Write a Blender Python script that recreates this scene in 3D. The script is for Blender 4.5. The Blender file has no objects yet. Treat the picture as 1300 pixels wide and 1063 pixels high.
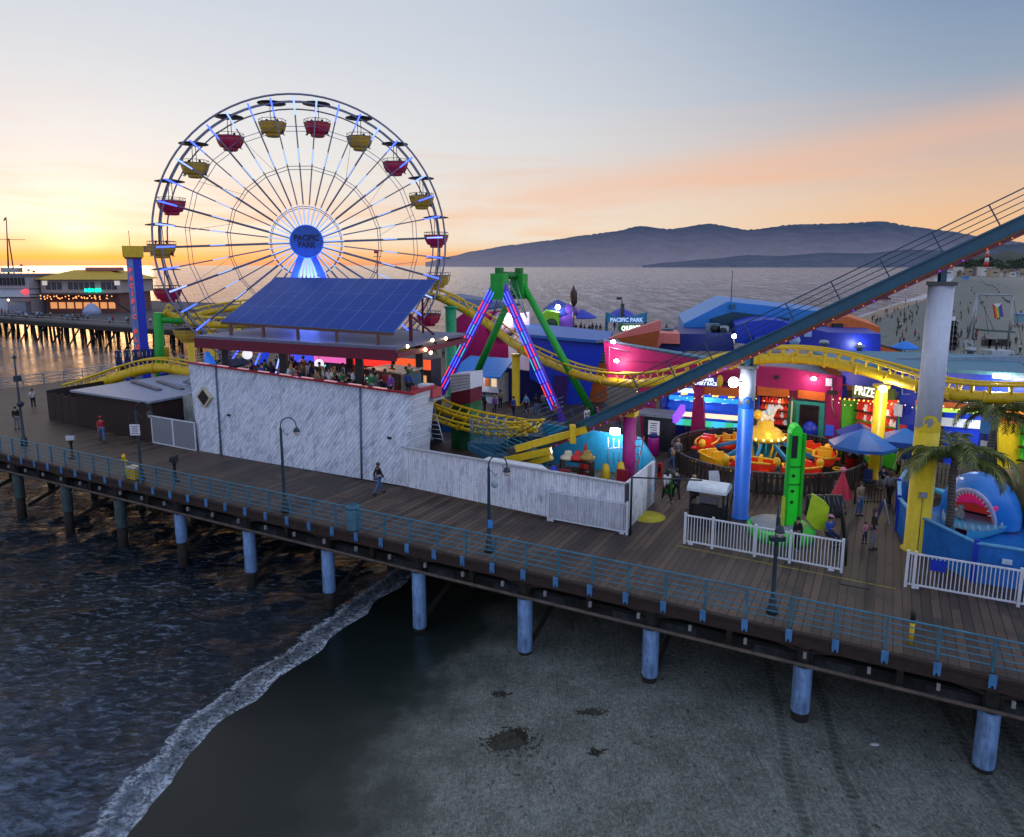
import bpy, bmesh, math, random
from math import sin, cos, tan, atan, atan2, pi, sqrt, radians, exp, floor
from mathutils import Vector, Matrix
random.seed(7)
SC = bpy.context.scene
COL = SC.collection
# ---------------------------------------------------------------- camera numbers (used to lay the place out in metres)
FOC, PITCH, PCX, PCY, CAMH = 900.0, atan(149.5/900.0), 650.0, 486.5, 12.0
def ray(x, y):
    a = (x-PCX)/FOC; b = (PCY-y)/FOC
    return Vector((a, cos(PITCH)+b*sin(PITCH), -sin(PITCH)+b*cos(PITCH)))
CAM = Vector((0, 0, CAMH))
def at(x, y, z=0.0):
    r = ray(x, y); return CAM + r*((z-CAMH)/r.z)
def atY(x, y, Y):
    r = ray(x, y); return CAM + r*(Y/r.y)
def vpl(A, B):
    A = Vector((A[0], A[1], 0)); B = Vector((B[0], B[1], 0)); d = B-A; n = Vector((-d.y, d.x, 0)).normalized()
    def f(x, y):
        r = ray(x, y); t = (A-CAM).dot(n)/r.dot(n); return CAM + r*t
    f.n = n if n.y > 0 else -n
    f.d = d.normalized()
    return f
TH = radians(-28)
PU = Vector((cos(TH), sin(TH), 0)); PV = Vector((-sin(TH), cos(TH), 0)); PO = Vector((0.32, 26.83, 0))
def P(u, v, z=0.0): return PO + PU*u + PV*v + Vector((0, 0, z))
def uv(p):
    d = Vector((p[0], p[1], 0)) - PO; return d.dot(PU), d.dot(PV)
def vpv(v): return vpl(P(0, v), P(1, v))
UP = Vector((0, 0, 1))
SEA = -4.6
# ---------------------------------------------------------------- materials
def lin(c):
    return tuple((x/12.92 if x <= .04045 else ((x+.055)/1.055)**2.4) for x in c[:3])
def rgb(r, g, b): return lin((r/255., g/255., b/255.))
MATS = {}
class NT:
    def __init__(s, m):
        s.t = m.node_tree; s.n = s.t.nodes; s.l = s.t.links
    def node(s, typ, **kw):
        nd = s.n.new(typ)
        for k, v in kw.items():
            if k.startswith('i_'):
                k2 = k[2:]; nd.inputs[int(k2) if k2.isdigit() else k2.replace('_', ' ')].default_value = v
            else: setattr(nd, k, v)
        return nd
    def link(s, a, b): s.l.new(a, b)
    def math(s, op, a, b=None, c=None, clamp=False):
        nd = s.n.new('ShaderNodeMath'); nd.operation = op; nd.use_clamp = clamp
        for i, x in enumerate((a, b, c)):
            if x is None: continue
            if isinstance(x, (int, float)): nd.inputs[i].default_value = x
            else: s.l.new(x, nd.inputs[i])
        return nd.outputs[0]
    def mix(s, fac, a, b, blend='MIX'):
        nd = s.n.new('ShaderNodeMix'); nd.data_type = 'RGBA'; nd.blend_type = blend
        for i, x in ((0, fac), (6, a), (7, b)):
            if isinstance(x, (int, float)): nd.inputs[i].default_value = x
            elif isinstance(x, (tuple, list)): nd.inputs[i].default_value = (*x[:3], 1)
            else: s.l.new(x, nd.inputs[i])
        return nd.outputs[2]
    def ramp(s, fac, stops, mode='LINEAR'):
        nd = s.n.new('ShaderNodeValToRGB'); cr = nd.color_ramp; cr.interpolation = mode
        while len(cr.elements) < len(stops): cr.elements.new(.5)
        for e, (p, c) in zip(cr.elements, stops):
            e.position = p; e.color = (*c[:3], 1) if not isinstance(c, (int, float)) else (c, c, c, 1)
        s.l.new(fac, nd.inputs[0]); return nd.outputs[0]
    def noise(s, vec, scale, detail=4, rough=.55, dist=0):
        nd = s.n.new('ShaderNodeTexNoise'); nd.inputs['Scale'].default_value = scale; nd.inputs['Detail'].default_value = detail
        nd.inputs['Roughness'].default_value = rough; nd.inputs['Distortion'].default_value = dist
        if vec is not None: s.l.new(vec, nd.inputs['Vector'])
        return nd.outputs[0]
    def pos(s): return s.n.new('ShaderNodeNewGeometry').outputs['Position']
    def obj(s): return s.n.new('ShaderNodeTexCoord').outputs['Object']
    def mapping(s, vec, rot=(0, 0, 0), scale=(1, 1, 1), loc=(0, 0, 0)):
        nd = s.n.new('ShaderNodeMapping'); nd.inputs['Rotation'].default_value = rot; nd.inputs['Scale'].default_value = scale
        nd.inputs['Location'].default_value = loc; s.l.new(vec, nd.inputs['Vector']); return nd.outputs[0]
    def bump(s, h, strength=.3, dist=.02, normal=None):
        nd = s.n.new('ShaderNodeBump'); nd.inputs['Strength'].default_value = strength; nd.inputs['Distance'].default_value = dist
        s.l.new(h, nd.inputs['Height'])
        if normal is not None: s.l.new(normal, nd.inputs['Normal'])
        return nd.outputs[0]
def base_mat(name):
    m = bpy.data.materials.new(name); m.use_nodes = True; t = NT(m)
    b = t.n['Principled BSDF']; return m, t, b
def M(name, c=None, rough=.55, metal=0., emit=None, es=0., var=.25, nscale=2.5, spec=.4, grime=.0, bump=.0):
    """painted / plain procedural material with uneven colour and roughness"""
    if name in MATS: return MATS[name]
    m, t, b = base_mat(name)
    b.inputs['Roughness'].default_value = rough; b.inputs['Metallic'].default_value = metal
    b.inputs['Specular IOR Level'].default_value = spec
    vec = t.obj()
    n = t.noise(vec, nscale, 5, .65)
    lo = tuple(x*(1-var) for x in c); hi = tuple(min(1, x*(1+var*.6)) for x in c)
    col = t.ramp(n, [(.3, lo), (.7, hi)])
    if grime:
        n2 = t.noise(t.mapping(vec, scale=(3, 3, .5)), nscale*1.3, 6, .7)
        col = t.mix(t.math('MULTIPLY', t.ramp(n2, [(.45, 0.), (.75, 1.)]), grime), col, (.02, .018, .015))
    t.link(col, b.inputs['Base Color'])
    r = t.math('MULTIPLY_ADD', n, .25, rough-.12); t.link(r, b.inputs['Roughness'])
    if bump: t.link(t.bump(n, bump, .02), b.inputs['Normal'])
    if emit:
        b.inputs['Emission Color'].default_value = (*emit, 1); b.inputs['Emission Strength'].default_value = es
    MATS[name] = m; return m
def E(name, c, s):
    if name in MATS: return MATS[name]
    m, t, b = base_mat(name); b.inputs['Base Color'].default_value = (*[x*.5 for x in c], 1)
    b.inputs['Emission Color'].default_value = (*c, 1); b.inputs['Emission Strength'].default_value = s
    MATS[name] = m; return m
# ---------------------------------------------------------------- mesh builder
class MB:
    def __init__(s): s.v = []; s.f = []; s.m = []; s.sm = []
    def add(s, vs, fs, m=0, smooth=False):
        o = len(s.v); s.v += [tuple(p) for p in vs]
        for f in fs: s.f.append([o+i for i in f]); s.m.append(m); s.sm.append(smooth)
        return s
    def poly(s, pts, m=0): return s.add(pts, [list(range(len(pts)))], m)
    def extr(s, pts, vec, m=0, m2=None):
        vec = Vector(vec); n = len(pts); pts = [Vector(p) for p in pts]
        nn = Vector((0, 0, 0))
        for i in range(n): nn += pts[i].cross(pts[(i+1) % n])
        if nn.dot(vec) > 0: pts = pts[::-1]
        vs = pts + [p+vec for p in pts]
        s.add(vs, [list(range(n))], m)
        s.add(vs, [list(range(2*n-1, n-1, -1))]+[[i, i+n, (i+1) % n+n, (i+1) % n] for i in range(n)], m if m2 is None else m2)
        return s
    def box(s, c, sz, rz=0., m=0, rot=None):
        c = Vector(c); R = rot if rot is not None else Matrix.Rotation(rz, 3, 'Z')
        h = Vector(sz)/2; vs = [c+R @ Vector((h.x*x, h.y*y, h.z*z)) for z in (-1, 1) for y in (-1, 1) for x in (-1, 1)]
        return s.add(vs, [[0, 2, 3, 1], [4, 5, 7, 6], [0, 1, 5, 4], [2, 6, 7, 3], [0, 4, 6, 2], [1, 3, 7, 5]], m)
    def bar(s, p, q, w, h, m=0, up=UP):
        p = Vector(p); q = Vector(q); d = (q-p); L = d.length
        if L < 1e-6: return s
        d /= L; x = d.cross(up)
        if x.length < 1e-4: x = d.cross(Vector((1, 0, 0)))
        x.normalize(); y = x.cross(d)
        R = Matrix((x, d, y)).transposed()
        return s.box((p+q)/2, (w, L, h), rot=R, m=m)
    def tube(s, pts, r, n=8, m=0, closed=False, cap=True, smooth=True):
        pts = [Vector(p) for p in pts]; N = len(pts)
        rs = r if isinstance(r, (list, tuple)) else [r]*N
        vs = []; prev = None
        for i in range(N):
            a = pts[(i-1) % N] if (closed or i > 0) else pts[i]; b = pts[(i+1) % N] if (closed or i < N-1) else pts[i]
            d = (b-a).normalized()
            if prev is None:
                x = d.cross(UP)
                if x.length < 1e-3: x = d.cross(Vector((1, 0, 0)))
            else:
                x = prev - d*prev.dot(d)
                if x.length < 1e-4: x = d.cross(UP)
            x.normalize(); prev = x; y = d.cross(x)
            for k in range(n):
                t = 2*pi*k/n; vs.append(pts[i]+(x*cos(t)+y*sin(t))*rs[i])
        fs = []
        for i in range(N if closed else N-1):
            for k in range(n):
                a = i*n+k; b = i*n+(k+1) % n; c = ((i+1) % N)*n+(k+1) % n; d = ((i+1) % N)*n+k
                fs.append([a, b, c, d])
        s.add(vs, fs, m, smooth)
        if cap and not closed:
            o = len(s.v)-N*n
            s.f += [[o+k for k in range(n)][::-1], [o+(N-1)*n+k for k in range(n)]]; s.m += [m, m]; s.sm += [False, False]
        return s
    def lathe(s, prof, c=(0, 0, 0), n=16, m=0, smooth=True, sx=1., sy=1., axis=None):
        c = Vector(c); vs = []; N = len(prof)
        R = axis.to_track_quat('Z', 'Y').to_matrix() if axis is not None else Matrix.Identity(3)
        for (r, z) in prof:
            for k in range(n):
                t = 2*pi*k/n; vs.append(c+R @ Vector((r*cos(t)*sx, r*sin(t)*sy, z)))
        fs = [[i*n+k, i*n+(k+1) % n, (i+1)*n+(k+1) % n, (i+1)*n+k] for i in range(N-1) for k in range(n)]
        s.add(vs, fs, m, smooth); o = len(s.v)-N*n
        if prof[0][0] > 1e-4: s.f.append([o+k for k in range(n)][::-1]); s.m.append(m); s.sm.append(False)
        if prof[-1][0] > 1e-4: s.f.append([o+(N-1)*n+k for k in range(n)]); s.m.append(m); s.sm.append(False)
        return s
    def ball(s, c, r, nu=10, nv=6, m=0, rot=None):
        c = Vector(c); r = Vector((r, r, r)) if isinstance(r, (int, float)) else Vector(r)
        R = rot if rot is not None else Matrix.Identity(3)
        vs = []
        for j in range(nv+1):
            ph = -pi/2+pi*j/nv
            for k in range(nu):
                t = 2*pi*k/nu; vs.append(c+R @ Vector((r.x*cos(ph)*cos(t), r.y*cos(ph)*sin(t), r.z*sin(ph))))
        return s.add(vs, [[j*nu+k, j*nu+(k+1) % nu, (j+1)*nu+(k+1) % nu, (j+1)*nu+k] for j in range(nv) for k in range(nu)], m, True)
    def build(s, name, mats, parent=None, local=False):
        mats = mats if isinstance(mats, (list, tuple)) else [mats]
        me = bpy.data.meshes.new(name)
        off = Vector((0, 0, 0)); loc = (0, 0, 0)
        if not local:
            if parent is not None: off = Vector(parent.get('_o', (0, 0, 0)))
            elif s.v:
                xs = [p[0] for p in s.v]; ys = [p[1] for p in s.v]; zs = [p[2] for p in s.v]
                off = Vector(((min(xs)+max(xs))/2, (min(ys)+max(ys))/2, min(zs))); loc = off
        me.from_pydata([tuple(Vector(p)-off) for p in s.v], [], s.f)
        for i, p in enumerate(me.polygons): p.material_index = s.m[i]; p.use_smooth = s.sm[i]
        for m in mats: me.materials.append(m)
        me.update()
        o = bpy.data.objects.new(name, me); COL.objects.link(o); o.location = loc
        if parent is not None: o.parent = parent
        o['_o'] = tuple(off); ALL.append(o)
        return o
ALL = []
def tag(o, label=None, cat=None, group=None, kind=None):
    if label: o['label'] = label
    if cat: o['category'] = cat
    if group: o['group'] = group
    if kind: o['kind'] = kind
    return o
def thing(name, label, cat, loc=(0, 0, 0), group=None):
    o = bpy.data.objects.new(name, None); COL.objects.link(o); o.location = loc; o['_o'] = tuple(loc)
    o.empty_display_size = .3; ALL.append(o)
    return tag(o, label, cat, group)
def copy_tree(o, parent=None):
    c = o.copy(); COL.objects.link(c); ALL.append(c)
    if parent is not None: c.parent = parent
    for ch in list(o.children): copy_tree(ch, c)
    return c
def lamp(name, parent, p, col, w, r=.12):
    d = bpy.data.lights.new(name, 'POINT'); d.color = col; d.energy = w; d.shadow_soft_size = r
    o = bpy.data.objects.new(name, d); COL.objects.link(o); o.parent = parent
    o.location = Vector(p)-Vector(parent['_o']); return o
def text(name, body, c, right, up, h, mat, parent, bold=.02, wid=None, depth=.02):
    cu = bpy.data.curves.new(name, 'FONT'); cu.body = body; cu.size = 1; cu.align_x = 'CENTER'; cu.align_y = 'CENTER'
    cu.offset = bold; cu.extrude = .01; cu.space_line = .85; cu.resolution_u = 2
    tmp = bpy.data.objects.new(name, cu); COL.objects.link(tmp)
    bpy.context.view_layer.update()
    me = bpy.data.meshes.new_from_object(tmp.evaluated_get(bpy.context.evaluated_depsgraph_get()))
    bpy.data.objects.remove(tmp)
    right = Vector(right).normalized(); up = Vector(up).normalized(); nn = right.cross(up)
    xs = [v.co.x for v in me.vertices]; ys = [v.co.y for v in me.vertices]
    cx = (min(xs)+max(xs))/2; cy = (min(ys)+max(ys))/2
    sy = h/(max(ys)-min(ys)); sx = sy if wid is None else wid/(max(xs)-min(xs))
    mb = MB()
    mb.add([Vector(c)+right*((v.co.x-cx)*sx)+up*((v.co.y-cy)*sy)+nn*(v.co.z*depth/.01) for v in me.vertices],
           [list(p.vertices) for p in me.polygons])
    return mb.build(name, mat, parent)
ORD = ['first', 'second', 'third', 'fourth', 'fifth', 'sixth', 'seventh', 'eighth', 'ninth', 'tenth', 'eleventh', 'twelfth',
       'thirteenth', 'fourteenth', 'fifteenth', 'sixteenth']
def arc(c, r, a0, a1, n, ex, ey):
    c = Vector(c); return [c+(ex*cos(a0+(a1-a0)*i/n)+ey*sin(a0+(a1-a0)*i/n))*r for i in range(n+1)]
def smooth_path(pts, sub=6):
    pts = [Vector(p) for p in pts]; out = []
    for i in range(len(pts)-1):
        p0 = pts[max(i-1, 0)]; p1 = pts[i]; p2 = pts[i+1]; p3 = pts[min(i+2, len(pts)-1)]
        for k in range(sub):
            t = k/sub
            out.append(.5*((2*p1)+(p2-p0)*t+(2*p0-5*p1+4*p2-p3)*t*t+(3*p1-p0-3*p2+p3)*t**3))
    out.append(pts[-1]); return out

# ================================================================ camera, world, sun
cd = bpy.data.cameras.new('camera'); cam = bpy.data.objects.new('camera', cd); COL.objects.link(cam)
cam.location = CAM; cam.rotation_euler = (pi/2-PITCH, 0, 0)
cd.sensor_width = 36; cd.lens = 900/1300*36; cd.shift_y = -45/1300; cd.clip_end = 60000; cd.clip_start = .3
SC.camera = cam
SC.view_settings.view_transform = 'Standard'; SC.view_settings.look = 'None'; SC.view_settings.exposure = 0
SC.cycles.use_denoising = True
SC.cycles.max_bounces = 6; SC.cycles.sample_clamp_indirect = 4
SC.cycles.caustics_reflective = False; SC.cycles.caustics_refractive = False

w = bpy.data.worlds.new('World'); SC.world = w; w.use_nodes = True
t = NT(w); bg = t.n['Background']
SAZ = radians(-31.0)
gen = t.n.new('ShaderNodeTexCoord').outputs['Generated']
sep = t.n.new('ShaderNodeSeparateXYZ'); t.link(gen, sep.inputs[0]); X, Y, Z = sep.outputs
hl = t.math('SQRT', t.math('ADD', t.math('MULTIPLY', X, X), t.math('MULTIPLY', Y, Y)))
hl = t.math('MAXIMUM', hl, .001)
ca = t.math('DIVIDE', t.math('ADD', t.math('MULTIPLY', X, sin(SAZ)), t.math('MULTIPLY', Y, cos(SAZ))), hl)
zz = t.math('MULTIPLY', Z, 2.0, clamp=True)
# soft banded haze that drifts the gradient height
strv = t.mapping(gen, scale=(2.2, 2.2, 26))
st = t.noise(strv, 1.6, 5, .55, .6)
zw = t.math('ADD', zz, t.math('MULTIPLY', t.math('SUBTRACT', st, .5), .05), clamp=True)
A = t.ramp(zw, [(0, rgb(232, 158, 120)), (.02, rgb(247, 178, 118)), (.045, rgb(240, 210, 172)), (.08, rgb(235, 227, 214)), (.13, rgb(232, 228, 220)), (.34, rgb(222, 224, 228)), (.62, rgb(202, 210, 222)), (1, rgb(205, 205, 214))])
B = t.ramp(zw, [(0, rgb(222, 165, 125)), (.09, rgb(240, 192, 146)), (.17, rgb(228, 190, 160)), (.27, rgb(196, 180, 174)), (.42, rgb(150, 165, 186)), (.66, rgb(112, 140, 176)), (.8, rgb(112, 140, 180)), (1, rgb(190, 194, 210))])  # top stops of A and B raised: unseen overhead sky as extra fill
Cc = t.ramp(zw, [(0, rgb(150, 158, 190)), (.15, rgb(176, 188, 222)), (.45, rgb(168, 188, 228)), (1, rgb(150, 172, 214))])
Cc = t.mix(1., Cc, (1.95, 1.78, 1.58), 'MULTIPLY')  # unseen sky behind the viewer brightened as ambient fill
def mr(x, a, b):
    nd = t.n.new('ShaderNodeMapRange'); nd.interpolation_type = 'SMOOTHSTEP'; nd.inputs[1].default_value = a; nd.inputs[2].default_value = b
    t.link(x, nd.inputs[0]); return nd.outputs[0]
sky = t.mix(mr(ca, -.35, .42), Cc, B)
sky = t.mix(mr(ca, .40, 1.0), sky, A)
# pink-orange cloud streaks
cl = t.noise(t.mapping(gen, rot=(0, radians(5), 0), scale=(1.6, 1.6, 17), loc=(.3, 0, 0)), 1.5, 6, .6, .4)
clm = t.math('MULTIPLY', t.ramp(cl, [(.46, 0.), (.66, 1.)]), t.ramp(zz, [(.01, 0.), (.05, .8), (.22, .6), (.36, .25), (.46, .0)]))
clm = t.math('MULTIPLY', clm, mr(ca, .1, .6))
sky = t.mix(t.math('MULTIPLY', clm, .75), sky, t.ramp(zz, [(0, rgb(252, 165, 90)), (.1, rgb(246, 186, 140)), (.3, rgb(232, 190, 172))]))
ctr = t.math('MULTIPLY_ADD', X, .27, .165)
dv = t.math('DIVIDE', t.math('SUBTRACT', t.math('ADD', zz, t.math('MULTIPLY', t.math('SUBTRACT', cl, .5), .10)), ctr), .055)
pk = t.math('MULTIPLY', t.math('POWER', 2.718, t.math('MULTIPLY', t.math('MULTIPLY', dv, dv), -1.)), t.math('MULTIPLY', mr(X, -.15, .12), mr(Y, .2, .6)))
sky = t.mix(t.math('MULTIPLY', pk, .42), sky, rgb(244, 186, 152))
# glow round the sun behind the haze
sd = Vector((sin(SAZ), cos(SAZ), .035)).normalized()
dp = t.n.new('ShaderNodeVectorMath'); dp.operation = 'DOT_PRODUCT'; nrm = t.n.new('ShaderNodeVectorMath'); nrm.operation = 'NORMALIZE'
t.link(gen, nrm.inputs[0]); t.link(nrm.outputs[0], dp.inputs[0]); dp.inputs[1].default_value = sd
dd = t.math('MAXIMUM', dp.outputs['Value'], 0.)
g1 = t.math('POWER', dd, 2600.); g2 = t.math('POWER', dd, 500.); g3 = t.math('POWER', dd, 28.)
low = t.ramp(zz, [(0, .12), (.014, .3), (.05, 1.), (.14, 1.), (.5, .5)])
def addc(a, fac, c): return t.mix(1., a, t.mix(fac, (0, 0, 0), c), 'ADD')
sky = addc(sky, t.math('MULTIPLY', g3, low), (.045, .043, .036))
sky = addc(sky, t.math('MULTIPLY', g2, low), (.15, .13, .06))
sky = addc(sky, t.math('MULTIPLY', g1, low), (.35, .30, .16))
# golden line lying on the horizon under the sun
band = t.math('MULTIPLY', t.ramp(zz, [(.006, 0.), (.018, 1.), (.034, .4), (.055, 0.)]), t.math('POWER', dd, 70.))
band = t.math('MULTIPLY', band, t.math('MULTIPLY_ADD', st, 1.0, .35))
sky = t.mix(t.math('MULTIPLY', band, .75), sky, rgb(255, 176, 30))
nis = t.n.new('ShaderNodeTexSky'); nis.sky_type = 'NISHITA'; nis.sun_disc = False; nis.sun_elevation = radians(2.0); nis.sun_rotation = SAZ
sky = t.mix(1., sky, t.mix(.012, (0, 0, 0), nis.outputs[0]), 'ADD')
t.link(sky, bg.inputs['Color']); bg.inputs['Strength'].default_value = 1.0
sl = bpy.data.lights.new('sun', 'SUN'); sl.energy = .12; sl.angle = radians(9); sl.color = (1, .55, .25)
so = bpy.data.objects.new('sun', sl); COL.objects.link(so)
so.rotation_euler = Vector((-sin(SAZ), -cos(SAZ), -.04)).to_track_quat('-Z', 'Y').to_euler()

# ================================================================ terrain
SHP = [(-60, -20), (5, -13.2), (at(222, 985, SEA).y, at(222, 985, SEA).x), (at(332, 880, SEA).y, at(332, 880, SEA).x), (at(452, 785, SEA).y, at(452, 785, SEA).x),
       (60, 6), (120, 44), (223, 107.6), (500, 300), (1532, 900), (4000, 2300), (9000, 5200)]
def shx(y):
    for i in range(len(SHP)-1):
        if y <= SHP[i+1][0] or i == len(SHP)-2:
            (a, xa), (b, xb) = SHP[i], SHP[i+1]
            return xa+(xb-xa)*(y-a)/(b-a)
def sdist(x, y): # metres inland from the waterline
    k = .98 if y < 34 else .86
    return (x-shx(y))*k + .16*sin(y*.6)*(1 if y < 60 else 0) + .10*sin(y*1.9+1)
def sandz(x, y):
    s = sdist(x, y)
    if s < 0: return SEA+max(-6, .06*s)
    return SEA+min(1.0, .058*s)+min(2.5, max(0, s-60)*.004)
def grid(xs, ys, zf):
    vs = [(x, y, zf(x, y)) for y in ys for x in xs]; n = len(xs)
    fs = [[j*n+i, j*n+i+1, (j+1)*n+i+1, (j+1)*n+i] for j in range(len(ys)-1) for i in range(n-1)]
    return vs, fs
def axis(a, b, step, lo, hi, g=1.25):
    out = []; x = a
    while x <= b: out.append(x); x += step
    s = step; x = out[-1]
    while x < hi: s *= g; x += s; out.append(x)
    s = step; x = out[0]; pre = []
    while x > lo: s *= g; x -= s; pre.append(x)
    return pre[::-1]+out
def attr_s(o, w=None):
    me = o.data; a = me.attributes.new('inland', 'FLOAT', 'POINT')
    lx, ly, _ = o.location
    for i, v in enumerate(me.vertices): a.data[i].value = max(-60, min(60, sdist(v.co.x+lx, v.co.y+ly)))
bx = axis(-16, 34, .5, -16, 9000); by = axis(4, 44, .5, -40, 12000)
vs, fs = grid(bx, by, sandz)
# sand
m, t, b = base_mat('beach_sand'); pos = t.pos()
at_ = t.n.new('ShaderNodeAttribute'); at_.attribute_name = 'inland'; S = at_.outputs['Fac']
nb = t.noise(pos, .6, 5, .6); nf = t.noise(pos, 5., 6, .7); nst = t.noise(t.mapping(pos, rot=(0, 0, radians(-24)), scale=(5.5, .35, 1)), 1.5, 5, .72)
trk = t.noise(t.mapping(pos, rot=(0, 0, radians(38)), scale=(9, 1.2, 1)), 1.6, 4, .7)
spk = t.noise(pos, 7.5, 3, .6)
nff = t.noise(t.mapping(pos, scale=(1, .6, 1)), 16., 5, .75)
dry = t.ramp(t.math('ADD', t.math('MULTIPLY', nb, .22), t.math('ADD', t.math('ADD', t.math('MULTIPLY', nf, .22), t.math('MULTIPLY', trk, .12)), t.math('MULTIPLY', nff, .44))), [(.36, (.030, .034, .031)), (.48, (.115, .128, .114)), (.61, (.27, .285, .258))])
dry = t.mix(t.math('MULTIPLY', t.ramp(nst, [(.54, 0.), (.70, 1.)]), .45), dry, (.035, .04, .036))
dry = t.mix(t.math('MULTIPLY', t.ramp(spk, [(.64, 0.), (.70, 1.)]), .75), dry, (.015, .016, .014))
dry = t.mix(t.ramp(t.math('DIVIDE', S, 60.), [(.5, 0.), (.95, .8)]), dry, (.30, .265, .235))
sn = t.math('ADD', S, t.math('MULTIPLY', t.math('SUBTRACT', nb, .5), 4.0))
wet = t.ramp(t.math('DIVIDE', sn, 20.), [(.30, 1.), (.50, 0.)])
col = t.mix(wet, dry, t.ramp(t.math('DIVIDE', sn, 20.), [(.0, (.006, .010, .010)), (.22, (.010, .016, .015)), (.45, (.048, .058, .052))]))
vor = t.n.new('ShaderNodeTexVoronoi'); t.link(t.mapping(pos, rot=(0, 0, .5), scale=(1, .6, 1)), vor.inputs['Vector']); vor.inputs['Scale'].default_value = 2.6
foot = t.math('MULTIPLY', t.ramp(vor.outputs['Distance'], [(.07, 1.), (.15, 0.)]), t.ramp(t.noise(pos, .35, 3, .5), [(.50, 0.), (.58, 1.)]))
dsp = t.n.new('ShaderNodeSeparateXYZ'); t.link(t.mapping(pos, rot=(0, 0, radians(14))), dsp.inputs[0])
wob = t.math('MULTIPLY', t.math('SUBTRACT', t.noise(t.mapping(pos, scale=(.0, .12, 0)), 1., 2, .5), .5), 1.6)
tx = t.math('ADD', dsp.outputs[0], wob)
tyre = 0.
for tc in (3.6, 5.2, 9.4, 11.0):
    li = t.ramp(t.math('ABSOLUTE', t.math('SUBTRACT', tx, tc)), [(.10, 1.), (.19, 0.)])
    tyre = li if tyre == 0. else t.math('MAXIMUM', tyre, li)
tyre = t.math('MULTIPLY', tyre, t.ramp(t.math('FRACT', t.math('MULTIPLY', dsp.outputs[1], 4.)), [(.35, .35), (.65, 1.)]))
marks = t.math('MULTIPLY', t.math('MAXIMUM', t.math('MULTIPLY', foot, .8), t.math('MULTIPLY', tyre, .55)), t.math('SUBTRACT', 1., wet))
col = t.mix(marks, col, (.03, .034, .032))
kz = t.math('MULTIPLY', t.ramp(t.noise(t.mapping(pos, scale=(1., 1.6, 1)), 1.7, 7, .75, .8), [(.61, 0.), (.66, 1.)]), t.ramp(t.math('DIVIDE', sn, 20.), [(.3, 0.), (.42, 1.)]))
col = t.mix(t.math('MULTIPLY', kz, .8), col, (.02, .022, .018))
t.link(col, b.inputs['Base Color'])
t.link(t.math('MULTIPLY_ADD', wet, -.60, .9), b.inputs['Roughness']); t.link(t.math('MULTIPLY_ADD', wet, -.16, .36), b.inputs['Specular IOR Level'])
hb = t.math('ADD', t.math('MULTIPLY', marks, -.9), t.math('ADD', nf, t.math('MULTIPLY', nst, .8)))
bn = t.n.new('ShaderNodeBump'); t.link(hb, bn.inputs['Height']); bn.inputs['Distance'].default_value = .09
t.link(t.math('MULTIPLY_ADD', wet, -.93, .95), bn.inputs['Strength']); t.link(bn.outputs[0], b.inputs['Normal'])
sand = MB().add(vs, fs, 0, True).build('beach_sand', m); attr_s(sand); tag(sand, 'grey beach sand running from the dark wet edge under the pier', None, None, 'structure')
# water: one sheet to the horizon, real ripples near the pier, shaded ripples beyond
from mathutils import noise as mn
def wz(x, y):
    d = sqrt(x*x+y*y); a = max(0, 1-d/140.)
    s = sdist(x, y); a *= max(.15, min(1, -s/6.))
    if a <= 0: return SEA
    h = mn.noise(Vector((x*.30+y*.12, y*.5-x*.1, 0)))*.26+mn.noise(Vector((x*.9+y*.3, y*1.3, 3.1)))*.10+mn.noise(Vector((x*2.1, y*2.6, 7.7)))*.04
    return SEA+h*a*(.75+.5*mn.noise(Vector((x*.06, y*.06, 9)))) + (.14*exp(-((s+1.1)/.4)**2) if y < 45 else 0)
wx = axis(-62, 10, .45, -12000, 12000, 1.22); wy = axis(8, 95, .45, -60, 30000, 1.22)
vs, fs = grid(wx, wy, wz)
m, t, b = base_mat('sea_water'); pos = t.pos()
at_ = t.n.new('ShaderNodeAttribute'); at_.attribute_name = 'inland'; S = at_.outputs['Fac']
n1 = t.noise(t.mapping(pos, rot=(0, 0, radians(25)), scale=(1, 2.0, 1)), 1.7, 6, .66, .6)
n2 = t.noise(t.mapping(pos, rot=(0, 0, radians(-10)), scale=(.45, 1.2, 1)), .11, 4, .6, .3)
n3 = t.noise(t.mapping(pos, scale=(.35, 1.1, 1)), .012, 5, .6)
h = t.math('ADD', t.math('MULTIPLY', n1, .45), t.math('ADD', t.math('MULTIPLY', n2, 2.0), t.math('MULTIPLY', n3, 10.)))
n4 = t.noise(t.mapping(pos, rot=(0, 0, radians(4)), scale=(.14, .035, 1)), 1., 4, .6)
h = t.math('ADD', h, t.math('MULTIPLY', n4, 3.2))
t.link(t.bump(h, .6, 1.0), b.inputs['Normal'])
fz = t.noise(t.mapping(pos, scale=(1.5, 1.5, 1)), 1.5, 7, .72, 1.2)
fn = t.noise(pos, 9., 5, .7)
edge = t.math('ADD', S, t.math('ADD', t.math('MULTIPLY', t.math('SUBTRACT', fz, .5), 1.5), t.math('MULTIPLY', t.math('SUBTRACT', n2, .5), 1.4)))
lead = t.ramp(t.math('MULTIPLY_ADD', edge, .1, .5), [(.36, 0.), (.385, .95), (.405, .18), (.455, .38), (.5, .85)])
lead = t.math('MULTIPLY', lead, t.ramp(t.math('ADD', t.math('MULTIPLY', fn, .6), t.math('MULTIPLY', fz, .4)), [(.40, 0.), (.60, 1.)]))
far = t.math('MULTIPLY', t.ramp(fz, [(.63, 0.), (.74, .35)]), t.ramp(t.math('MULTIPLY_ADD', S, .02, 1.), [(.55, 0.), (.85, 1.)]))
foam = t.math('MAXIMUM', lead, far)
body = t.mix(t.ramp(n4, [(.38, 0.), (.62, 1.)]), (.003, .007, .010), (.010, .017, .026))
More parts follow.
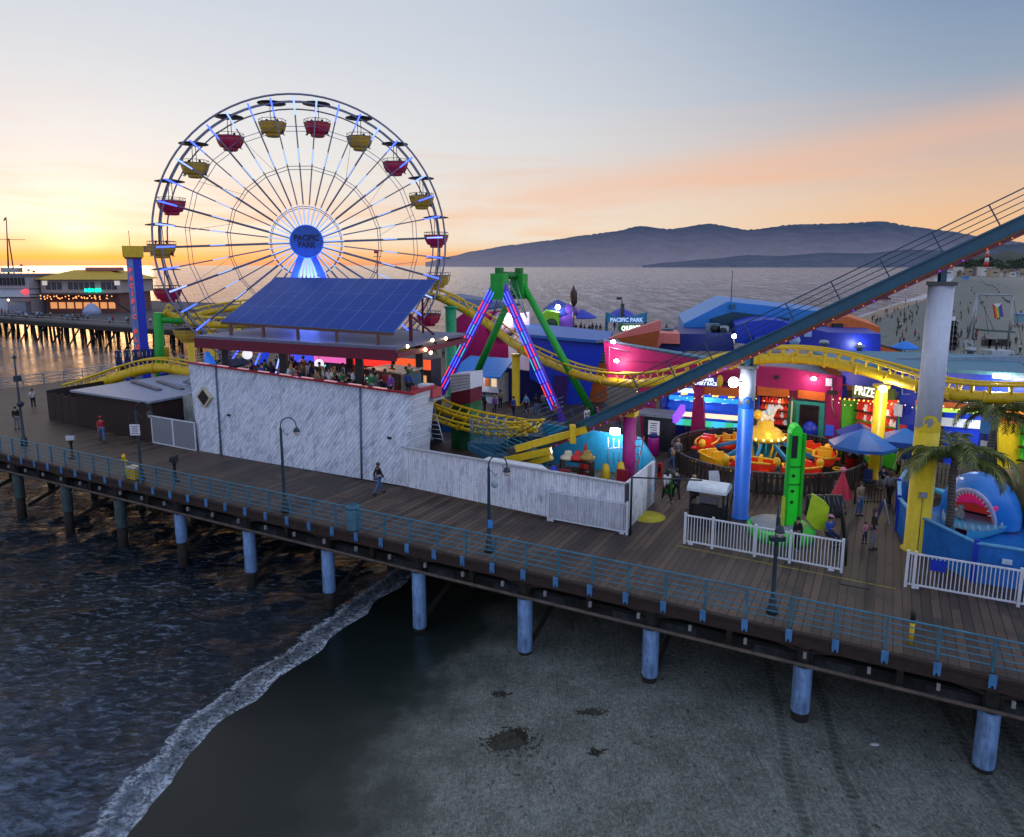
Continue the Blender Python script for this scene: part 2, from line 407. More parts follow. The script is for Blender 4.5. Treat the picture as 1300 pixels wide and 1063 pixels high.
lenn = t.n.new('ShaderNodeVectorMath'); lenn.operation = 'LENGTH'; t.link(pos, lenn.inputs[0])
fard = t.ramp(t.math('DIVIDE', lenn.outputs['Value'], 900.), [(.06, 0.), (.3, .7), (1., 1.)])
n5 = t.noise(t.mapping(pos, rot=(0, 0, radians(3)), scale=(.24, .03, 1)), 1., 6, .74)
body = t.mix(fard, body, t.ramp(n5, [(.40, (.02, .026, .048)), (.5, (.14, .15, .205)), (.60, (.42, .42, .47))]))  # far tone carries sky reflection and ripple glints in the base colour
n6 = t.noise(t.mapping(pos, rot=(0, 0, radians(28)), scale=(1, 2.6, 1)), 1.5, 6, .68, .8)
crest = t.ramp(t.math('ADD', t.math('MULTIPLY', n6, .7), t.math('MULTIPLY', n1, .3)), [(.52, 0.), (.62, .75), (.70, 1.)])
crest = t.math('MULTIPLY', crest, t.ramp(t.noise(pos, .10, 3, .5), [(.36, .25), (.62, 1.)]))
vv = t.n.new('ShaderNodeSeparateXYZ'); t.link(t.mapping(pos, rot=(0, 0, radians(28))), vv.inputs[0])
sky_sheen = t.ramp(t.math('ADD', t.math('MULTIPLY_ADD', vv.outputs[1], -.05, 1.05), t.math('MULTIPLY', t.math('SUBTRACT', n2, .5), .5)), [(.22, 0.), (.62, 1.)])
body = t.mix(t.math('MULTIPLY', t.math('SUBTRACT', 1., fard), sky_sheen), body, t.ramp(n1, [(.38, (.012, .022, .034)), (.55, (.065, .095, .15)), (.68, (.15, .20, .29))]))  # reflected sky painted as brighter blue away from the pier
body = t.mix(t.math('MULTIPLY', crest, t.math('SUBTRACT', 1., fard)), body, (.17, .23, .32))  # blue-white glints on the ripples painted into the colour
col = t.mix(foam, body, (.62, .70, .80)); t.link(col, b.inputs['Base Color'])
t.link(t.math('MULTIPLY_ADD', foam, .6, .10), b.inputs['Roughness']); b.inputs['IOR'].default_value = 1.33; b.inputs['Specular IOR Level'].default_value = .32
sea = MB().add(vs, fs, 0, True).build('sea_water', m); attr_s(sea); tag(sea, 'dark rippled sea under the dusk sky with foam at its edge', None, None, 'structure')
# hills
def hills(name, label, prof, Y, c1, c2, h0, depth, rough=.02, n=260, town=0):
    xs = [prof[0][0]+(prof[-1][0]-prof[0][0])*i/n for i in range(n+1)]
    def py(x):
        for i in range(len(prof)-1):
            if x <= prof[i+1][0]:
                f = (x-prof[i][0])/(prof[i+1][0]-prof[i][0]); f = f*f*(3-2*f)*.5+f*.5
                return prof[i][1]+(prof[i+1][1]-prof[i][1])*f
        return prof[-1][1]
    rows = 14; vs = []
    for j in range(rows+1):
        f = j/rows
        for x in xs:
            top = atY(x, py(x), Y); hz = top.z-SEA
            nz = mn.fractal(Vector((x*.05, f*4, Y*.001)), 1., 2., 5)
            z = SEA-2+(hz+2)*(f**.8)*(1+ (.22*nz*(1-f)) ) + (hz*.03*mn.noise(Vector((x*.25, 5, Y))) if j == rows else 0)
            yy = Y-depth*(1-f)+depth*.2*nz*(1-f)
            vs.append((top.x*(yy/Y), yy, z))
    N = n+1
    fs = [[j*N+i, j*N+i+1, (j+1)*N+i+1, (j+1)*N+i] for j in range(rows) for i in range(n)]
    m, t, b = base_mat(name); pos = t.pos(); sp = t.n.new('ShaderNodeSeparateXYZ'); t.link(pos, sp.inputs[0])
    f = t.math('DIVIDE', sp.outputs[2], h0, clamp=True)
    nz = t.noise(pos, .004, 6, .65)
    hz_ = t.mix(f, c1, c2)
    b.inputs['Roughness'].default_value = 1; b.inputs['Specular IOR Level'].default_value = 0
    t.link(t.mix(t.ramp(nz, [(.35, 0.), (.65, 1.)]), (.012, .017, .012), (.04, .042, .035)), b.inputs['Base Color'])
    # haze of the air between is painted in as emission, paler towards the foot
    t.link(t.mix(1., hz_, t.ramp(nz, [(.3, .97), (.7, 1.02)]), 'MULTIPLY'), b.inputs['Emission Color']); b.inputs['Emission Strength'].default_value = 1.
    o = MB().add(vs, fs, 0, True).build(name, m); tag(o, label, None, None, 'structure'); return o
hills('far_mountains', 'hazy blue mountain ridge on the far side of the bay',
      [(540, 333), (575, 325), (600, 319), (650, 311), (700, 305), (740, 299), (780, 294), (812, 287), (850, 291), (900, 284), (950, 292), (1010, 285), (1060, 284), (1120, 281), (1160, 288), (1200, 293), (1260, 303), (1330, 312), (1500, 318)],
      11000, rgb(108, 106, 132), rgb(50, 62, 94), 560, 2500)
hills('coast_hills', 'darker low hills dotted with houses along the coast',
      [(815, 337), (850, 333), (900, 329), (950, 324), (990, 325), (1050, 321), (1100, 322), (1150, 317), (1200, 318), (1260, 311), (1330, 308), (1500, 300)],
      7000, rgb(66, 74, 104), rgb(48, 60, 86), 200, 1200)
# ================================================================ common paints
white = M('white_paint', (.62, .64, .70), .5, var=.12, grime=.25)
steel = M('dark_steel', (.09, .09, .10), .45, .6, var=.3)
galv = M('galvanised_steel', (.30, .33, .36), .45, .7, var=.25)
black = M('black_paint', (.012, .012, .014), .5)
railblue = M('rail_blue_paint', (.035, .16, .24), .5, var=.35, grime=.3)
bracket = M('pale_blue_bracket', (.06, .20, .42), .5, var=.35, nscale=1.2, grime=.5)
teal = M('teal_paint', (.022, .10, .165), .45, var=.2, grime=.2)
yellow = M('yellow_paint', (.70, .46, .012), .4, var=.15, grime=.3)
blue = M('blue_paint', (.008, .035, .42), .45, var=.2, grime=.15)
skyblue = M('sky_blue_paint', (.03, .22, .62), .45, var=.15, grime=.15)
green = M('green_paint', (.012, .34, .03), .4, var=.2)
lime = M('lime_paint', (.42, .58, .02), .45, var=.15)
darkgreen = M('dark_green_paint', (.01, .15, .02), .4, var=.25)
magenta = M('magenta_paint', (.36, .004, .10), .5, var=.15, grime=.2)
maroon = M('maroon_paint', (.14, .008, .03), .5, var=.25, grime=.25)
red = M('red_paint', (.55, .015, .015), .45, var=.2)
orange = M('orange_paint', (.62, .13, .012), .5, var=.15, grime=.15)
purple = M('purple_paint', (.16, .06, .42), .5, var=.2)
salmon = M('salmon_paint', (.62, .16, .13), .5, var=.15)
navy = M('navy_paint', (.004, .012, .15), .5, var=.3)
brownwood = M('brown_boards', (.032, .017, .014), .75, var=.45, nscale=4, grime=.4)
darkwood = M('tarred_timber', (.024, .020, .018), .8, var=.5, nscale=3, bump=.5)
roofgrey = M('grey_roof', (.20, .22, .27), .6, var=.25, grime=.35)
tealroof = M('teal_flat_roof', (.06, .20, .30), .6, var=.25, grime=.4)
tan = M('tan_boards', (.28, .22, .14), .7, var=.35, grime=.3)
cream = M('cream_paint', (.55, .48, .32), .6, var=.2)
skin = M('skin', (.42, .24, .17), .5, var=.1)
led_blue = E('blue_led', (.05, .10, 1.), 3.0)
led_white = E('cool_white_led', (.32, .50, 1.), 1.2)
led_red = E('red_led', (1., .03, .02), 2.2)
led_orange = E('orange_bulb', (1., .28, .05), 4.)
led_purple = E('purple_led', (.30, .06, 1.), 4.)
warm = E('warm_bulb', (1., .62, .28), 14.)
flood = E('white_flood', (.9, .95, 1.), 30.)

# deck planks
def plank_mat(name, width, rot, lo, hi, gap=.06):
    m, t, b = base_mat(name); pos = t.mapping(t.pos(), rot=(0, 0, rot)); sp = t.n.new('ShaderNodeSeparateXYZ'); t.link(pos, sp.inputs[0])
    q = t.math('DIVIDE', sp.outputs[0], width); idx = t.math('FLOOR', q); fr = t.math('FRACT', q)
    q2 = t.math('FLOOR', t.math('ADD', t.math('DIVIDE', sp.outputs[1], 4.2), t.math('MULTIPLY', idx, .37)))
    cb = t.n.new('ShaderNodeCombineXYZ'); t.link(idx, cb.inputs[0]); t.link(q2, cb.inputs[1])
    wn = t.n.new('ShaderNodeTexWhiteNoise'); wn.noise_dimensions = '2D'; t.link(cb.outputs[0], wn.inputs['Vector'])
    big = t.noise(t.pos(), .16, 5, .65); fine = t.noise(t.mapping(pos, scale=(9, .9, 1)), 2.2, 6, .7)
    f = t.math('ADD', t.math('MULTIPLY', wn.outputs['Value'], .40), t.math('ADD', t.math('MULTIPLY', big, .5), t.math('MULTIPLY', fine, .30)))
    col = t.ramp(f, [(.32, lo), (.6, tuple((a+c)/2 for a, c in zip(lo, hi))), (.85, hi)])
    g = t.math('LESS_THAN', t.math('MINIMUM', fr, t.math('SUBTRACT', 1., fr)), gap)
    stain = t.ramp(t.noise(t.pos(), .5, 6, .7), [(.52, 0.), (.68, .65)])
    col = t.mix(stain, col, tuple(x*.35 for x in lo))
    t.link(t.mix(g, col, (.004, .004, .004)), b.inputs['Base Color']); b.inputs['Roughness'].default_value = .72
    t.link(t.math('MULTIPLY_ADD', f, .35, .42), b.inputs['Roughness'])
    hh = t.math('ADD', t.math('MULTIPLY', t.math('SUBTRACT', 1., g), 1.), t.math('MULTIPLY', fine, .32))
    t.link(t.bump(hh, .5, .03), b.inputs['Normal']); return m
deckm = plank_mat('deck_planks', .30, -TH, (.015, .009, .007), (.108, .068, .048))
# streaky whitewashed boards
def board_mat(name, ang, width, lo, mid, hi, dens=.5):
    m, t, b = base_mat(name); p = t.mapping(t.pos(), rot=(0, 0, -TH)); p = t.mapping(p, rot=(0, ang, 0)); sp = t.n.new('ShaderNodeSeparateXYZ'); t.link(p, sp.inputs[0])
    q = t.math('DIVIDE', sp.outputs[0], width); idx = t.math('FLOOR', q); fr = t.math('FRACT', q)
    cb = t.n.new('ShaderNodeCombineXYZ'); t.link(idx, cb.inputs[0])
    t.link(t.math('MULTIPLY', sp.outputs[2], .55), cb.inputs[2])
    s1 = t.noise(cb.outputs[0], 1.6, 5, .72)
    s2 = t.noise(t.mapping(p, scale=(16, 1, .9)), 2.2, 6, .78)
    f = t.math('ADD', t.math('MULTIPLY', s1, .42), t.math('MULTIPLY', s2, .58))
    col = t.ramp(f, [(dens-.13, lo), (dens-.02, mid), (dens+.06, hi)])
    big = t.noise(t.pos(), .35, 4, .6)
    col = t.mix(t.ramp(big, [(.42, 0.), (.7, .28)]), col, (.26, .30, .40))
    sp2 = t.n.new('ShaderNodeSeparateXYZ'); t.link(t.pos(), sp2.inputs[0])
    drip = t.noise(t.mapping(t.pos(), rot=(0, 0, -TH), scale=(2.2, 1, .10)), 1.6, 5, .7)
    col = t.mix(t.math('MULTIPLY', t.ramp(drip, [(.52, 0.), (.68, .55)]), t.ramp(t.math('DIVIDE', sp2.outputs[2], 6.), [(0., 1.), (.25, .5), (.7, .25), (1., .8)])), col, (.10, .11, .14))
    g = t.math('LESS_THAN', fr, .10)
    sx0 = t.n.new('ShaderNodeSeparateXYZ'); t.link(t.mapping(t.pos(), rot=(0, 0, -TH)), sx0.inputs[0])
    seam = t.math('LESS_THAN', t.math('FRACT', t.math('DIVIDE', sx0.outputs[0], 2.44)), .009)
    g = t.math('MAXIMUM', g, seam)
    t.link(t.mix(t.math('MULTIPLY', g, .55), col, (.05, .055, .07)), b.inputs['Base Color']); b.inputs['Roughness'].default_value = .7
    t.link(t.bump(t.math('ADD', f, t.math('MULTIPLY', g, -.5)), .5, .02), b.inputs['Normal']); return m
diag = board_mat('diagonal_whitewashed_boards', radians(-40), .20, (.07, .085, .13), (.42, .47, .59), (.74, .79, .89), .46)
vert = board_mat('upright_whitewashed_boards', 0, .14, (.06, .07, .09), (.48, .50, .57), (.82, .84, .90), .46)
horiz = board_mat('level_whitewashed_boards', radians(90), .16, (.10, .11, .13), (.44, .46, .52), (.70, .73, .80), .45)

# ================================================================ pier deck
PED = [(-82, 0), (48, 0), (48, 80), (-64, 80), (-64, 13), (-82, 13)]
deck = thing('pier_deck', 'long brown plank boardwalk deck of the amusement pier', None, P(0, 0)); tag(deck, kind='structure')
mb = MB(); mb.extr([P(u, v, 0) for u, v in PED][::-1], (0, 0, -.12)); mb.build('planking', deckm, deck)
mb = MB(); mb.bar(P(-82, -.06, -.32), P(48, -.06, -.32), .12, .36); mb.bar(P(-82, -.02, -.06), P(48, -.02, -.06), .3, .1); mb.build('edge_beam', brownwood, deck)
mb = MB(); mb.bar(P(-64.06, 13, -.36), P(-64.06, 80, -.36), .12, .48); mb.build('edge_beam', brownwood, deck)
for v in (1.4, 3.5, 6, 9, 13, 20):
    MB().bar(P(-64, v, -.45), P(48, v, -.45), .25, .5).build('stringer', darkwood, deck)
PILEU = [-59.2+5.37*i for i in range(20)]
for u in PILEU: MB().bar(P(u, .5, -.95), P(u, 30, -.95), .36, .42).build('cross_beam', darkwood, deck)
MB().bar(P(-82, 1.35, -1.62), P(48, 1.35, -1.62), .4, .6).build('girder', M('netted_girder', (.018, .017, .018), .85, var=.85, nscale=7, bump=.9), deck)
mb = MB()
for i, u in enumerate(PILEU):
    mb.bar(P(u-1.7, 1.13, -1.64), P(u+1.6, 1.13, -1.64), .02, .44)
mb.build('patch_plates', M('faded_plate', (.035, .04, .048), .8, var=.7, nscale=3, grime=.6), deck)
MB().tube([P(-82, .25, -1.32), P(48, .25, -1.32)], .07).build('service_pipe', M('rusty_pipe', (.11, .085, .07), .7, var=.5), deck)
mb = MB()
for u in [-60+2.7*i for i in range(39)]: mb.box(P(u+.6, .75, -1.1), (.2, .2, .9), TH)
mb.build('hanger_posts', darkwood, deck)
mb = MB()
for u in [-60+1.9*i for i in range(56)]: mb.box(P(u+.4, -.18, -.72), (.1, .1, .2), TH)
mb.build('pipe_clips', M('weathered_clip', (.22, .22, .22), .6), deck)
mb = MB()
for u in PILEU:
    mb.bar(P(u, .6, -1.), P(u+2.5, .6, -.5), .12, .12); mb.bar(P(u, .6, -1.), P(u-2.5, .6, -.5), .12, .12)
    mb.bar(P(u, 1.2, -3.9), P(u, 9, -1.2), .14, .2)
mb.build('braces', darkwood, deck)
# painted patches on the deck
o = MB().lathe([(.0, .012), (.85, .012), (.85, .004)], at(822, 656), 28).build('painted_disc', M('yellow_ground_paint', (.42, .36, .02), .7, var=.3, grime=.3)); tag(o, 'yellow painted disc on the deck planks at the fence corner', 'floor marking')
mb = MB(); mb.poly([P(4.9, 5.25, .006), P(13.3, 5.0, .006), P(13.3, 5.07, .006), P(4.9, 5.32, .006)]); o = mb.build('painted_line', M('worn_yellow_line', (.30, .24, .03), .8, var=.6, nscale=6)); tag(o, 'thin worn yellow line painted along the deck planks', 'floor marking')
o = MB().box(P(11.9, 4.6, .01), (1.1, .25, .02), TH).build('drain_grate', black); tag(o, 'flat dark drain grate set in the deck planks', 'grate')
# piles
sleeve = M('pale_blue_pile_sleeve', (.17, .30, .54), .55, var=.35, nscale=1.6, grime=.85, bump=.25)
k = 0
for i, u in enumerate(PILEU):
    p = P(u, .72); z0 = max(sandz(p.x, p.y), SEA); s = sdist(p.x, p.y)
    vis = 22 <= p.y <= 52 or True
    o = thing('pier_pile', 'x', 'pile', (p.x, p.y, z0-1), 'piles along the front edge of the pier')
    MB().lathe([(.27, z0-1), (.27, z0+.75), (.25, -1.0)], (p.x, p.y, 0), 14).build('timber', darkwood, o)
    zt = -1.55; zb = z0+(.75 if s < 0 else .12)+random.uniform(0, .25)
    if s < -12: zb += .5
    MB().lathe([(.30, zb), (.315, zb+.05), (.315, zt-.05), (.29, zt)], (p.x, p.y, 0), 16).build('sleeve', sleeve if s > -16 else M('grey_green_sleeve', (.05, .085, .09), .6, var=.5, grime=.6), o)
    x = proj = None
    o['label'] = ('sleeved pile standing in the sea, ' if s < 0 else 'pale blue sleeved pile on the sand, ')+('%s from the left' % ORD[i-4] if 4 <= i else '%s beyond the left edge' % ORD[i])
for row in (5.6, 10.5, 16):
    for u in PILEU:
        p = P(u, row); z0 = max(sandz(p.x, p.y), SEA)
        o = MB().lathe([(.24, z0-.6), (.21, -1.1)], (p.x, p.y, 0), 10).build('pier_pile', darkwood)
        tag(o, 'bare dark timber pile in the shade under the deck', 'pile', 'dark timber piles under the deck')
# ---- front railing
rail = thing('pier_railing', 'long blue steel railing along the front edge of the boardwalk', 'railing', P(-20, .12))
for z in (1.08, .88, .66, .44, .22):
    MB().tube([P(-82, .12, z), P(48, .12, z)], .034 if z > 1 else .022, 8).build('rail', railblue, rail)
ru = [-58+1.42*i for i in range(58)]
for i, u in enumerate(ru):
    o = MB().box(P(u, .12, .54), (.065, .065, 1.08), TH).build('post', railblue, rail)
    b_ = MB().box(P(u, -.16, -.12), (.21, .05, .34), TH); b_.box(P(u-.065, -.16, -.33), (.06, .05, .08), TH); b_.box(P(u+.065, -.16, -.33), (.06, .05, .08), TH)
    b_.build('bracket', bracket, o)
# rear-left railing
rr = thing('pier_railing', 'grey railing along the far left edge of the deck above the sea', 'railing', P(-63.8, 22))
for z in (1.08, .72, .36): MB().tube([P(-63.8, 13, z), P(-63.8, 60, z)], .04).build('rail', galv, rr)
for i in range(24): MB().box(P(-63.8, 13+2*i, .54), (.08, .08, 1.08), TH).build('post', galv, rr)
MB().box(P(-63.7, 26, .55), (.06, 2.2, 1.0), TH).build('notice_panel', black, rr)

# ---- lamp posts
def hook_lamp(x, y, h, label, side=1):
    p = at(x, y); o = thing('lamp_post', label, 'lamp post', p, 'boardwalk lamp posts')
    navyp = M('dark_teal_lamp_paint', (.012, .03, .045), .45, var=.3)
    MB().lathe([(.2, 0), (.2, .12), (.15, .18), (.14, .55), (.09, .62), (.075, 1.4), (.06, h-.55), (.05, h-.5)], p, 12).build('pole', navyp, o)
    c = p+Vector((.38*side, 0, h-.42))
    MB().tube([p+Vector((0, 0, h-.6))]+[c+Vector((-.38*side*cos(a), 0, .42*sin(a))) for a in [pi*i/12 for i in range(13)]], .028, 8).build('arm', navyp, o)
    MB().tube([p+Vector((.0, 0, h-.85))]+[p+Vector((.18*side-.16*side*cos(a), 0, h-.75+.12*sin(a*2))) for a in [pi*i/8 for i in range(9)]], .014, 6).build('scroll', navyp, o)
    e = c+Vector((.38*side, 0, 0))
    L = MB().lathe([(.02, 0), (.03, -.06), (.11, -.12), (.16, -.24), (.165, -.27)], e, 14).build('lantern', navyp, o)
    MB().lathe([(.12, -.27), (.13, -.33), (.09, -.44), (.0, -.47)], e, 12).build('glass', M('milky_lantern_glass', (.5, .46, .38), .2), L)
    return o, p
l1, _ = hook_lamp(362, 650, 4.75, 'dark hooked lamp post in front of the tall diagonal boarded wall')
l2, p2 = hook_lamp(621, 700, 4.2, 'dark hooked lamp post with round tags before the low white fence')
MB().lathe([(0, -.03), (.16, -.03), (.16, .03), (0, .03)], p2+Vector((.25, 0, 2.95)), 12, axis=Vector((0, -1, .2))).build('camera_dome', M('grey_dome', (.30, .36, .42), .4), l2)
MB().box(p2+Vector((.05, -.1, 1.25)), (.2, .03, .36)).build('small_sign', skyblue, l2)
l3, p3 = hook_lamp(180, 610, 4.5, 'dark hooked lamp post holding a white notice near the brown shed')
sg = MB().box(p3+Vector((-.08, -.1, 2.95)), (.55, .03, .62)).build('notice', white, l3)
mbx = MB()
for i in range(5): mbx.box(p3+Vector((-.08, -.12, 3.15-.1*i)), (.40-.1*(i % 2), .006, .035))
mbx.build('notice_writing', maroon, sg)
# straight lamp with lantern facing camera + camera mast
p = at(980, 778); l4 = thing('lamp_post', 'dark lamp post with its lantern before the white picket fence', 'lamp post', p, 'boardwalk lamp posts')
nv = MATS['dark_teal_lamp_paint']
MB().lathe([(.2, 0), (.2, .12), (.14, .2), (.13, .55), (.08, .62), (.07, 1.6), (.055, 3.2), (.05, 3.5), (.02, 3.95)], p, 12).build('pole', nv, l4)
MB().box(p+Vector((0, -.05, 2.75)), (.52, .2, .16)).build('cross_box', nv, l4)
L = MB().lathe([(.03, .1), (.12, .02), (.17, -.12), (.17, -.15)], p+Vector((-.02, -.28, 3.22)), 14).build('lantern', nv, l4)
MB().lathe([(.12, -.15), (.13, -.21), (.08, -.32), (0, -.34)], p+Vector((-.02, -.28, 3.22)), 12).build('glass', MATS['milky_lantern_glass'], L)
MB().tube([p+Vector((0, 0, 3.5)), p+Vector((0, -.15, 3.55)), p+Vector((-.02, -.28, 3.32))], .02, 6).build('arm', nv, l4)
p = at(31, 566); l5 = thing('camera_mast', 'slim dark mast carrying cameras at the left end of the boardwalk', 'mast', p)
MB().lathe([(.2, 0), (.2, .5), (.1, .6), (.07, 3), (.05, 6.2)], p, 10).build('pole', nv, l5)
MB().box(p+Vector((.05, 0, 4.6)), (.35, .3, .4)).build('equipment_box', nv, l5); MB().ball(p+Vector((.15, -.15, 2.9)), .22).build('camera_dome', nv, l5)
MB().box(p+Vector((0, 0, 6.0)), (.14, .3, .14)).build('camera', nv, l5)
# coin telescopes, hydrant, box, bin
def scope(x, y, label, wcap):
    p = at(x, y); o = thing('coin_telescope', label, 'telescope', p, 'coin telescopes by the railing')
    MB().lathe([(.22, 0), (.2, .06), (.08, .12), (.07, .95), (.12, 1.05), (.15, 1.15)], p, 12).build('stand', black, o)
    MB().box(p+Vector((0, 0, 1.34)), (.46, .4, .26), .4).build('viewer', M('pale_viewer', (.45, .48, .5), .4) if wcap else black, o)
    MB().tube([p+Vector((-.2, -.1, 1.45)), p+Vector((.22, .1, 1.5))], .04).build('eyepiece', black, o)
scope(92, 582, 'coin telescope with a pale top behind the railing', True); scope(223, 612, 'dark coin telescope on a round stand left of the tall wall', False)
p = at(159, 603); o = thing('standpipe', 'yellow standpipe with two outlets behind the railing', 'standpipe', p)
MB().lathe([(.12, 0), (.12, .1), (.09, .14), (.09, 1.0), (.12, 1.04), (.1, 1.16), (.03, 1.24)], p, 10).build('body', yellow, o); MB().tube([p+Vector((-.2, 0, .85)), p+Vector((.2, 0, .85))], .06).build('outlet', yellow, o)
p = at(171, 607); o = thing('storage_box', 'cream storage box with yellow lid behind the railing', 'box', p)
MB().box(p+Vector((0, 0, .3)), (.75, .45, .6), TH).build('body', yellow, o); MB().box(p+Vector((0, 0, .64)), (.82, .52, .1), TH).build('lid', cream, o)
p = at(449, 672); o = thing('litter_bin', 'pale blue round litter bin behind the front railing', 'bin', p)
MB().lathe([(.30, 0), (.34, .05), (.34, .95), (.36, 1.0)], p, 14).build('body', M('bin_blue', (.10, .22, .30), .5, grime=.3), o); MB().lathe([(.36, 1.0), (.34, 1.1), (.2, 1.22), (.18, 1.1), (0, 1.08)], p, 14).build('lid', teal, o)
p = at(1156, 818); o = thing('bollard', 'slim yellow and black bollard behind the right end of the railing', 'bollard', p)
MB().lathe([(.07, 0), (.07, .75)], p, 10).build('post', yellow, o); MB().lathe([(.075, .75), (.08, 1.1), (.03, 1.16)], p, 10).build('cap', black, o)

# ================================================================ brown shed, lattice, left corner
c0, c1 = P(-45.75, 7.4), P(-31.6, 6.5)
shed = thing('storage_shed', 'long low brown boarded shed with a pale flat roof', 'shed', c0)
d = (c1-c0).normalized(); n = Vector((-d.y, d.x, 0))
def shp(a, b, z): return c0+d*a+n*b+Vector((0, 0, z))
LS = (c1-c0).length
mb = MB(); mb.extr([shp(4.5, 0, 0), shp(LS, 0, 0), shp(LS, 0, 2.75), shp(4.5, 0, 2.6)], n*9); mb.build('walls', brownwood, shed)
for i in range(4): MB().box(shp(5.6+2.3*i, -.03, 1.2), (2.05, .06, 2.3), TH).build('door', M('dark_brown_door', (.022, .011, .010), .7, var=.5, grime=.4), shed)
mb = MB(); mb.extr([shp(4.2, -.3, 2.62), shp(LS+.2, -.3, 2.77), shp(LS+.2, 9.2, 2.9), shp(4.2, 9.2, 2.75)], (0, 0, .14)); mb.build('roof', M('pale_blue_roof', (.24, .28, .36), .5, var=.25, grime=.4), shed)
for i in range(3): MB().bar(shp(5+2*i, 4+i, 2.98), shp(11+1.2*i, 2.6+i, 3.0), .35, .12).build('roof_plank', M('grey_plank', (.16, .15, .17), .7, var=.5), shed)
fs_ = thing('board_fence', 'short brown board fence at the left end of the shed', 'fence', c0)
for i in range(4): MB().extr([shp(1.1*i, .0, 0), shp(1.1*i+1.05, 0, 0), shp(1.1*i+1.05, 0, 2.1), shp(1.1*i, 0, 2.1)], n*.08).build('board_panel', brownwood, fs_)
for i in range(5): MB().box(shp(1.1*i, .1, 1.1), (.12, .12, 2.2), TH).build('post', black, fs_)
MB().extr([shp(0, 0, 0), shp(0, 0, 2.3), shp(-1.2, 6, 2.3), shp(-1.2, 6, 0)], n*.05+d*.05).build('side_panel', brownwood, fs_)
la, lb = P(-31.5, 6.3), P(-27.0, 6.2)
lat = thing('lattice_gate', 'white framed mesh gate beside the tall boarded wall', 'gate', la)
m_, t_, b_ = base_mat('white_mesh'); q = t_.n.new('ShaderNodeTexBrick'); t_.link(t_.mapping(t_.pos(), rot=(pi/2, 0, 0)), q.inputs[0]); q.inputs['Scale'].default_value = 14; q.inputs['Mortar Size'].default_value = .012; q.offset = 0
t_.link(t_.mix(q.outputs['Fac'], (.14, .15, .18), (.55, .57, .62)), b_.inputs['Base Color'])
for i in range(2):
    a = la.lerp(lb, i/2); b2 = la.lerp(lb, (i+1)/2-.01); fr_ = MB()
    for z in (.06, 1.9): fr_.bar(a+UP*z, b2+UP*z, .07, .07)
    for e in (a, b2): fr_.box(e+UP*.98, (.07, .07, 1.9), TH)
    f2 = fr_.build('frame', white, lat); MB().extr([a+UP*.1, b2+UP*.1, b2+UP*1.85, a+UP*1.85], PV*.02).build('mesh', m_, f2)
pw = MB().extr([P(-31.2, 8.6, 0), P(-26.8, 8.4, 0), P(-26.8, 8.4, 3.2), P(-31.2, 8.6, 3.0)], PV*.15).build('board_wall', M('stained_pale_boards', (.34, .36, .33), .7, var=.4, grime=.7, nscale=1.2)); tag(pw, 'stained pale board wall behind the mesh gate', 'wall')
# stairs to the patio (left)
st_ = thing('patio_stairs', 'blue grey steel stairs rising to the left end of the patio', 'stairs', P(-34, 11))
MB().bar(P(-34.5, 12, 2.0), P(-27.3, 10.2, 5.4), 1.5, .5).build('flight', M('blue_grey_steel', (.09, .16, .24), .5, grime=.2), st_)
for s_ in (-.7, .7):
    for zz_ in (.55, .8, 1.2): MB().tube([P(-34.5, 12+s_, 2+zz_), P(-27.3, 10.2+s_, 5.4+zz_), P(-26, 10.1+s_, 5.4+zz_)], .035).build('handrail', galv, st_)
MB().box(P(-35.3, 12.2, 1.8), (2.4, 2, .3), TH).build('landing', MATS['blue_grey_steel'], st_)
for i in range(8): MB().box(P(-36.4+.33*i, 11.2, 2.5), (.04, .04, 1.2), TH).build('baluster', galv, st_)
# ================================================================ tall boarded block with patio
blk = thing('patio_building', 'tall block clad in diagonal whitewashed boards with an open patio on top', 'building', P(-18, 7))
W = vpv(6.4)
TL, BL, BR, TR = W(239, 461), W(253, 573), W(512, 617), W(521, 501)
mb = MB(); mb.extr([BL, BR, TR, TL], PV*.3); mb.build('front_wall', diag, blk)
n0 = P(-26.3, 6.8); 
mb = MB(); mb.extr([P(-26.6, 6.72, 0), P(-11, 6.72, 0), P(-11, 9.0, 0), P(-12.6, 9.2, 0), P(-13.2, 12.6, 0), P(-26.6, 12.6, 0)], (0, 0, 4.25)); mb.build('core', M('dull_white_side', (.28, .30, .34), .7, var=.3, grime=.4), blk)
# right return, lapped level boards
A_ = TR+Vector((0, 0, 0)); RB = [BR+PV*.32, BR+PV*2.3, TR+PV*2.3, TR+PV*.32]
mb = MB(); mb.extr(RB, -PU*.2); mb.build('side_wall', horiz, blk)
MB().extr([P(-11.05, 6.9, 4.26), P(-11.05, 8.9, 4.26), P(-12.7, 9.1, 4.26), P(-13.3, 12.5, 4.26), P(-26.4, 12.5, 4.26), P(-26.4, 6.9, 4.26)], UP*.1).build('patio_floor', M('patio_floor', (.06, .045, .05), .6), blk)
MB().bar(TL+UP*.06-PV*.05, TR+UP*.06-PV*.05+PU*.3, .26, .09).build('red_cap', M('red_coping', (.30, .010, .025), .4), blk)
MB().bar(TR+UP*.06, TR+PV*2.3+UP*.1, .3, .15).build('red_cap', MATS['red_coping'], blk)
for (xt, yt, xb, yb) in ((274.5, 462, 282, 579), (458, 490, 460, 608)):
    a = W(xt, yt)-PV*.07; b2 = W(xb, yb)-PV*.07; MB().tube([a, b2], .055).build('drainpipe', M('blue_grey_pipe', (.10, .14, .20), .5), blk)
c = W(262, 504)-PV*.12
MB().box(c, (.95, .22, .95), rot=Matrix.Rotation(TH, 3, 'Z') @ Matrix.Rotation(pi/4, 3, 'Y')).build('diamond_frame', cream, blk)
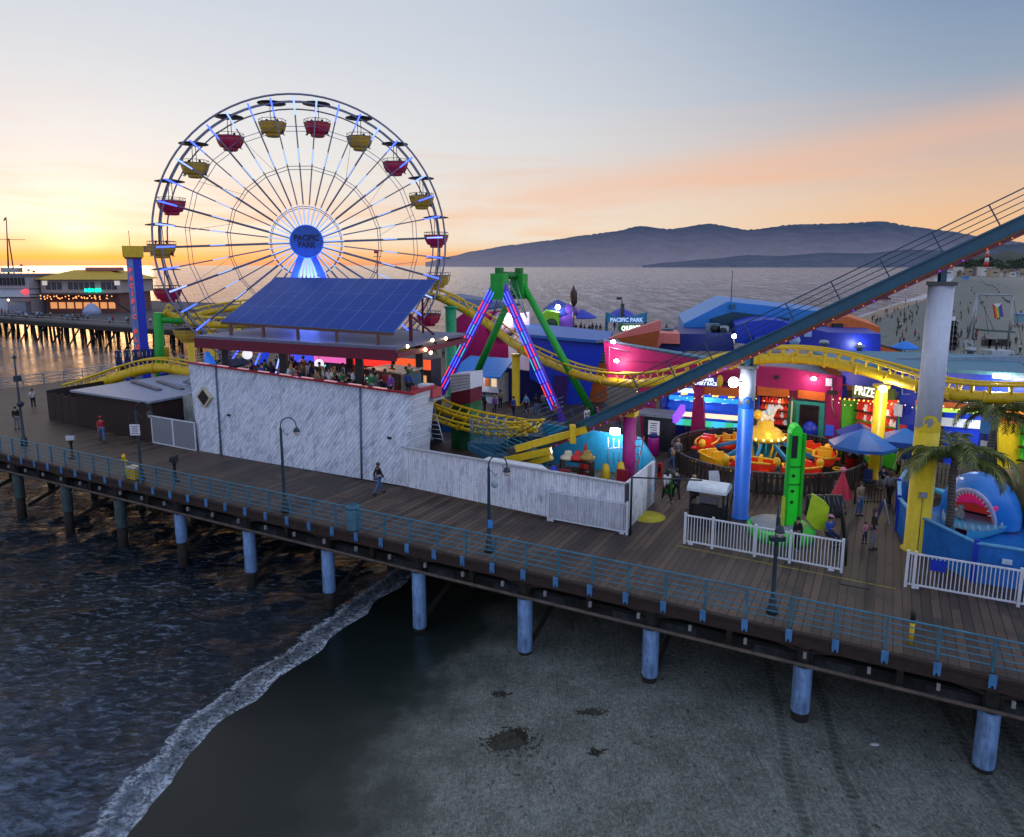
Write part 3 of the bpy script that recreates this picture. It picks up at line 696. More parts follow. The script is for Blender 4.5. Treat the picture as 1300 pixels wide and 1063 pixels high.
MB().box(c-PV*.08, (.72, .12, .72), rot=Matrix.Rotation(TH, 3, 'Z') @ Matrix.Rotation(pi/4, 3, 'Y')).build('diamond_panel', black, blk)
for (x, y) in ((495, 556), (291, 527)): MB().box(W(x, y)-PV*.05, (.22, .1, .12), TH).build('small_fitting', black, blk)
sl_ = TL.lerp(TR, 0)
for i in range(9):
    a = TL.lerp(TR, .06+.1*i); b2 = TL.lerp(TR, .06+.1*i+.05); MB().bar(a+UP*.13, b2+UP*.13, .14, .04).build('counter_light', E('soft_counter_glow', (1, .55, .6), .35), blk)
# pavilion roof
ROZ = 7.6
FL, FR, BRr = at(247, 426, ROZ), at(503, 441, ROZ), at(592, 423, ROZ); BLr = FL+(BRr-FR)*1.02
pav = thing('patio_pavilion', 'open sided pavilion with grey roof and maroon fascia over the patio', 'pavilion', P(-18, 10))
MB().extr([FL, FR, BRr, BLr], (0, 0, -.16)).build('roof', M('lilac_grey_roof', (.13, .14, .22), .55, var=.2, grime=.3), pav)
for a, b2 in ((FL, FR), (FR, BRr), (BLr, FL), (BRr, BLr)):
    nn = (b2-a).cross(UP).normalized()
    MB().bar(a-UP*.47+nn*.02, b2-UP*.47+nn*.02, .1, .62 if a in (FL, BLr) else .3).build('fascia', maroon, pav)
PT = []
for f in (.12, .43, .80): PT.append(FL.lerp(FR, f)+PV*.7)
PT += [P(-13.4, 12.2), P(-25, 12.2), P(-19, 12.2)]
for q in PT: MB().bar(Vector((q.x, q.y, 4.37)), Vector((q.x, q.y, ROZ-.17)), .42, .42).build('post', black, pav)
bulbs = [(766, 0), (0, 0)]
for i, (x, y, Yv) in enumerate(((517, 440, 39.5), (549, 432, 42), (566, 430, 43.5), (540, 444, 41), (547, 448, 41.5), (360, 440, 42.5), (300, 436, 44), (440, 446, 40.5))):
    MB().ball(atY(x, y, Yv), .10, 8, 6).build('light_bulb', warm, pav)
lamp('patio_glow', pav, P(-15, 9.5, 6.9), (1, .55, .35), 110, .3); lamp('patio_glow', pav, P(-22, 10, 6.9), (.8, .4, .8), 90, .3)  # unseen point lamps added under the roof for a coloured glow
# solar array standing on the roof
SB, ST = vpv(7.7), vpv(15.0)
s0, s1, s2, s3 = SB(281, 408), SB(500, 422), ST(557, 355), ST(350, 352)
s2 = s1+PV*7.6*.93+(s2-s1).dot(PU)*PU+UP*(s2.z-s1.z); 
sol = thing('solar_array', 'large tilted array of glossy blue solar panels above the pavilion roof', 'solar panels', P(-19, 10, ROZ))
m, t, b = base_mat('solar_cells'); uvn = t.n.new('ShaderNodeAttribute'); uvn.attribute_name = 'cell'; sp = t.n.new('ShaderNodeSeparateXYZ'); t.link(uvn.outputs['Vector'], sp.inputs[0])
def lines(x, n, wdt):
    f = t.math('FRACT', t.math('MULTIPLY', x, n)); return t.math('LESS_THAN', t.math('MINIMUM', f, t.math('SUBTRACT', 1., f)), wdt)
fine = t.math('MAXIMUM', lines(sp.outputs[0], 88., .06), lines(sp.outputs[1], 36., .07)); big = t.math('MAXIMUM', lines(sp.outputs[0], 11., .018), lines(sp.outputs[1], 3., .006))
colr = t.mix(t.math('MULTIPLY', fine, .32), (.0, .034, .235), (.008, .085, .33)); colr = t.mix(t.math('MULTIPLY', big, .5), colr, (.14, .28, .52))
t.link(colr, b.inputs['Base Color']); t.link(t.math('MULTIPLY_ADD', t.noise(t.pos(), 3, 4), .2, .22), b.inputs['Roughness']); b.inputs['Specular IOR Level'].default_value = .06
up_ = (s1-s0).cross(s3-s0).normalized()
mb = MB(); mb.extr([s0, s1, s2, s3], -up_*.06); o = mb.build('panels', m, sol)
a = o.data.attributes.new('cell', 'FLOAT_VECTOR', 'CORNER')
cc = [(0, 0, 0), (1, 0, 0), (1, 1, 0), (0, 1, 0)]
def cellof(p):
    p = Vector(p)+Vector(o['_o']); best = min(range(4), key=lambda i: min((p-s).length for s in ([s0, s1, s2, s3][i], [s0, s1, s2, s3][i]-up_*.06))); return cc[best]
for li, lp in enumerate(o.data.loops): a.data[li].vector = cellof(o.data.vertices[lp.vertex_index].co)
MB().bar(s0-UP*.12, s1-UP*.12, .12, .14).build('frame_rail', M('brown_steel', (.12, .05, .04), .5), sol); MB().bar(s3-UP*.14, s2-UP*.14, .12, .14).build('frame_rail', MATS['brown_steel'], sol)
for f in (.06, .27, .48, .70, .92):
    q = s0.lerp(s1, f); MB().bar(Vector((q.x, q.y, ROZ)), q-UP*.15, .16, .16).build('strut', MATS['brown_steel'], sol)
    r_ = s3.lerp(s2, f); MB().bar(Vector((r_.x, r_.y, ROZ)), r_-UP*.15, .14, .14).build('strut', maroon, sol)
q = s1.lerp(s2, .9); g_ = s1.lerp(s2, .35)
MB().bar(g_-UP*.2, Vector((q.x, q.y, ROZ)), .1, .1).build('brace', maroon, sol); MB().bar(Vector((g_.x, g_.y, ROZ)), g_-UP*.1, .2, .2).build('strut', maroon, sol)
# ================================================================ low boarded fence
fen = thing('boarded_fence', 'low whitewashed upright board fence enclosing the coaster yard', 'fence', P(-4, 6))
W2 = vpv(5.75)
f0, f1 = W2(512, 617), W2(796, 679); f1 = P(2.45, 5.6); f2 = at(830, 638)
mb = MB(); mb.extr([f0, f1, f1+UP*2.3, f0+UP*2.12], PV*.14); mb.build('front_boards', vert, fen)
m2 = board_mat('upright_whitewashed_side', 0, .14, (.09, .10, .13), (.40, .42, .48), (.66, .68, .74), .47)
e = (f2-f1).normalized(); mb = MB(); mb.extr([f1+e*.15, f2, f2+UP*2.2, f1+e*.15+UP*2.3], -PU*.14); mb.build('side_boards', m2, fen)
for q in (f1, f1+e*.1): MB().bar(q+PU*.05-PV*.03, q+PU*.05-PV*.03+UP*2.35, .14, .14).build('corner_post', M('dark_corner', (.05, .055, .07), .6), fen)
MB().bar(f0+UP*2.16, f1+UP*2.34, .2, .06).build('top_rail', M('grey_cap', (.40, .42, .46), .6, grime=.4), fen)
sill = MB().extr([P(-5.5, 6.5, 2.2), P(-2.4, 6.4, 2.2), P(-1.8, 6.4, 1.9), P(-5.5, 6.5, 1.9)], PV*.6).build('work_bench', white); tag(sill, 'long white bench top just behind the low boarded fence', 'bench')
# picket gates / fences
def picket(name, a, b2, label, cat, posts, h=1.3, pitch=.13):
    o = thing(name, label, cat, a); d_ = (b2-a); L = d_.length; d_.normalize(); ang = atan2(d_.y, d_.x)
    for z in (.14, h): MB().bar(a+UP*z, b2+UP*z, .06, .06).build('rail', white, o)
    n_ = int(L/pitch); mb = MB()
    for i in range(1, n_): mb.box(a+d_*(L*i/n_)+UP*(h/2+.07), (.032, .032, h-.12), ang)
    mb.build('pickets', white, o)
    for f in posts: MB().box(a+d_*(L*f)+UP*(h/2+.05), (.10, .10, h+.12), ang).build('post', white, o)
    for f in (posts[0]+.04, posts[-1]-.06):
        MB().box(a+d_*(L*f)+UP*.06, (.22, .05, .12), ang).build('foot', white, o)
    return o
picket('picket_gate', P(-1.3, 5.45), P(2.6, 5.45), 'white picket gate folded against the low boarded fence', 'gate', (0, 1.0), 1.45, .11)
picket('picket_fence', P(5.16, 5.68), P(11.4, 5.62), 'white picket fence in front of the green tower ride', 'fence', (0, .19, .47, .69, 1.0))
pf2 = picket('picket_fence', P(13.62, 5.41), P(22, 5.55), 'white picket fence in front of the blue shark pool', 'fence', (0, .03, .42, .62, .82, 1.0), 1.35)
MB().box(P(14.6, 5.36, 1.05), (.5, .03, .42), TH).build('notice', blue, pf2)
# ================================================================ Ferris wheel
WD = 61.6
dirw = ray(381, 337); dirw.z = 0; dirw.normalize()
WC = Vector((0, 0, 0)) + Vector((ray(389.5, 311).x, ray(389.5, 311).y, 0))*(61.0/ray(389.5, 311).y); WC.z = 13.9
WN = -Vector((WC.x, WC.y, 0)).normalized(); WR = UP.cross(WN); WR.normalize()     # normal to the viewer, right
if WR.x < 0: WR = -WR
R = 11.6; HW = 1.35
def wp(r, ang, off):   # ang clockwise from top
    return WC + WR*(r*sin(ang)) + UP*(r*cos(ang)) + WN*off
fw = thing('ferris_wheel', 'giant spoked Ferris wheel with blue light strips towering over the patio', 'Ferris wheel', Vector((WC.x, WC.y, 0)))
rimm = M('rim_dark_steel', (.17, .18, .22), .4, .4, var=.25)
PH = radians(6.5); NG = 20
for off in (HW, -HW):
    MB().tube([wp(R, 2*pi*i/80, off) for i in range(80)], .08, 8, closed=True).build('rim', rimm, fw)
    MB().tube([wp(R-.62, 2*pi*i/80, off) for i in range(80)], .06, 6, closed=True).build('rim', rimm, fw)
    for rr_, th_ in ((.25, .03), (.53, .028), (.80, .026)):
        MB().tube([wp(R*rr_, PH+2*pi*i/NG, off*.8) for i in range(NG)], th_, 5, closed=True, smooth=False).build('tie_ring', rimm, fw)
for i in range(40):
    a = PH+2*pi*i/40
    s_ = MB().tube([wp(.7, a, HW+.25), wp(R-.35, a, HW)], .055, 6).build('spoke', rimm, fw)
    mb = MB()
    brk_ = [(.08, 0), (.26, 2), (.54, 0), (.64, 2), (.86, 1), (.98, 1)]
    mb.tube([wp(R*q_, a, HW+.26*(1-q_)+.07) for q_, _ in brk_], [.048, .040, .040, .040, .06, .08], 6)
    for j_ in range(5):
        for k_ in range(6): mb.m[j_*6+k_] = brk_[j_][1]
    mb.build('light_strip', [led_white, led_blue if i % 3 else E('pale_blue_led', (.22, .32, 1.), 2.2), rimm], s_)
for i in range(20):
    a = PH+2*pi*i/20+pi/20
    MB().tube([wp(.7, a, -HW-.2), wp(R-.35, a, -HW)], .045, 5).build('spoke', rimm, fw)
for i in range(40):
    a = PH+2*pi*i/40
    MB().tube([wp(R-.3, a, -HW), wp(R-.3, a, HW)], .06, 5).build('cross_tie', rimm, fw)
MB().lathe([(.55, -2.3), (.55, 2.3)], WC, 18, axis=WN).build('axle', steel, fw)
hb = MB().lathe([(1.24, 2.3), (1.3, 2.36), (1.3, 2.5), (1.24, 2.55)], WC, 36, axis=WN).build('hub_sign', M('hub_sign_blue', (.008, .055, .20), .4, emit=(.01, .07, .28), es=.15), fw)
text('hub_sign_writing', 'PACIFIC\nPARK', WC+WN*2.58+UP*.02, WR, UP, 1.05, M('sign_navy', (.002, .004, .02), .5), hb, .035, 1.95)
MB().tube([WC+WN*2.56+(WR*cos(2*pi*i/36)+UP*sin(2*pi*i/36))*1.3 for i in range(36)], .04, 6, closed=True).build('sign_border', skyblue, hb)
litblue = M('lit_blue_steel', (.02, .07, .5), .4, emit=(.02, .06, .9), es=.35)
for off in (2.0, -2.0):
    for sgn in (-1, 1):
        MB().bar(WC+WN*off, Vector((WC.x, WC.y, 0))+WR*(5.6*sgn)+WN*off*1.5, .5, .5, up=WN).build('support_leg', litblue, fw)
fan = MB()
for i in range(7):
    q = (i-3)/3
    fan.tube([WC+WN*1.9+WR*q*.5-UP*1.2, Vector((WC.x, WC.y, 5.5))+WN*1.9+WR*q*2.5], .10, 6)
fan.build('light_fan', E('icy_led', (.30, .50, 1.), 1.1), fw)
for a in (25, 50, 75, -30, -60, -85, 100, 250):     # light crossing braces in the frame
    MB().tube([wp(R*.8, radians(a), HW*.8), wp(R*.53, radians(a+9), -HW*.8)], .015, 4).build('brace_wire', rimm, fw)
lamp('wheel_glow', fw, WC-UP*3+WN*3, (.12, .22, 1.), 900, .5); lamp('wheel_glow', fw, WC+WN*5.0-UP*2.4-WR*.5, (.05, .12, 1.), 520, .5); lamp('wheel_glow', fw, WC-UP*7+WN*4+WR*2, (.12, .2, 1.), 500, .5)  # unseen blue lamps added; the second throws blue on the solar panels
# gondolas
gy = M('gondola_yellow', (.50, .30, .02), .4, var=.15, grime=.2); gr = M('gondola_red', (.42, .012, .05), .4, var=.15, grime=.2)
canm = M('canopy_dark', (.03, .035, .05), .5)
def gondola(paint):
    g = thing('gondola', 'x', 'gondola', (0, 0, 0), 'gondolas of the Ferris wheel')
    MB().lathe([(.50, -2.62), (.55, -2.58), (.58, -2.40), (.80, -2.34), (.98, -2.0), (1.08, -1.62), (1.09, -1.56), (1.02, -1.60), (.85, -2.1), (0, -2.2)], n=8, smooth=False).build('tub', paint, g)
    MB().lathe([(1.02, -1.56), (1.11, -1.56), (1.11, -1.50), (1.02, -1.50), (1.02, -1.56)], n=8, smooth=False).build('tub_rim', steel, g)
    MB().lathe([(0, .2), (.4, .16), (1.12, .02), (1.14, -.03), (.3, -.02), (0, -.02)], n=14).build('canopy', canm, g)
    mb = MB()
    for x in (-.12, .12): mb.tube([(x, 0, -.05), (x*1.4, 0, -2.4)], .03, 6)
    mb.tube([(0, 0, -1.9), (0, 0, -2.3)], .25, 8); mb.build('pole', steel, g)
    for k in range(8):
        q_ = Vector((1.06*cos(pi*k/4), 1.06*sin(pi*k/4), -1.5)); MB().tube([q_, q_+UP*.22], .02, 5).build('rail_post', steel, g)
    MB().tube([(1.06*cos(pi*k/4), 1.06*sin(pi*k/4), -1.28) for k in range(8)], .022, 5, closed=True, smooth=False).build('safety_rail', steel, g)
    MB().lathe([(.86, -2.06), (1.03, -1.74), (1.06, -1.74), (.9, -2.06)], n=8, smooth=False).build('trim_band', M('gondola_trim', (.30, .20, .12), .5), g)
    MB().lathe([(.9, -2.0), (.9, -1.9), (.55, -1.9), (.55, -2.0)], n=12).build('bench', black, g)
    return g
G = [gondola(gy), gondola(gr)]; used = [0, 0]
CLK = []
for i in range(NG):
    a = (PH+2*pi*i/NG) % (2*pi); c = i % 2      # i=0 red (6.5 deg), i=19 yellow
    c = 1-c
    g = G[c] if not used[c] else copy_tree(G[c]); used[c] = 1
    g.location = wp(R-.32, a, 0); g['_o'] = tuple(g.location); g.rotation_euler = (0, 0, atan2(WR.y, WR.x))
    hrs = a/(2*pi)*12; col_ = ('yellow', 'red')[c]
    h = int(hrs); fr = hrs-h; nm = ['twelve', 'one', 'two', 'three', 'four', 'five', 'six', 'seven', 'eight', 'nine', 'ten', 'eleven', 'twelve']
    ph = 'just past %s' % nm[h] if fr < .34 else ('halfway between %s and %s' % (nm[h], nm[h+1]) if fr < .67 else 'just before %s' % nm[h+1])
    g['label'] = '%s open gondola %s o\'clock on the Ferris wheel' % (col_, ph)
# ================================================================ drop tower at left
dpb = atY(183, 487, 68); DX = Vector((dpb.x, dpb.y, 0)); DD = Vector((DX.x, DX.y, 0)).normalized(); DR = Vector((DD.y, -DD.x, 0))
dt = thing('drop_tower', 'tall blue drop tower ride with yellow head and red upright letters', 'drop tower', DX)
zt = atY(178, 308, 68).z
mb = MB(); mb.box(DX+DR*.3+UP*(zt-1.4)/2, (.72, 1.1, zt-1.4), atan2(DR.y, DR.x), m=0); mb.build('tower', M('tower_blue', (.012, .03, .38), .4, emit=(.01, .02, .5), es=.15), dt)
sg = MB().box(DX-DR*.33+UP*(zt-1.4)/2-DD*.1, (.55, 1.05, zt-1.4), atan2(DR.y, DR.x)).build('sign_side', M('tower_light_face', (.16, .24, .50), .5), dt)
for i, ch in enumerate('PACIFIC PLUNGE'):
    if ch != ' ': text('letter', ch, DX-DR*.33-DD*.74+UP*(zt-2.6-.72*i), DR, UP, .46, E('red_neon', (1., .08, .06), .55), sg, .03, .30 if ch != 'I' else .07)
MB().box(DX+UP*(zt-.85), (1.75, 1.6, 1.05), atan2(DR.y, DR.x)).build('head', yellow, dt); MB().box(DX+UP*(zt-1.42), (1.5, 1.4, .2), atan2(DR.y, DR.x)).build('collar', maroon, dt)
MB().box(DX+DR*1.5+UP*(zt-.6), (1.2, 1.0, .6), atan2(DR.y, DR.x)).build('winch_box', M('tan_box', (.35, .22, .08), .6), dt)
MB().tube([DX-DR*.2+UP*zt-UP*.3, DX-DR*.2+UP*(zt+1.1)], .03).build('aerial', steel, dt)
car = MB(); car.box(DX+UP*2.75-DD*.1, (4.4, 2.0, .3), atan2(DR.y, DR.x)); cs = car.build('seat_ring', blue, dt)
for k in range(6): 
    mb = MB(); mb.box(DX-DD*1.0+DR*(-1.95+.72*k)+UP*3.5, (.56, .35, 1.2), atan2(DR.y, DR.x)); mb.box(DX-DD*1.3+DR*(-1.95+.72*k)+UP*3.05, (.5, .6, .16), atan2(DR.y, DR.x)); mb.build('seat', M('seat_navy', (.02, .03, .10), .5), cs)
    MB().tube([DX-DD*1.25+DR*(-2.1+.72*k)+UP*3.9, DX-DD*1.45+DR*(-2.1+.72*k)+UP*3.3, DX-DD*1.45+DR*(-1.75+.72*k)+UP*3.3, DX-DD*1.25+DR*(-1.75+.72*k)+UP*3.9], .05, 6).build('restraint', galv, cs)
MB().box(DX+DR*1.9+UP*3.4, (1.0, 1.0, 1.5), atan2(DR.y, DR.x)).build('carriage', yellow, dt)
# green pipe frame
q = atY(200, 450, 66); q2 = atY(201, 397, 66); q3 = atY(232, 408, 66.5)
gf = thing('pipe_support', 'green pipe bracket beside the drop tower holding yellow track', 'support', Vector((q.x, q.y, 0)))
MB().tube([Vector((q.x, q.y, 0)), q2], .42, 12).build('column', green, gf); MB().tube([q2-UP*.6, q3], .34, 12).build('arm', green, gf)
# ================================================================ yellow coaster tracks
def track(name, label, pts, gauge=.5, sup=None, r=.31, sub=7, paint=None):
    path = smooth_path(pts, sub); root = thing(name, label, 'coaster track', Vector((path[0].x, path[0].y, 0)))
    paint = paint or yellow
    MB().tube(path, r, 12).build('spine', paint, root)
    L = []; Rr = []
    for i, p in enumerate(path):
        d_ = (path[min(i+1, len(path)-1)]-path[max(i-1, 0)]).normalized(); sd_ = d_.cross(UP).normalized(); nn = sd_.cross(d_)
        L.append(p+nn*(r+.38)-sd_*gauge); Rr.append(p+nn*(r+.38)+sd_*gauge)
    for q in (L, Rr): MB().tube(q, .085, 8).build('rail', paint, root)
    for i in range(0, len(path), 3):
        mb = MB(); mb.tube([L[i], path[i], Rr[i]], .06, 6); mb.build('tie', paint, root)
    for i in range(1, len(path), 7): MB().tube([path[i], path[i]+(path[min(i+1, len(path)-1)]-path[i]).normalized()*.14], r+.06, 12).build('flange', paint, root)
    return root, path
TB = [(530, 372, 66), (560, 379, 65), (590, 394, 66), (620, 413, 63.5), (655, 440, 60.5), (690, 458, 58.6), (725, 473, 55.5), (760, 482, 52), (800, 487, 48.3), (840, 484, 46), (880, 475, 45), (920, 464, 44), (960, 457, 43), (1000, 455, 42), (1040, 458, 41), (1080, 466, 40), (1120, 477, 39), (1160, 489, 37.5), (1200, 499, 36), (1240, 504, 35), (1300, 506, 34), (1350, 503, 33)]
tb, tbp = track('coaster_track', 'long yellow coaster track winding past the magenta and blue buildings', [atY(*p) for p in TB])
def col_at(x, yt, Y, label, paint, r=.34, extra=None):
    p = atY(x, yt, Y); o = thing('track_column', label, 'column', Vector((p.x, p.y, 0)))
    MB().lathe([(r+.12, 0), (r+.12, .06), (r, .1), (r, p.z-.35)], (p.x, p.y, 0), 18).build('shaft', paint, o)
    MB().lathe([(r+.05, p.z-.4), (r+.12, p.z-.3), (r+.12, p.z-.2)], (p.x, p.y, 0), 18).build('cap', paint, o); return o
brightyel = M('bright_yellow_paint', (.75, .50, .01), .35, var=.1, grime=.15)
col_at(655, 446, 60.5, 'yellow column under the coaster track behind the green swing frame', brightyel)
col_at(1120, 484, 39.1, 'yellow column in front of the prize stall', brightyel)
col_at(572, 386, 64.7, 'green column under the track right of the Ferris wheel', M('mint_green_paint', (.02, .30, .12), .4), .5)
TA = [(208, 395, 66), (225, 404, 66.5), (250, 411, 67), (285, 413, 67), (320, 412, 68), (360, 412, 69)]
ta, tap = track('coaster_track', 'yellow coaster track dipping behind the foot of the Ferris wheel', [atY(*p) for p in TA])
col_at(268, 415, 67, 'short yellow column under the dipping track behind the Ferris wheel', brightyel)
TA2 = [(222, 411, 74), (255, 399, 76), (300, 391, 77), (345, 386, 78), (390, 386, 79)]
ta2, tp2 = track('coaster_track', 'farther yellow coaster track curving up behind the Ferris wheel', [atY(*p) for p in TA2])
for i, x in enumerate((240, 300)): col_at(x, (410, 393)[i], (75, 77)[i], ('first', 'second')[i]+' thin yellow column under the farther curving track', brightyel)
TD = [(88, 499, 60), (110, 493, 60), (135, 484, 60), (165, 474, 60), (190, 468, 60), (215, 468, 60), (245, 474, 59)]
td, tdp = track('coaster_track', 'low yellow coaster track rising behind the brown shed', [atY(*p) for p in TD], r=.42)
for i, x in enumerate((120, 165, 208)): col_at(x, (490, 476, 470)[i], 60, ('first', 'second', 'third')[i]+' blue support from the left under the low yellow track', blue, .3)
TC = [(541, 512, 46), (560, 522, 45.3), (585, 531, 44.3), (612, 538, 43.2), (640, 543, 42), (664, 547, 40.8), (680, 546, 39.4)]
tc, tcp = track('coaster_track', 'bright yellow double tube track entering the foot of the lift hill', [atY(*p) for p in TC], r=.16, gauge=.6)
TC2 = [(541, 528, 45), (575, 541, 43.6), (612, 550, 42), (640, 553, 40.8), (668, 552, 39.6)]
track('coaster_track', 'lower yellow maintenance track under the entering track', [atY(*p) for p in TC2], r=.12, gauge=.5)
# ================================================================ lift hill
LB = Vector((11.1, 32.7, 8.15)); LD = Vector((6.2, -3.95, 4.05))
bl_ = atY(953, 440, 32.7); LB = Vector((bl_.x, 32.7, bl_.z)); pr_ = atY(1197, 327, 28.75); LD = pr_-LB
L0 = LB-LD*1.62-UP*.13; L1 = LB+LD*2.1-UP*.13
LE = LD.normalized(); LSd = LE.cross(UP).normalized(); LU = LSd.cross(LE)
if LSd.y > 0: LSd = -LSd       # towards the viewer
lift = thing('lift_hill', 'steep straight teal lift hill of the coaster with side railings and bulbs', 'coaster lift', Vector((L0.x, L0.y, 0)))
for sgn in (1, -1):
    MB().bar(L0+LSd*.9*sgn, L1+LSd*.9*sgn, .16, .44, up=UP).build('side_beam', teal, lift)
    MB().bar(L0+LSd*.92*sgn+LU*.25, L1+LSd*.92*sgn+LU*.25, .34, .07).build('flange', teal, lift)
    MB().bar(L0+LSd*.92*sgn-LU*.25, L1+LSd*.92*sgn-LU*.25, .34, .07).build('flange', M('orange_brown_flange', (.16, .06, .012), .5), lift)
MB().bar(L0+LSd*.98-LU*.34, L1+LSd*.98-LU*.34, .06, .13).build('light_rail', M('purple_brown_rail', (.12, .03, .06), .5, var=.6, nscale=5, emit=(.25, .05, .12), es=.10), lift)
MB().bar(L0+LU*.1, L1+LU*.1, 1.6, .06).build('walkway', M('teal_grating', (.012, .05, .08), .7), lift)
MB().tube([L0-LU*.05, L1-LU*.05], .13, 10).build('spine', M('ochre_rail', (.28, .15, .02), .5), lift)
LL = (L1-L0).length; NPST = int(LL/1.75)
for sgn in (1,):
    for k in range(4):
        h = .28+.215*(k+1)
        MB().tube([L0+LSd*1.0*sgn+LU*h, L1+LSd*1.0*sgn+LU*h], .02 if k < 3 else .028, 6).build('handrail', M('teal_rail', (.012, .06, .10), .4, .2), lift)
    for i in range(int(LL/2.0)):
        q = L0+LE*(2.0*i)+LSd*1.0*sgn; MB().bar(q+LU*.27, q+LU*1.15, .05, .05, up=LE).build('rail_post', MATS['teal_rail'], lift)
nb_ = int(LL/.42)
for i in range(nb_):
    q = L0+LE*(.42*i+.2)+LSd*1.03-LU*.34; c = (E('red_orange_led', (.8, .12, .03), .5), E('dim_purple_led', (.25, .05, .9), .8), E('dim_orange_led', (.9, .22, .05), .5), MATS['orange_brown_flange'])[(0, 2, 3, 1, 2, 1, 3, 2)[i % 8]]
    if i % 5 == 4: c = E('mid_orange_led', (1., .22, .05), .8) if i > nb_*.75 else c
    MB().ball(q, .038, 7, 5).build('light_bulb', c, lift)
MB().bar(L0-LE*.1-LU*.1, L0-LE*.1+LU*.5, 2, .1, up=LE).build('end_plate', teal, lift)
# pillars under the lift
def wave_pillar(x, yb, yt, Yv, r, low, label, zsplit, lowm, curl):
    p = atY(x, yt, Yv); o = thing('lift_pillar', label, 'pillar', Vector((p.x, p.y, 0)))
    MB().lathe([(r+.12, 0), (r+.12, .05), (r, .08), (r, zsplit)], (p.x, p.y, 0), 32).build('lower_shaft', lowm, o)
    MB().lathe([(r, zsplit), (r, p.z-.55)], (p.x, p.y, 0), 32).build('upper_shaft', M('pillar_white', (.58, .62, .72), .45, var=.08, grime=.15), o)
    MB().box((p.x, p.y, p.z-.5), (2*r+.1, 2*r+.1, .14), TH).build('cap_plate', steel, o)
    for sgn in (-1, 1): MB().bar(Vector((p.x, p.y, p.z-.5))+LSd*.28*sgn, Vector((p.x, p.y, p.z+.1))+LSd*.28*sgn, .22, .22).build('saddle', teal, o)
    # curling wave painted round the shaft
    ang0 = atan2(-p.y, -p.x); nseg = 64
    def ring(t_, z): return Vector((p.x+(r+.006)*cos(ang0+t_), p.y+(r+.006)*sin(ang0+t_), z))
    top = [zsplit+.75*r*abs(sin(1.1*(i/nseg*2*pi)+.6))**3+.06 for i in range(nseg+1)]
    mb = MB()
    for i in range(nseg):
        a, b2 = i/nseg*2*pi, (i+1)/nseg*2*pi; mb.add([ring(a, zsplit-.05), ring(b2, zsplit-.05), ring(b2, top[i+1]), ring(a, top[i])], [[0, 1, 2, 3]])
    cx_, cz_ = -.12, zsplit+.9*r
    N_ = 26
    for i in range(N_):     # hooked crest
        f0_, f1_ = i/N_, (i+1)/N_
        def sp_(f, k):
            a = radians(-50)+f*radians(280); rr_ = r*(.56-.16*f)+k*r*(.20*(1-f)+.03); return ring((rr_*cos(a)+.1*r)/r, cz_-.12*r+rr_*sin(a)*1.05)
        mb.add([sp_(f0_, -1), sp_(f1_, -1), sp_(f1_, 1), sp_(f0_, 1)], [[0, 1, 2, 3]])
    mb.build('painted_wave', lowm, o)
    return o, p
py_ = M('pillar_yellow', (.72, .52, .02), .4, var=.1, grime=.25); pb_ = M('pillar_blue', (.015, .13, .62), .4, var=.12, grime=.1)
pl1, pp1 = wave_pillar(1197, 698, 344, 28.75, .47, 0, 'thick lift pillar with yellow lower half and white top beside the palm', atY(1180, 545, 28.75).z, py_, 1)
MB().box((pp1.x-.2, pp1.y-.5, 2.6), (.28, .12, .22)).build('junction_box', galv, pl1); MB().tube([(pp1.x-.2, pp1.y-.49, 0), (pp1.x-.2, pp1.y-.49, 2.5)], .015, 5).build('conduit', steel, pl1)
pl2, pp2 = wave_pillar(951, 657, 452, 32.7, .36, 0, 'lift pillar with blue lower half and white top beside the round ride', atY(948, 516, 32.7).z, pb_, 1)
t_m = ((7.3-LB.x)/LD.x); mg = LB+LD*((6.1-LB.x)/LD.x)
pl3 = thing('lift_pillar', 'magenta lift pillar with yellow bracket inside the coaster yard', 'pillar', Vector((mg.x, mg.y, 0)))
MB().lathe([(.34, 0), (.34, mg.z-.5)], (mg.x, mg.y, 0), 20).build('shaft', M('pink_magenta_paint', (.42, .03, .22), .45), pl3); MB().box((mg.x, mg.y, mg.z-.6), (.7, .7, .25), TH).build('bracket', yellow, pl3)
# foot of the lift
ft = thing('lift_machinery', 'yellow chain drive frame and grey motor at the foot of the lift hill', 'machinery', Vector((L0.x+1.5, L0.y, 0)))
for (a, b2) in (((655, 570), (745, 545)), ((640, 585), (700, 572)), ((668, 590), (700, 580))):
    MB().bar(atY(a[0], a[1], 37), atY(b2[0], b2[1], 36), .3, .34).build('frame_beam', yellow, ft)
MB().bar(atY(727, 540, 36), atY(727, 562, 36), .5, .3).build('frame_post', yellow, ft)
MB().box(atY(665, 580, 37.5), (1.5, 1, 1.0), TH).build('motor', M('motor_grey', (.06, .06, .06), .5), ft)
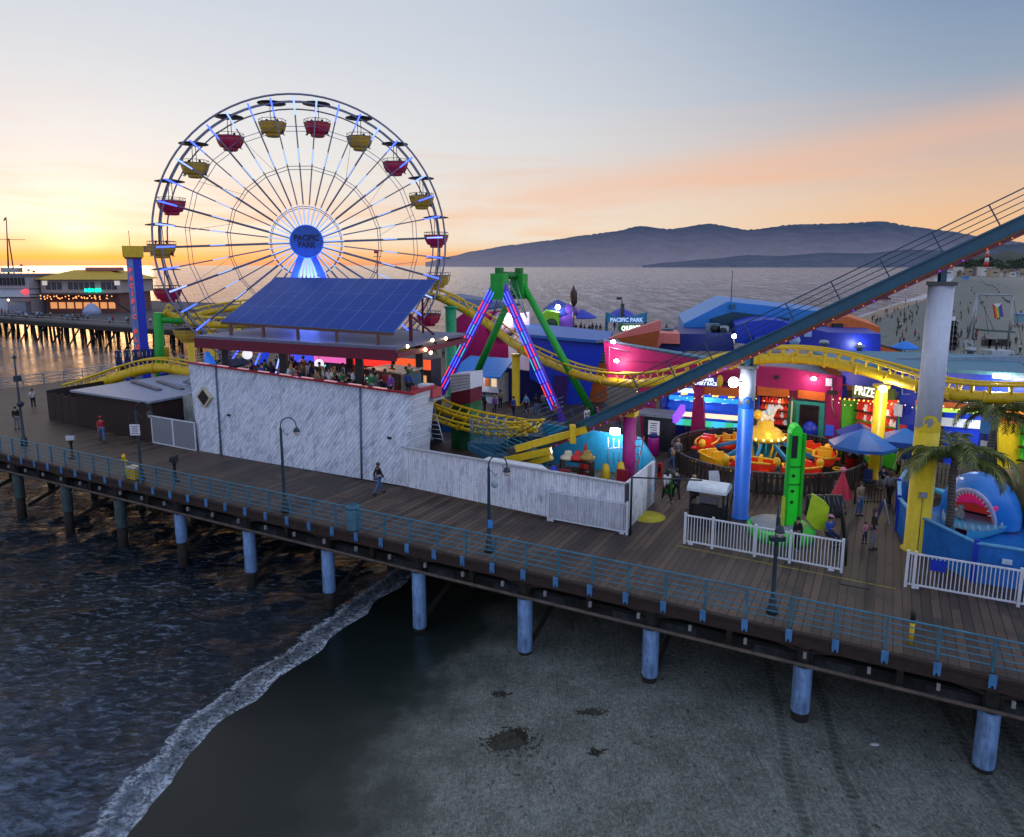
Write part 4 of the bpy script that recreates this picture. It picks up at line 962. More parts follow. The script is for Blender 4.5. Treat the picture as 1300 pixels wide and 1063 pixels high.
# ================================================================ green swing ride
A1 = atY(634, 354, 55.5); A2 = atY(659, 354, 57.4)
af = thing('swing_ride', 'green A-frame swing ride with red and blue light strips down its legs', 'swing ride', Vector((0, 57, 0)))
legs = [(A1, atY(714, 531, 53.5), 1), (A1, atY(556, 506, 57.0), 1), (A2, atY(757, 522, 54.6), 0), (A2, atY(598, 490, 59.5), 0)]
for top, bot, led in legs:
    bot = Vector((bot.x, bot.y, 0)) if bot.z < 1.2 else bot
    dirl = (bot-top).normalized()
    lg = MB().tube([top+UP*.1, bot], [.27, .31] if not led else [.34, .38], 12).build('leg', green if not led else M('violet_leg', (.10, .04, .42), .4, emit=(.10, .03, .6), es=.15), af)
    if led:
        nn = Vector((-.3, -1, .1)).normalized(); 
        for k, offx in enumerate((-.24, .0, .24)):
            sd2 = dirl.cross(nn).normalized()*offx
            segs = 9
            for sgi in range(segs):
                cmat = (led_blue, led_red, led_blue, led_blue, led_red, E('aqua_led', (.05, .7, .6), 1.2))[(sgi+(k == 1)*2) % 6]
                f0_, f1_ = .1+.09*sgi, .1+.09*(sgi+.9); 
                MB().tube([top.lerp(bot, f0_)+nn*.42+sd2, top.lerp(bot, f1_)+nn*.42+sd2], .032, 5).build('light_strip', cmat, lg)
    MB().lathe([(.55, 0), (.55, .12)], (bot.x, bot.y, bot.z), 14).build('foot', darkgreen, af)
for tp in (A1, A2):
    MB().box(tp-UP*.6, (1.1, .9, 2.0), -.5).build('head', green, af)
    MB().box(tp+UP*.6, (.5, .5, .5), -.5).build('bearing_cap', darkgreen, af)
MB().tube([A1+UP*.25, A2+UP*.25], .3, 12).build('axle', darkgreen, af)
MB().tube([A1-UP*1.3, A2-UP*1.3], .16, 8).build('cross_bar', darkgreen, af)
mid = (A1+A2)/2
for sgn in (-1, 1):
    for k in (0, 1):
        e = mid+Vector((.86*sgn*1.6, -.5*sgn*1.6, -3.0)); s_ = mid+Vector((.15*sgn, 0, 0))+(A2-A1)*(.2 if k else -.2)
        MB().tube([s_, e], .05, 6).build('hanging_arm', galv, af)
    for k in range(7):
        MB().tube([mid.lerp(mid+Vector((.8*sgn, -.45*sgn, -3.2)), .12*k+.1)+(A2-A1)*.2, mid.lerp(mid+Vector((.8*sgn, -.45*sgn, -3.2)), .12*k+.18)-(A2-A1)*.2], .03, 5).build('lattice', galv, af)
# ================================================================ lift yard: station, stairs, clutter
stn = thing('ride_station', 'low teal station with dark sloping roof in the coaster yard', 'station', at(660, 560))
q = [atY(645, 529, 47), atY(718, 536, 44.5), atY(700, 556, 41.5), atY(622, 551, 44)]
MB().extr(q, UP*-.12).build('roof', M('dark_teal_roof', (.012, .05, .085), .6, grime=.3), stn)
MB().extr([q[3]-UP*.12, q[2]-UP*.12, Vector((q[2].x, q[2].y, 0)), Vector((q[3].x, q[3].y, 0))], PV*.15).build('wall', teal, stn)
MB().extr([at(560, 547)+UP*0, at(640, 560), at(640, 560)+UP*1.6, at(560, 547)+UP*1.6], PV*.1).build('wall', skyblue, stn)
for k in range(4):
    qa, qb = atY(627, 552-6*k, 42.0), atY(715, 522-6*k, 40)
    MB().tube([qa, qb], .025, 6).build('handrail', teal, stn)
stp = thing('yard_stairs', 'teal steel stairs with many thin rails in the coaster yard', 'stairs', at(640, 600))
Y1 = 38.5
sa, sb = atY(603, 560, 39.5), atY(700, 605, 36.5)
MB().bar(sa-UP*.3, sb-UP*.3, 1.1, .35).build('flight', teal, stp)
MB().bar(atY(600, 563, 40), atY(640, 565, 39.3), 1.4, .4).build('landing', teal, stp)
for k in range(6):
    off = UP*(.15+.24*k)
    for s_ in (-.5, .6): MB().tube([sa+off+PV*s_, sb+off+PV*s_], .022, 5).build('handrail', M('teal_light_rail', (.03, .17, .25), .45), stp)
for k in range(7):
    qq = sa.lerp(sb, k/6); MB().tube([qq-PV*.5, qq-PV*.5+UP*1.4], .025, 5).build('post', MATS['teal_light_rail'], stp)
for k in range(6): MB().tube([atY(600+8*k, 561, 40), atY(600+8*k, 561, 40)+UP*1.35], .025, 5).build('post', galv, stp)
for k in range(4): MB().tube([atY(598, 560, 40)+UP*(.3+.35*k), atY(645, 563, 39.4)+UP*(.3+.35*k)], .022, 5).build('handrail', galv, stp)
tw_ = thing('yard_wall', 'teal wall panels lit by a white flood light in the coaster yard', 'wall', at(770, 600))
qa, qb, qc = Vector((1.9, 42.5, 0)), Vector((7.3, 39.5, 0)), Vector((7.6, 36.6, 0))
turq = M('turquoise_panels', (.02, .22, .40), .45, var=.2, grime=.2)
MB().extr([qa, qb, qb+UP*2.3, qa+UP*2.4], Vector((.05, .12, 0))).build('panel', turq, tw_); MB().extr([qb, qc, qc+UP*1.7, qb+UP*2.3], Vector((.1, .05, 0))).build('panel', turq, tw_)
fl = atY(781, 548, 39.8); MB().box(fl, (.5, .25, .35), TH).build('flood_light', flood, tw_); lamp('flood_glow', tw_, fl+Vector((-.2, -.7, 0)), (.75, .95, 1.), 260, .2)
for k in range(6): MB().tube([atY(772+7*k, 590, 39), atY(772+7*k, 555+2*k, 39)], .03, 6).build('white_rail', white, tw_)
MB().tube([atY(770, 570, 39), atY(812, 566, 39)], .03, 6).build('white_rail', white, tw_)
# ladders
def ladder(a0, a1, wv, label, n=9, mat=galv):
    o = thing('ladder', label, 'ladder', a0); 
    for s_ in (-.5, .5): MB().tube([a0+wv*s_, a1+wv*s_*.8], .035, 6).build('stile', mat, o)
    for i in range(n): f = (i+.5)/n; MB().tube([a0.lerp(a1, f)-wv*.48, a0.lerp(a1, f)+wv*.48], .025, 5).build('rung', mat, o)
ladder(atY(556, 560, 38.5), atY(543, 508, 40), PU*.75, 'pale metal ladder leaning by the right end of the tall wall')
ladder(at(795, 628), at(795, 628)+Vector((.9, 1.2, 2.9)), PU*.5, 'red ladder leaning in the corner of the low board fence', 8, red)
# red and white crate stack shelf beside the patio (checkered merch shelf)
shf = thing('display_cart', 'red and white display cart on a ledge at the right end of the tall wall', 'cart', atY(541, 505, 39))
c_ = atY(541, 497, 39.5); MB().box(c_, (1.5, .9, .5), TH).build('body', M('red_white_speckle', (.5, .05, .07), .5, var=.6, nscale=14), shf); MB().box(c_-UP*.35, (1.7, 1.1, .14), TH).build('tray', galv, shf); MB().box(c_+UP*.32, (.7, .6, .22), TH).build('lid', white, shf)
MB().bar(c_-UP*.4, Vector((c_.x, c_.y, 0)), .2, .2).build('stand', steel, shf)
# white lapped booth panel with maroon band right of the patio
wb = thing('white_booth', 'small booth clad in white lapped boards over a maroon band', 'booth', atY(585, 530, 46))
e0, e1 = atY(571, 476, 46), atY(597, 474, 45); e2, e3 = atY(597, 494, 45), atY(572, 499, 46)
MB().extr([e3, e2, e1, e0], PV*1.6).build('board_wall', white, wb); MB().extr([e3-UP*.9, e2-UP*.9, e2-UP*.02, e3-UP*.02], PV*1.5).build('band', maroon, wb)
for i in range(5): MB().bar(e3.lerp(e0, .16+.18*i)-PV*.02, e2.lerp(e1, .16+.18*i)-PV*.02, .02, .035).build('lap_line', galv, wb)
MB().extr([Vector((e3.x, e3.y, 0)), Vector((e2.x, e2.y, 0)), e2-UP*.92, e3-UP*.92], PV*1.4).build('base', M('green_mural', (.03, .16, .06), .5, var=.7, nscale=1.2), wb)
# closed red umbrella, chairs, tools in the yard
def closed_umbrella(p, h, mat, label, tip=None):
    o = thing('closed_umbrella', label, 'umbrella', p)
    mb = MB(); vs = []; n_ = 16
    for z, r_ in ((h*.36, .42), (h*.6, .27), (h*.85, .10), (h*.97, .03)):
        for k in range(n_): a = 2*pi*k/n_; rr_ = r_*(1+.22*(k % 2)); vs.append(p+Vector((rr_*cos(a), rr_*sin(a), z)))
    mb.add(vs, [[j*n_+k, j*n_+(k+1) % n_, (j+1)*n_+(k+1) % n_, (j+1)*n_+k] for j in range(3) for k in range(n_)])
    mb.build('canopy', mat, o); MB().tube([p, p+UP*h], .03, 6).build('pole', steel, o); MB().lathe([(.3, 0), (.3, .1), (.05, .14)], p, 12).build('base', black, o)
    if tip: MB().ball(p+UP*h, .14, 8, 6).build('finial', tip, o)
    return o
closed_umbrella(at(745, 640)+Vector((0, 1.0, 0)), 3.0, red, 'closed red umbrella standing in the coaster yard', None)
cl_ = thing('storage_rack', 'black rack loaded with hats and bags in the coaster yard', 'rack', at(722, 640))
pr = at(722, 645)+PV*1.0
for z in (.5, 1.1, 1.7, 2.2): MB().box(pr+UP*z, (1.7, .6, .06), TH).build('shelf', black, cl_)
for x_ in (-.8, .8): MB().box(pr+PU*x_+UP*1.1, (.07, .6, 2.2), TH).build('upright', black, cl_)
for (x_, z, c) in ((-.5, 2.45, cream), (.05, 2.5, red), (.55, 2.6, M('straw', (.35, .22, .05), .8))): 
    o = MB().lathe([(.42, -.1), (.38, 0), (.2, .1), (.17, .28), (0, .32)], pr+PU*x_+UP*(z-.1), 12).build('sun_hat', c); tag(o, ('cream', 'red', 'straw yellow')[[cream, red].index(c) if c in (cream, red) else 2]+' wide hat lying on the rack in the coaster yard', 'hat')
for (x_, c, l) in ((700, M('deep_red_plastic', (.3, .01, .03), .4), 'left'), (775, MATS['deep_red_plastic'], 'right')):
    pq = at(x_+5, 655)+PV*.8; o = thing('plastic_chair', l+' dark red plastic chair behind the low board fence', 'chair', pq)
    MB().box(pq+UP*1.35, (.6, .5, .08), TH).build('seat', c, o); MB().box(pq+PV*.25+UP*1.7, (.6, .08, .7), TH).build('backrest', c, o)
    for sx in (-.25, .25):
        for sy in (-.2, .2): MB().tube([pq+PU*sx+PV*sy, pq+PU*sx+PV*sy+UP*1.33], .03, 5).build('leg', c, o)
for (x_, h_) in ((693, 2.0), (760, 2.1), (779, 2.2)):
    pq = at(x_, 645)+PV*.9; o = thing('flag_roll', {693: 'blue', 760: 'yellow', 779: 'black and yellow'}[x_]+' rolled flag on a pole in the coaster yard', 'flag', pq)
    MB().tube([pq, pq+UP*h_], .03, 6).build('pole', steel, o); MB().lathe([(.08, h_*.4), (.2, h_*.55), (.24, h_*.75), (.16, h_*.95), (0, h_)], pq, 8).build('cloth', blue if x_ == 693 else yellow, o)
# ================================================================ coloured park buildings
def wall(name, vp, px, depth, mat, parent, off=0.):
    pts = [vp(*q)+vp.n*off for q in px]
    return MB().extr(pts, vp.n*depth).build(name, mat, parent)
def base_ext(name, vp, px, depth, mat, parent, off=0.):     # polygon whose lower two corners run down to the deck
    pts = [vp(*q) for q in px]; lo = [Vector((p.x, p.y, 0)) for p in (pts[-1], pts[0])]
    return MB().extr([p+vp.n*off for p in pts+lo], vp.n*depth).build(name, mat, parent)
VM = vpl(at(766, 548), at(1068, 576)); VR = vpl(at(1068, 578), at(1300, 642)); VB = vpl((0, 61), (10, 60.6))
# magenta arcade
mg_ = thing('arcade_building', 'magenta arcade hall with slanting parapet and open game stalls', 'building', at(900, 560))
wall('parapet_wall', VM, [(766, 432), (905, 458), (962, 468), (962, 496), (905, 492), (870, 488), (772, 487)], .6, magenta, mg_)
wall('entrance_wall', VM, [(958, 464), (1000, 467), (1070, 479), (1064, 576), (1048, 576), (1048, 500), (1005, 495), (958, 490)], .6, magenta, mg_, -.25)
base_ext('pier_wall', VM, [(1002, 496), (1015, 496)], .5, magenta, mg_)
wall('orange_band', VM, [(878, 490), (960, 494), (960, 505), (882, 500)], .3, orange, mg_, -.08)
wall('orange_band', VM, [(962, 490), (1002, 494), (1002, 504), (962, 501)], .3, orange, mg_, -.3)
for (a, b2, c, d_) in ((812, 829, 835, 816), (883, 893, 897, 877)):
    q = [VM(a, 490)-VM.n*.5, VM(b2, 490)-VM.n*.5]; r0, r1 = Vector((VM(d_, 552).x, VM(d_, 552).y, 0))-VM.n*.5, Vector((VM(c, 552).x, VM(c, 552).y, 0))-VM.n*.5
    MB().extr([r0, r1, q[1], q[0]], VM.n*.7).build('leaning_pillar', magenta, mg_)
MB().extr([VM(766, 431), VM(962, 467), VM(962, 467)+Vector((1, 7, -.5)), VM(766, 431)+Vector((0, 4, -.5))], UP*-.2).build('flat_roof', tealroof, mg_)
MB().extr([VM(962, 466)-UP*.4, VM(1070, 479)-UP*.3, VM(1070, 479)+Vector((3, 13, -.6)), VM(962, 466)+Vector((2, 11, -.6))], UP*-.2).build('flat_roof', roofgrey, mg_)
# doorway
dq = [(1013, 494), (1046, 498), (1042, 572), (1006, 566)]
fr_ = wall('door_frame', VM, [(1008, 507), (1047, 511), (1043, 574), (1002, 568)], .2, M('teal_green_frame', (.02, .28, .22), .5), mg_, -.4)
wall('lintel', VM, [(1013, 494), (1048, 498), (1047, 508), (1013, 504)], .3, orange, mg_, -.45)
wall('door', VM, [(1016, 512), (1040, 514), (1037, 572), (1012, 568)], .1, M('dark_door_glass', (.012, .012, .016), .15), fr_, -.45)
for (x, y, c, e, wv) in ((782, 433, (1., .12, .35), flood, 120), (786, 457, (1., .1, .3), flood, 160), (1033, 479, (1., .05, .1), E('pink_flood', (1., .35, .45), 22.), 90)):
    p = VM(x, y)-VM.n*.75; MB().lathe([(0, -.08), (.15, -.06), (.17, .04), (.08, .12), (0, .14)], p, 12, axis=Vector((.2, .5, 1))).build('flood_light', e, mg_); lamp('flood_glow', mg_, p-VM.n*.3-UP*.15, (1, .75, .8), wv, .12)
p = VM(947, 468)-VM.n*4.5; 
# surfboard sign
sb_ = MB().lathe([(0, -1.3), (.22, -.9), (.3, 0), (.24, .8), (0, 1.3)], VM(1005, 526)-VM.n*.55, 14, sy=.25).build('surfboard_sign', darkgreen, mg_)
MB().box(VM(1005, 526)-VM.n*.64, (.1, .02, 2.0)).build('stripe', white, sb_)
# winner sign
ws = thing('hanging_sign', 'dark blue hanging sign reading WINNER EVERY RACE over the water game', 'sign', VM(895, 486)-VM.n*1.3)
VW = vpl(VM(870, 500)-VM.n*1.3, VM(960, 500)-VM.n*1.3)
wall('board', VW, [(882, 477), (912, 480), (911, 492), (880, 489)], .12, M('sign_blue', (.006, .02, .16), .4, emit=(.005, .02, .25), es=.5), ws)
text('writing', 'WINNER\nEVERY RACE', VW(896.3, 484.6)-VW.n*.03, VW.d, UP, .50, E('sign_letters', (.8, .88, 1), 1.3), ws, .03, 1.45)
for x in (877, 914): MB().ball(VW(x, 484), (.22, .1, .42), 8, 6).build('side_ornament', yellow, ws)
# water race game
def booth(name, label, vp, x0, x1, ytop, ybot, dep, backm, rows, counter, cat='game stall', prizes=None, glow=None):
    o = thing(name, label, cat, vp((x0+x1)/2, ybot))
    a, b2, c, d_ = vp(x0, ybot), vp(x1, ybot), vp(x1, ytop), vp(x0, ytop)
    a.z = 0; b2.z = 0
    MB().extr([a+vp.n*dep, b2+vp.n*dep, c+vp.n*dep, d_+vp.n*dep], vp.n*.1).build('back_wall', backm, o)  # some backs carry emission as the glow of a lit interior
    MB().extr([d_+vp.n*.1, c+vp.n*.1, c+vp.n*dep, d_+vp.n*dep], UP*.1).build('ceiling', black, o)
    for e, g in ((a, d_), (b2, c)): MB().extr([e+vp.n*.1, e+vp.n*dep, g+vp.n*dep, g+vp.n*.1], vp.d*.08).build('side_wall', counter, o)
    H_ = (c.z+d_.z)/2
    for r_, (f, sd, mt) in enumerate(rows):
        z = H_*f; MB().extr([Vector((a.x, a.y, z))+vp.n*(dep-sd), Vector((b2.x, b2.y, z))+vp.n*(dep-sd), Vector((b2.x, b2.y, z))+vp.n*dep, Vector((a.x, a.y, z))+vp.n*dep], UP*-.07).build('shelf', mt, o)
    MB().extr([a, b2, b2+UP*.95, a+UP*.95], vp.n*.5).build('counter', counter, o)
    if glow: lamp('stall_glow', o, (a+b2)/2+UP*H_*.8+vp.n*dep*.45, glow[0], glow[1], .4)
    return o, a, b2, H_
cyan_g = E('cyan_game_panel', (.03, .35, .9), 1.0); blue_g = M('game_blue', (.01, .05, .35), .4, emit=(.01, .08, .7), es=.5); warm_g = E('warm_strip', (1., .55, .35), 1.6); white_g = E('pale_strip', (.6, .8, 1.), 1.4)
wr, a, b2, H_ = booth('water_race_stall', 'water race game stall glowing cyan with rows of lit lanes', VM, 838, 942, 491, 533, 3.2, blue_g, [], navy, glow=((.25, .55, 1.), 221))
a = VM(842, 533); b2 = VM(940, 533); a.z = b2.z = 0
for k in range(6):
    z = .95+.48*k; dd = .4+.5*k; mt = (cyan_g, warm_g, blue_g, cyan_g, white_g, cyan_g)[k]
    MB().extr([a+VM.n*dd+UP*z, b2+VM.n*dd+UP*z, b2+VM.n*(dd+.12)+UP*(z+.3), a+VM.n*(dd+.12)+UP*(z+.3)], VM.n*.05).build('lit_step', mt, wr)
for k in range(11):
    q = a.lerp(b2, (k+.5)/11); MB().extr([q-VM.d*.28+UP*1.0-VM.n*.1, q+VM.d*.28+UP*1.0-VM.n*.1, q+VM.d*.28+UP*1.3+VM.n*.35, q-VM.d*.28+UP*1.3+VM.n*.35], UP*.05).build('lane_target', E('aqua_lane', (.05, .55, .75), .9) if k % 3 else E('green_lane', (.05, .6, .25), .7), wr)
for k in range(14):
    q = a.lerp(b2, (k+.5)/14)+VM.n*(1.9+.5*(k % 3))+UP*(2.0+.35*(k % 3)); MB().box(q, (.5, .08, .16), .3).build('lane_number_plate', (warm_g, white_g, E('yellow_plate', (1, .7, .1), 1.2))[k % 3], wr)
MB().bar(b2+UP*.5-VM.n*.2, b2+UP*3.6-VM.n*.2, .2, .2).build('orange_post', E('amber_post', (1., .25, .03), .8), wr)
# prize shelves stall under orange band (dark, with red prizes)
DK = M('stall_dark', (.03, .016, .02), .6)
sp_, a, b2, H_ = booth('prize_stall', 'dark prize stall with red lit shelves under the orange band', VM, 962, 1001, 503, 560, 1.6, DK, [(.38, .6, DK), (.52, .6, DK), (.66, .6, DK), (.80, .6, DK)], blue, glow=((1., .4, .3), 44))
VS = [(sp_, a, b2, H_, (.38, .52, .66, .80), 9, 'dark prize stall under the orange band', VM, 1.6)]
# blue right hall with stalls
bh = thing('games_hall', 'long deep blue games hall with flat roof behind the palms', 'building', at(1180, 600))
wall('upper_wall', VR, [(1066, 462), (1180, 470), (1320, 476), (1320, 514), (1260, 508), (1140, 498), (1066, 488)], .5, blue, bh, .15)
for (x0, x1) in ((1140, 1166), (1248, 1266), (1062, 1067)):
    base_ext('wall_pier', VR, [(x0, 490), (x1, 492)], .5, blue, bh, .12)
q = [VR(1066, 461), VR(1330, 476)]; 
MB().extr([q[0]+VR.n*.1, q[1]+VR.n*.1, q[1]+Vector((5, 11, -.4)), q[0]+Vector((2.5, 11, -.4))], UP*-.2).build('flat_roof', tealroof, bh)
MB().bar(VR(1085, 470)+VR.n*4+UP*.3, VR(1300, 474)+VR.n*7+UP*.3, .25, .5).build('roof_upstand', M('pale_upstand', (.26, .36, .46), .6, grime=.3), bh)
p = VR(1279, 477)-VR.n*.5; MB().box(p, (.7, .35, .18), -.8).build('flood_light', E('warm_flood', (1., .85, .65), 26.), bh); lamp('flood_glow', bh, p-VR.n*.35-UP*.25, (1, .9, .8), 255, .2)
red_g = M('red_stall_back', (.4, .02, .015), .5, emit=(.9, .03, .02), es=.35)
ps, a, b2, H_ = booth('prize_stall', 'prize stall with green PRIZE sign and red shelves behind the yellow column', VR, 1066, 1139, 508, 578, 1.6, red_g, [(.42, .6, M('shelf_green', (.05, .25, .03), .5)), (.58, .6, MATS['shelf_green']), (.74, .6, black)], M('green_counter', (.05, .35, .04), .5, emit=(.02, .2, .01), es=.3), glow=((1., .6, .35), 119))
VS.append((ps, a, b2, H_, (.42, .58, .74), 15, 'red prize stall behind the yellow column', VR, 1.6))
wall('sign_board', VR, [(1086, 489), (1118, 491), (1140, 494), (1139, 508), (1086, 503)], .15, M('olive_sign', (.10, .13, .015), .5, emit=(.1, .13, .01), es=.2), ps, -.3)
text('sign_writing', 'PRIZE', VR(1102.5, 496.6)-VR.n*.34, VR.d, UP, .55, E('lit_letters', (1., .98, .85), 1.4), ps, .01, 1.35)
for k in range(12):
    q = VR(1068+6*k, 506+.55*k)-VR.n*.12; MB().ball(q, .06, 6, 4).build('light_bulb', led_orange, ps)
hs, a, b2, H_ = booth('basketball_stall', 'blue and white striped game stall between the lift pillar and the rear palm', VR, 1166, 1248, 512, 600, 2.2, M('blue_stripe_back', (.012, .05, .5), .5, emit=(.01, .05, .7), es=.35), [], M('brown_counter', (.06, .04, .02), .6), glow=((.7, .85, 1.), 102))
wall('white_band', VR, [(1168, 534), (1247, 541), (1246, 552), (1168, 545)], .05, M('white_band_lit', (.6, .6, .62), .5, emit=(.8, .8, .85), es=.35), hs, 1.9)
wall('lime_band', VR, [(1164, 516), (1249, 521), (1249, 526), (1164, 521)], .1, E('lime_strip', (.5, .9, .1), .9), hs, -.1)
wall('orange_band', VR, [(1164, 508), (1250, 514), (1249, 521), (1164, 516)], .1, orange, hs, -.14)
wall('amber_band', VR, [(1185, 565), (1247, 571), (1247, 575), (1185, 569)], .1, E('amber_strip', (1., .6, .1), .8), hs, -.05)
text('sign_writing', '•• •• •••', VR(1240, 511)-VR.n*.2, VR.d, UP, .16, E('lit_letters', (1., .98, .85), 2.), hs, .02, 1.2)
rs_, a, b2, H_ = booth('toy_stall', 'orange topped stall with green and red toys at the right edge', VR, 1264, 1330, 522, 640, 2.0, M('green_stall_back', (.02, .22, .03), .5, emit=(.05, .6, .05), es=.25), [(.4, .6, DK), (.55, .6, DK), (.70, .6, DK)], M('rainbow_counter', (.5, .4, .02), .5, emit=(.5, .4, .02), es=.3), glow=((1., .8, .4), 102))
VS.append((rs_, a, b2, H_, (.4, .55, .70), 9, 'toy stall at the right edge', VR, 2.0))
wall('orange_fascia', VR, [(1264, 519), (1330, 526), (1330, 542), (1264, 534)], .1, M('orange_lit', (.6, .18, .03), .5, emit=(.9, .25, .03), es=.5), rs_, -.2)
for k, (c, dy) in enumerate(((red, 0), (skyblue, 4), (yellow, 9))): wall('counter_stripe', VR, [(1264, 596+dy), (1330, 612+dy), (1330, 616+dy), (1264, 600+dy)], .05, c, rs_, -.1)
# toys on the shelves (individuals)
def toy(col_):
    mb = MB(); mb.ball((0, 0, .13), (.12, .1, .13), 7, 5); mb.ball((0, -.02, .30), .085, 7, 5)
    for s_ in (-1, 1): mb.ball((.065*s_, -.02, .37), .03, 5, 4); mb.ball((.11*s_, -.04, .16), (.035, .035, .07), 5, 4); mb.ball((.06*s_, -.1, .04), (.04, .06, .04), 5, 4)
    return mb.build('plush_toy', col_, None, True)
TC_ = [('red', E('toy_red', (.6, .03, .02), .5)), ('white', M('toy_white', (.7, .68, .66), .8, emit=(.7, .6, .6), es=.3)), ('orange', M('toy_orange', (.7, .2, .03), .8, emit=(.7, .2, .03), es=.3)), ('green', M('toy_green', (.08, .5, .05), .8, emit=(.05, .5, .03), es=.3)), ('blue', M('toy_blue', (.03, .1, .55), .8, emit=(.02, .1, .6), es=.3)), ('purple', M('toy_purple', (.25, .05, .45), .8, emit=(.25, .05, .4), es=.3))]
TP = {}
for (o_, a, b2, H_, fs2, n_, nm, vp, dep) in VS:
    for r_, f in enumerate(fs2):
        for k in range(n_):
            ci = random.choice([0, 0, 1, 0, 2] if nm[0] in 'dr' else [3, 3, 0, 4, 5, 3])
            if ci not in TP: TP[ci] = toy(TC_[ci][1]); c = TP[ci]
            else: c = TP[ci].copy(); COL.objects.link(c); ALL.append(c)
            c.location = a.lerp(b2, (k+.5)/n_)+vp.n*(dep-.35)+UP*(H_*f); c.rotation_euler = (0, 0, random.uniform(-.4, .4)); s_ = random.uniform(.85, 1.15); c.scale = (s_,)*3
            c['label'] = 'small %s plush prize on a shelf of the %s' % (TC_[ci][0], nm); c['category'] = 'plush toy'; c['group'] = '%s plush prizes in the %s' % (TC_[ci][0], nm)
# blue slanted building left
bb = thing('theatre_building', 'big bright blue slanted facade with overhanging roof behind the swing ride', 'building', at(720, 530))
wall('facade', VB, [(672, 428), (768, 438), (752, 488), (742, 531), (716, 531), (716, 505), (672, 480)], .8, M('vivid_blue_paint', (.01, .05, .62), .45, var=.12), bb)
MB().extr([VB(664, 427)-VB.n*.6, VB(770, 436)-VB.n*.6, at(782, 427, VB(770, 436).z+.02)+Vector((0, 2, 0)), VB(664, 423)+Vector((-1, 10, 0))], UP*.25).build('roof', M('mid_blue_roof', (.02, .12, .42), .5), bb)
wall('orange_panel', VB, [(750, 464), (772, 464), (772, 530), (740, 530)], .5, orange, bb, 1.2); wall('vent_panel', VB, [(752, 444), (772, 440), (772, 466), (750, 466)], .4, M('striped_grey', (.25, .30, .36), .5), bb, 1.5)
for k in range(5): MB().bar(VB(751, 447+4*k)+VB.n*1.45, VB(771, 446+4*k)+VB.n*1.45, .1, .08).build('louvre', steel, bb)
pb__ = wall('purple_recess', VB, [(704, 476), (722, 478), (716, 532), (702, 530)], .3, M('deep_purple', (.06, .015, .14), .5), bb, -.3)
wall('lower_wall', VB, [(640, 470), (704, 480), (704, 532), (640, 530)], .4, navy, bb, 1.5)
# magenta/white mural block left of it, striped kiosk
mu = thing('mural_block', 'magenta block with a pale round mural seen through the swing legs', 'building', at(625, 500))
VU = vpl(Vector((-8.5, 70, 0)), Vector((1.5, 68.5, 0)))
base_ext('wall', VU, [(575, 408), (588, 398), (646, 394), (648, 500), (576, 500)], .6, magenta, mu)
wall('pale_panel', VU, [(645, 400), (672, 396), (672, 470), (646, 470)], .5, M('pale_lilac_lit', (.5, .42, .55), .5, emit=(.6, .45, .6), es=.25), mu, -.1)
MB().lathe([(0, 0), (1.3, 0), (1.3, .1), (0, .1)], VU(640, 412)-VU.n*.2, 24, axis=-VU.n).build('round_mural', M('pale_lilac_mural', (.45, .3, .45), .5), mu)
p = VU(650, 401)-VU.n*.8; MB().box(p, (.5, .3, .5)).build('flood_light', flood, mu); lamp('flood_glow', mu, p-VU.n*.6, (1, .9, .95), 272, .2)
MB().extr([VU(548, 378)+UP*0, VU(588, 398), VU(646, 394)+VU.n*8, VU(560, 380)+VU.n*9], UP*.2).build('roof', M('blue_metal_roof', (.03, .08, .2), .5), mu)
kb = thing('snack_kiosk', 'small white snack kiosk with bright blue awning and menu pictures', 'kiosk', at(615, 505))
kc = at(615, 508); MB().box(kc+UP*1.3, (4.2, 2.4, 2.6), TH).build('walls', M('cream_white', (.5, .5, .5), .5), kb)
MB().extr([kc+PU*-2.7-PV*2+UP*2.4, kc+PU*2.7-PV*2+UP*2.4, kc+PU*2.3+PV*1.4+UP*3.6, kc-PU*2.3+PV*1.4+UP*3.6], UP*.15).build('awning', M('bright_awning', (.03, .22, .6), .5), kb)
for k in range(6): MB().box(kc+PU*(-1.7+.68*k)-PV*1.23+UP*1.9, (.5, .04, .7), TH).build('menu_picture', [red, orange, E('menu_glow', (1, .7, .4), .7)][k % 3], kb)
MB().box(kc-PV*1.23+UP*.95, (4.3, .3, .12), TH).build('counter', steel, kb); lamp('kiosk_glow', kb, kc-PV*2.2+UP*2.3, (.9, .9, 1.), 85, .2)
# upper rear buildings
def rear(name, label, px, Y, dep, mat, part='wall', z0=None):
    vp = vpl((0, Y), (10, Y)); o = thing(name, label, 'building', Vector((vp(*px[0]).x, Y, 0)))
    pts = [vp(*q) for q in px]; 
    if z0 is not None: pts = pts+[Vector((pts[-1].x, Y, z0)), Vector((pts[0].x, Y, z0))]
    MB().extr(pts, Vector((dep*pts[0].x/Y*.8, dep, 0))).build(part, mat, o); return o, vp
o, vp = rear('rooftop_wedge', 'rust orange wedge shaped roof sign above the magenta hall', [(783, 430), (838, 421), (832, 447), (800, 443)], 62, 1.0, M('rust_orange_paint', (.36, .07, .006), .5, grime=.2)); wall('pink_edge', vp, [(772, 431), (800, 420), (840, 407), (840, 420), (783, 431)], .6, salmon, o, .3)
o, vp = rear('rooftop_block', 'salmon pink rooftop block beside the rust orange wedge', [(838, 423), (863, 424), (863, 437), (840, 436), (834, 444), (828, 446)], 64, 4, salmon)
o, vp = rear('rooftop_store', 'dark navy rooftop store right of the salmon block', [(836, 434), (863, 440), (863, 424), (932, 424), (932, 446), (836, 446)], 65, 8, navy)
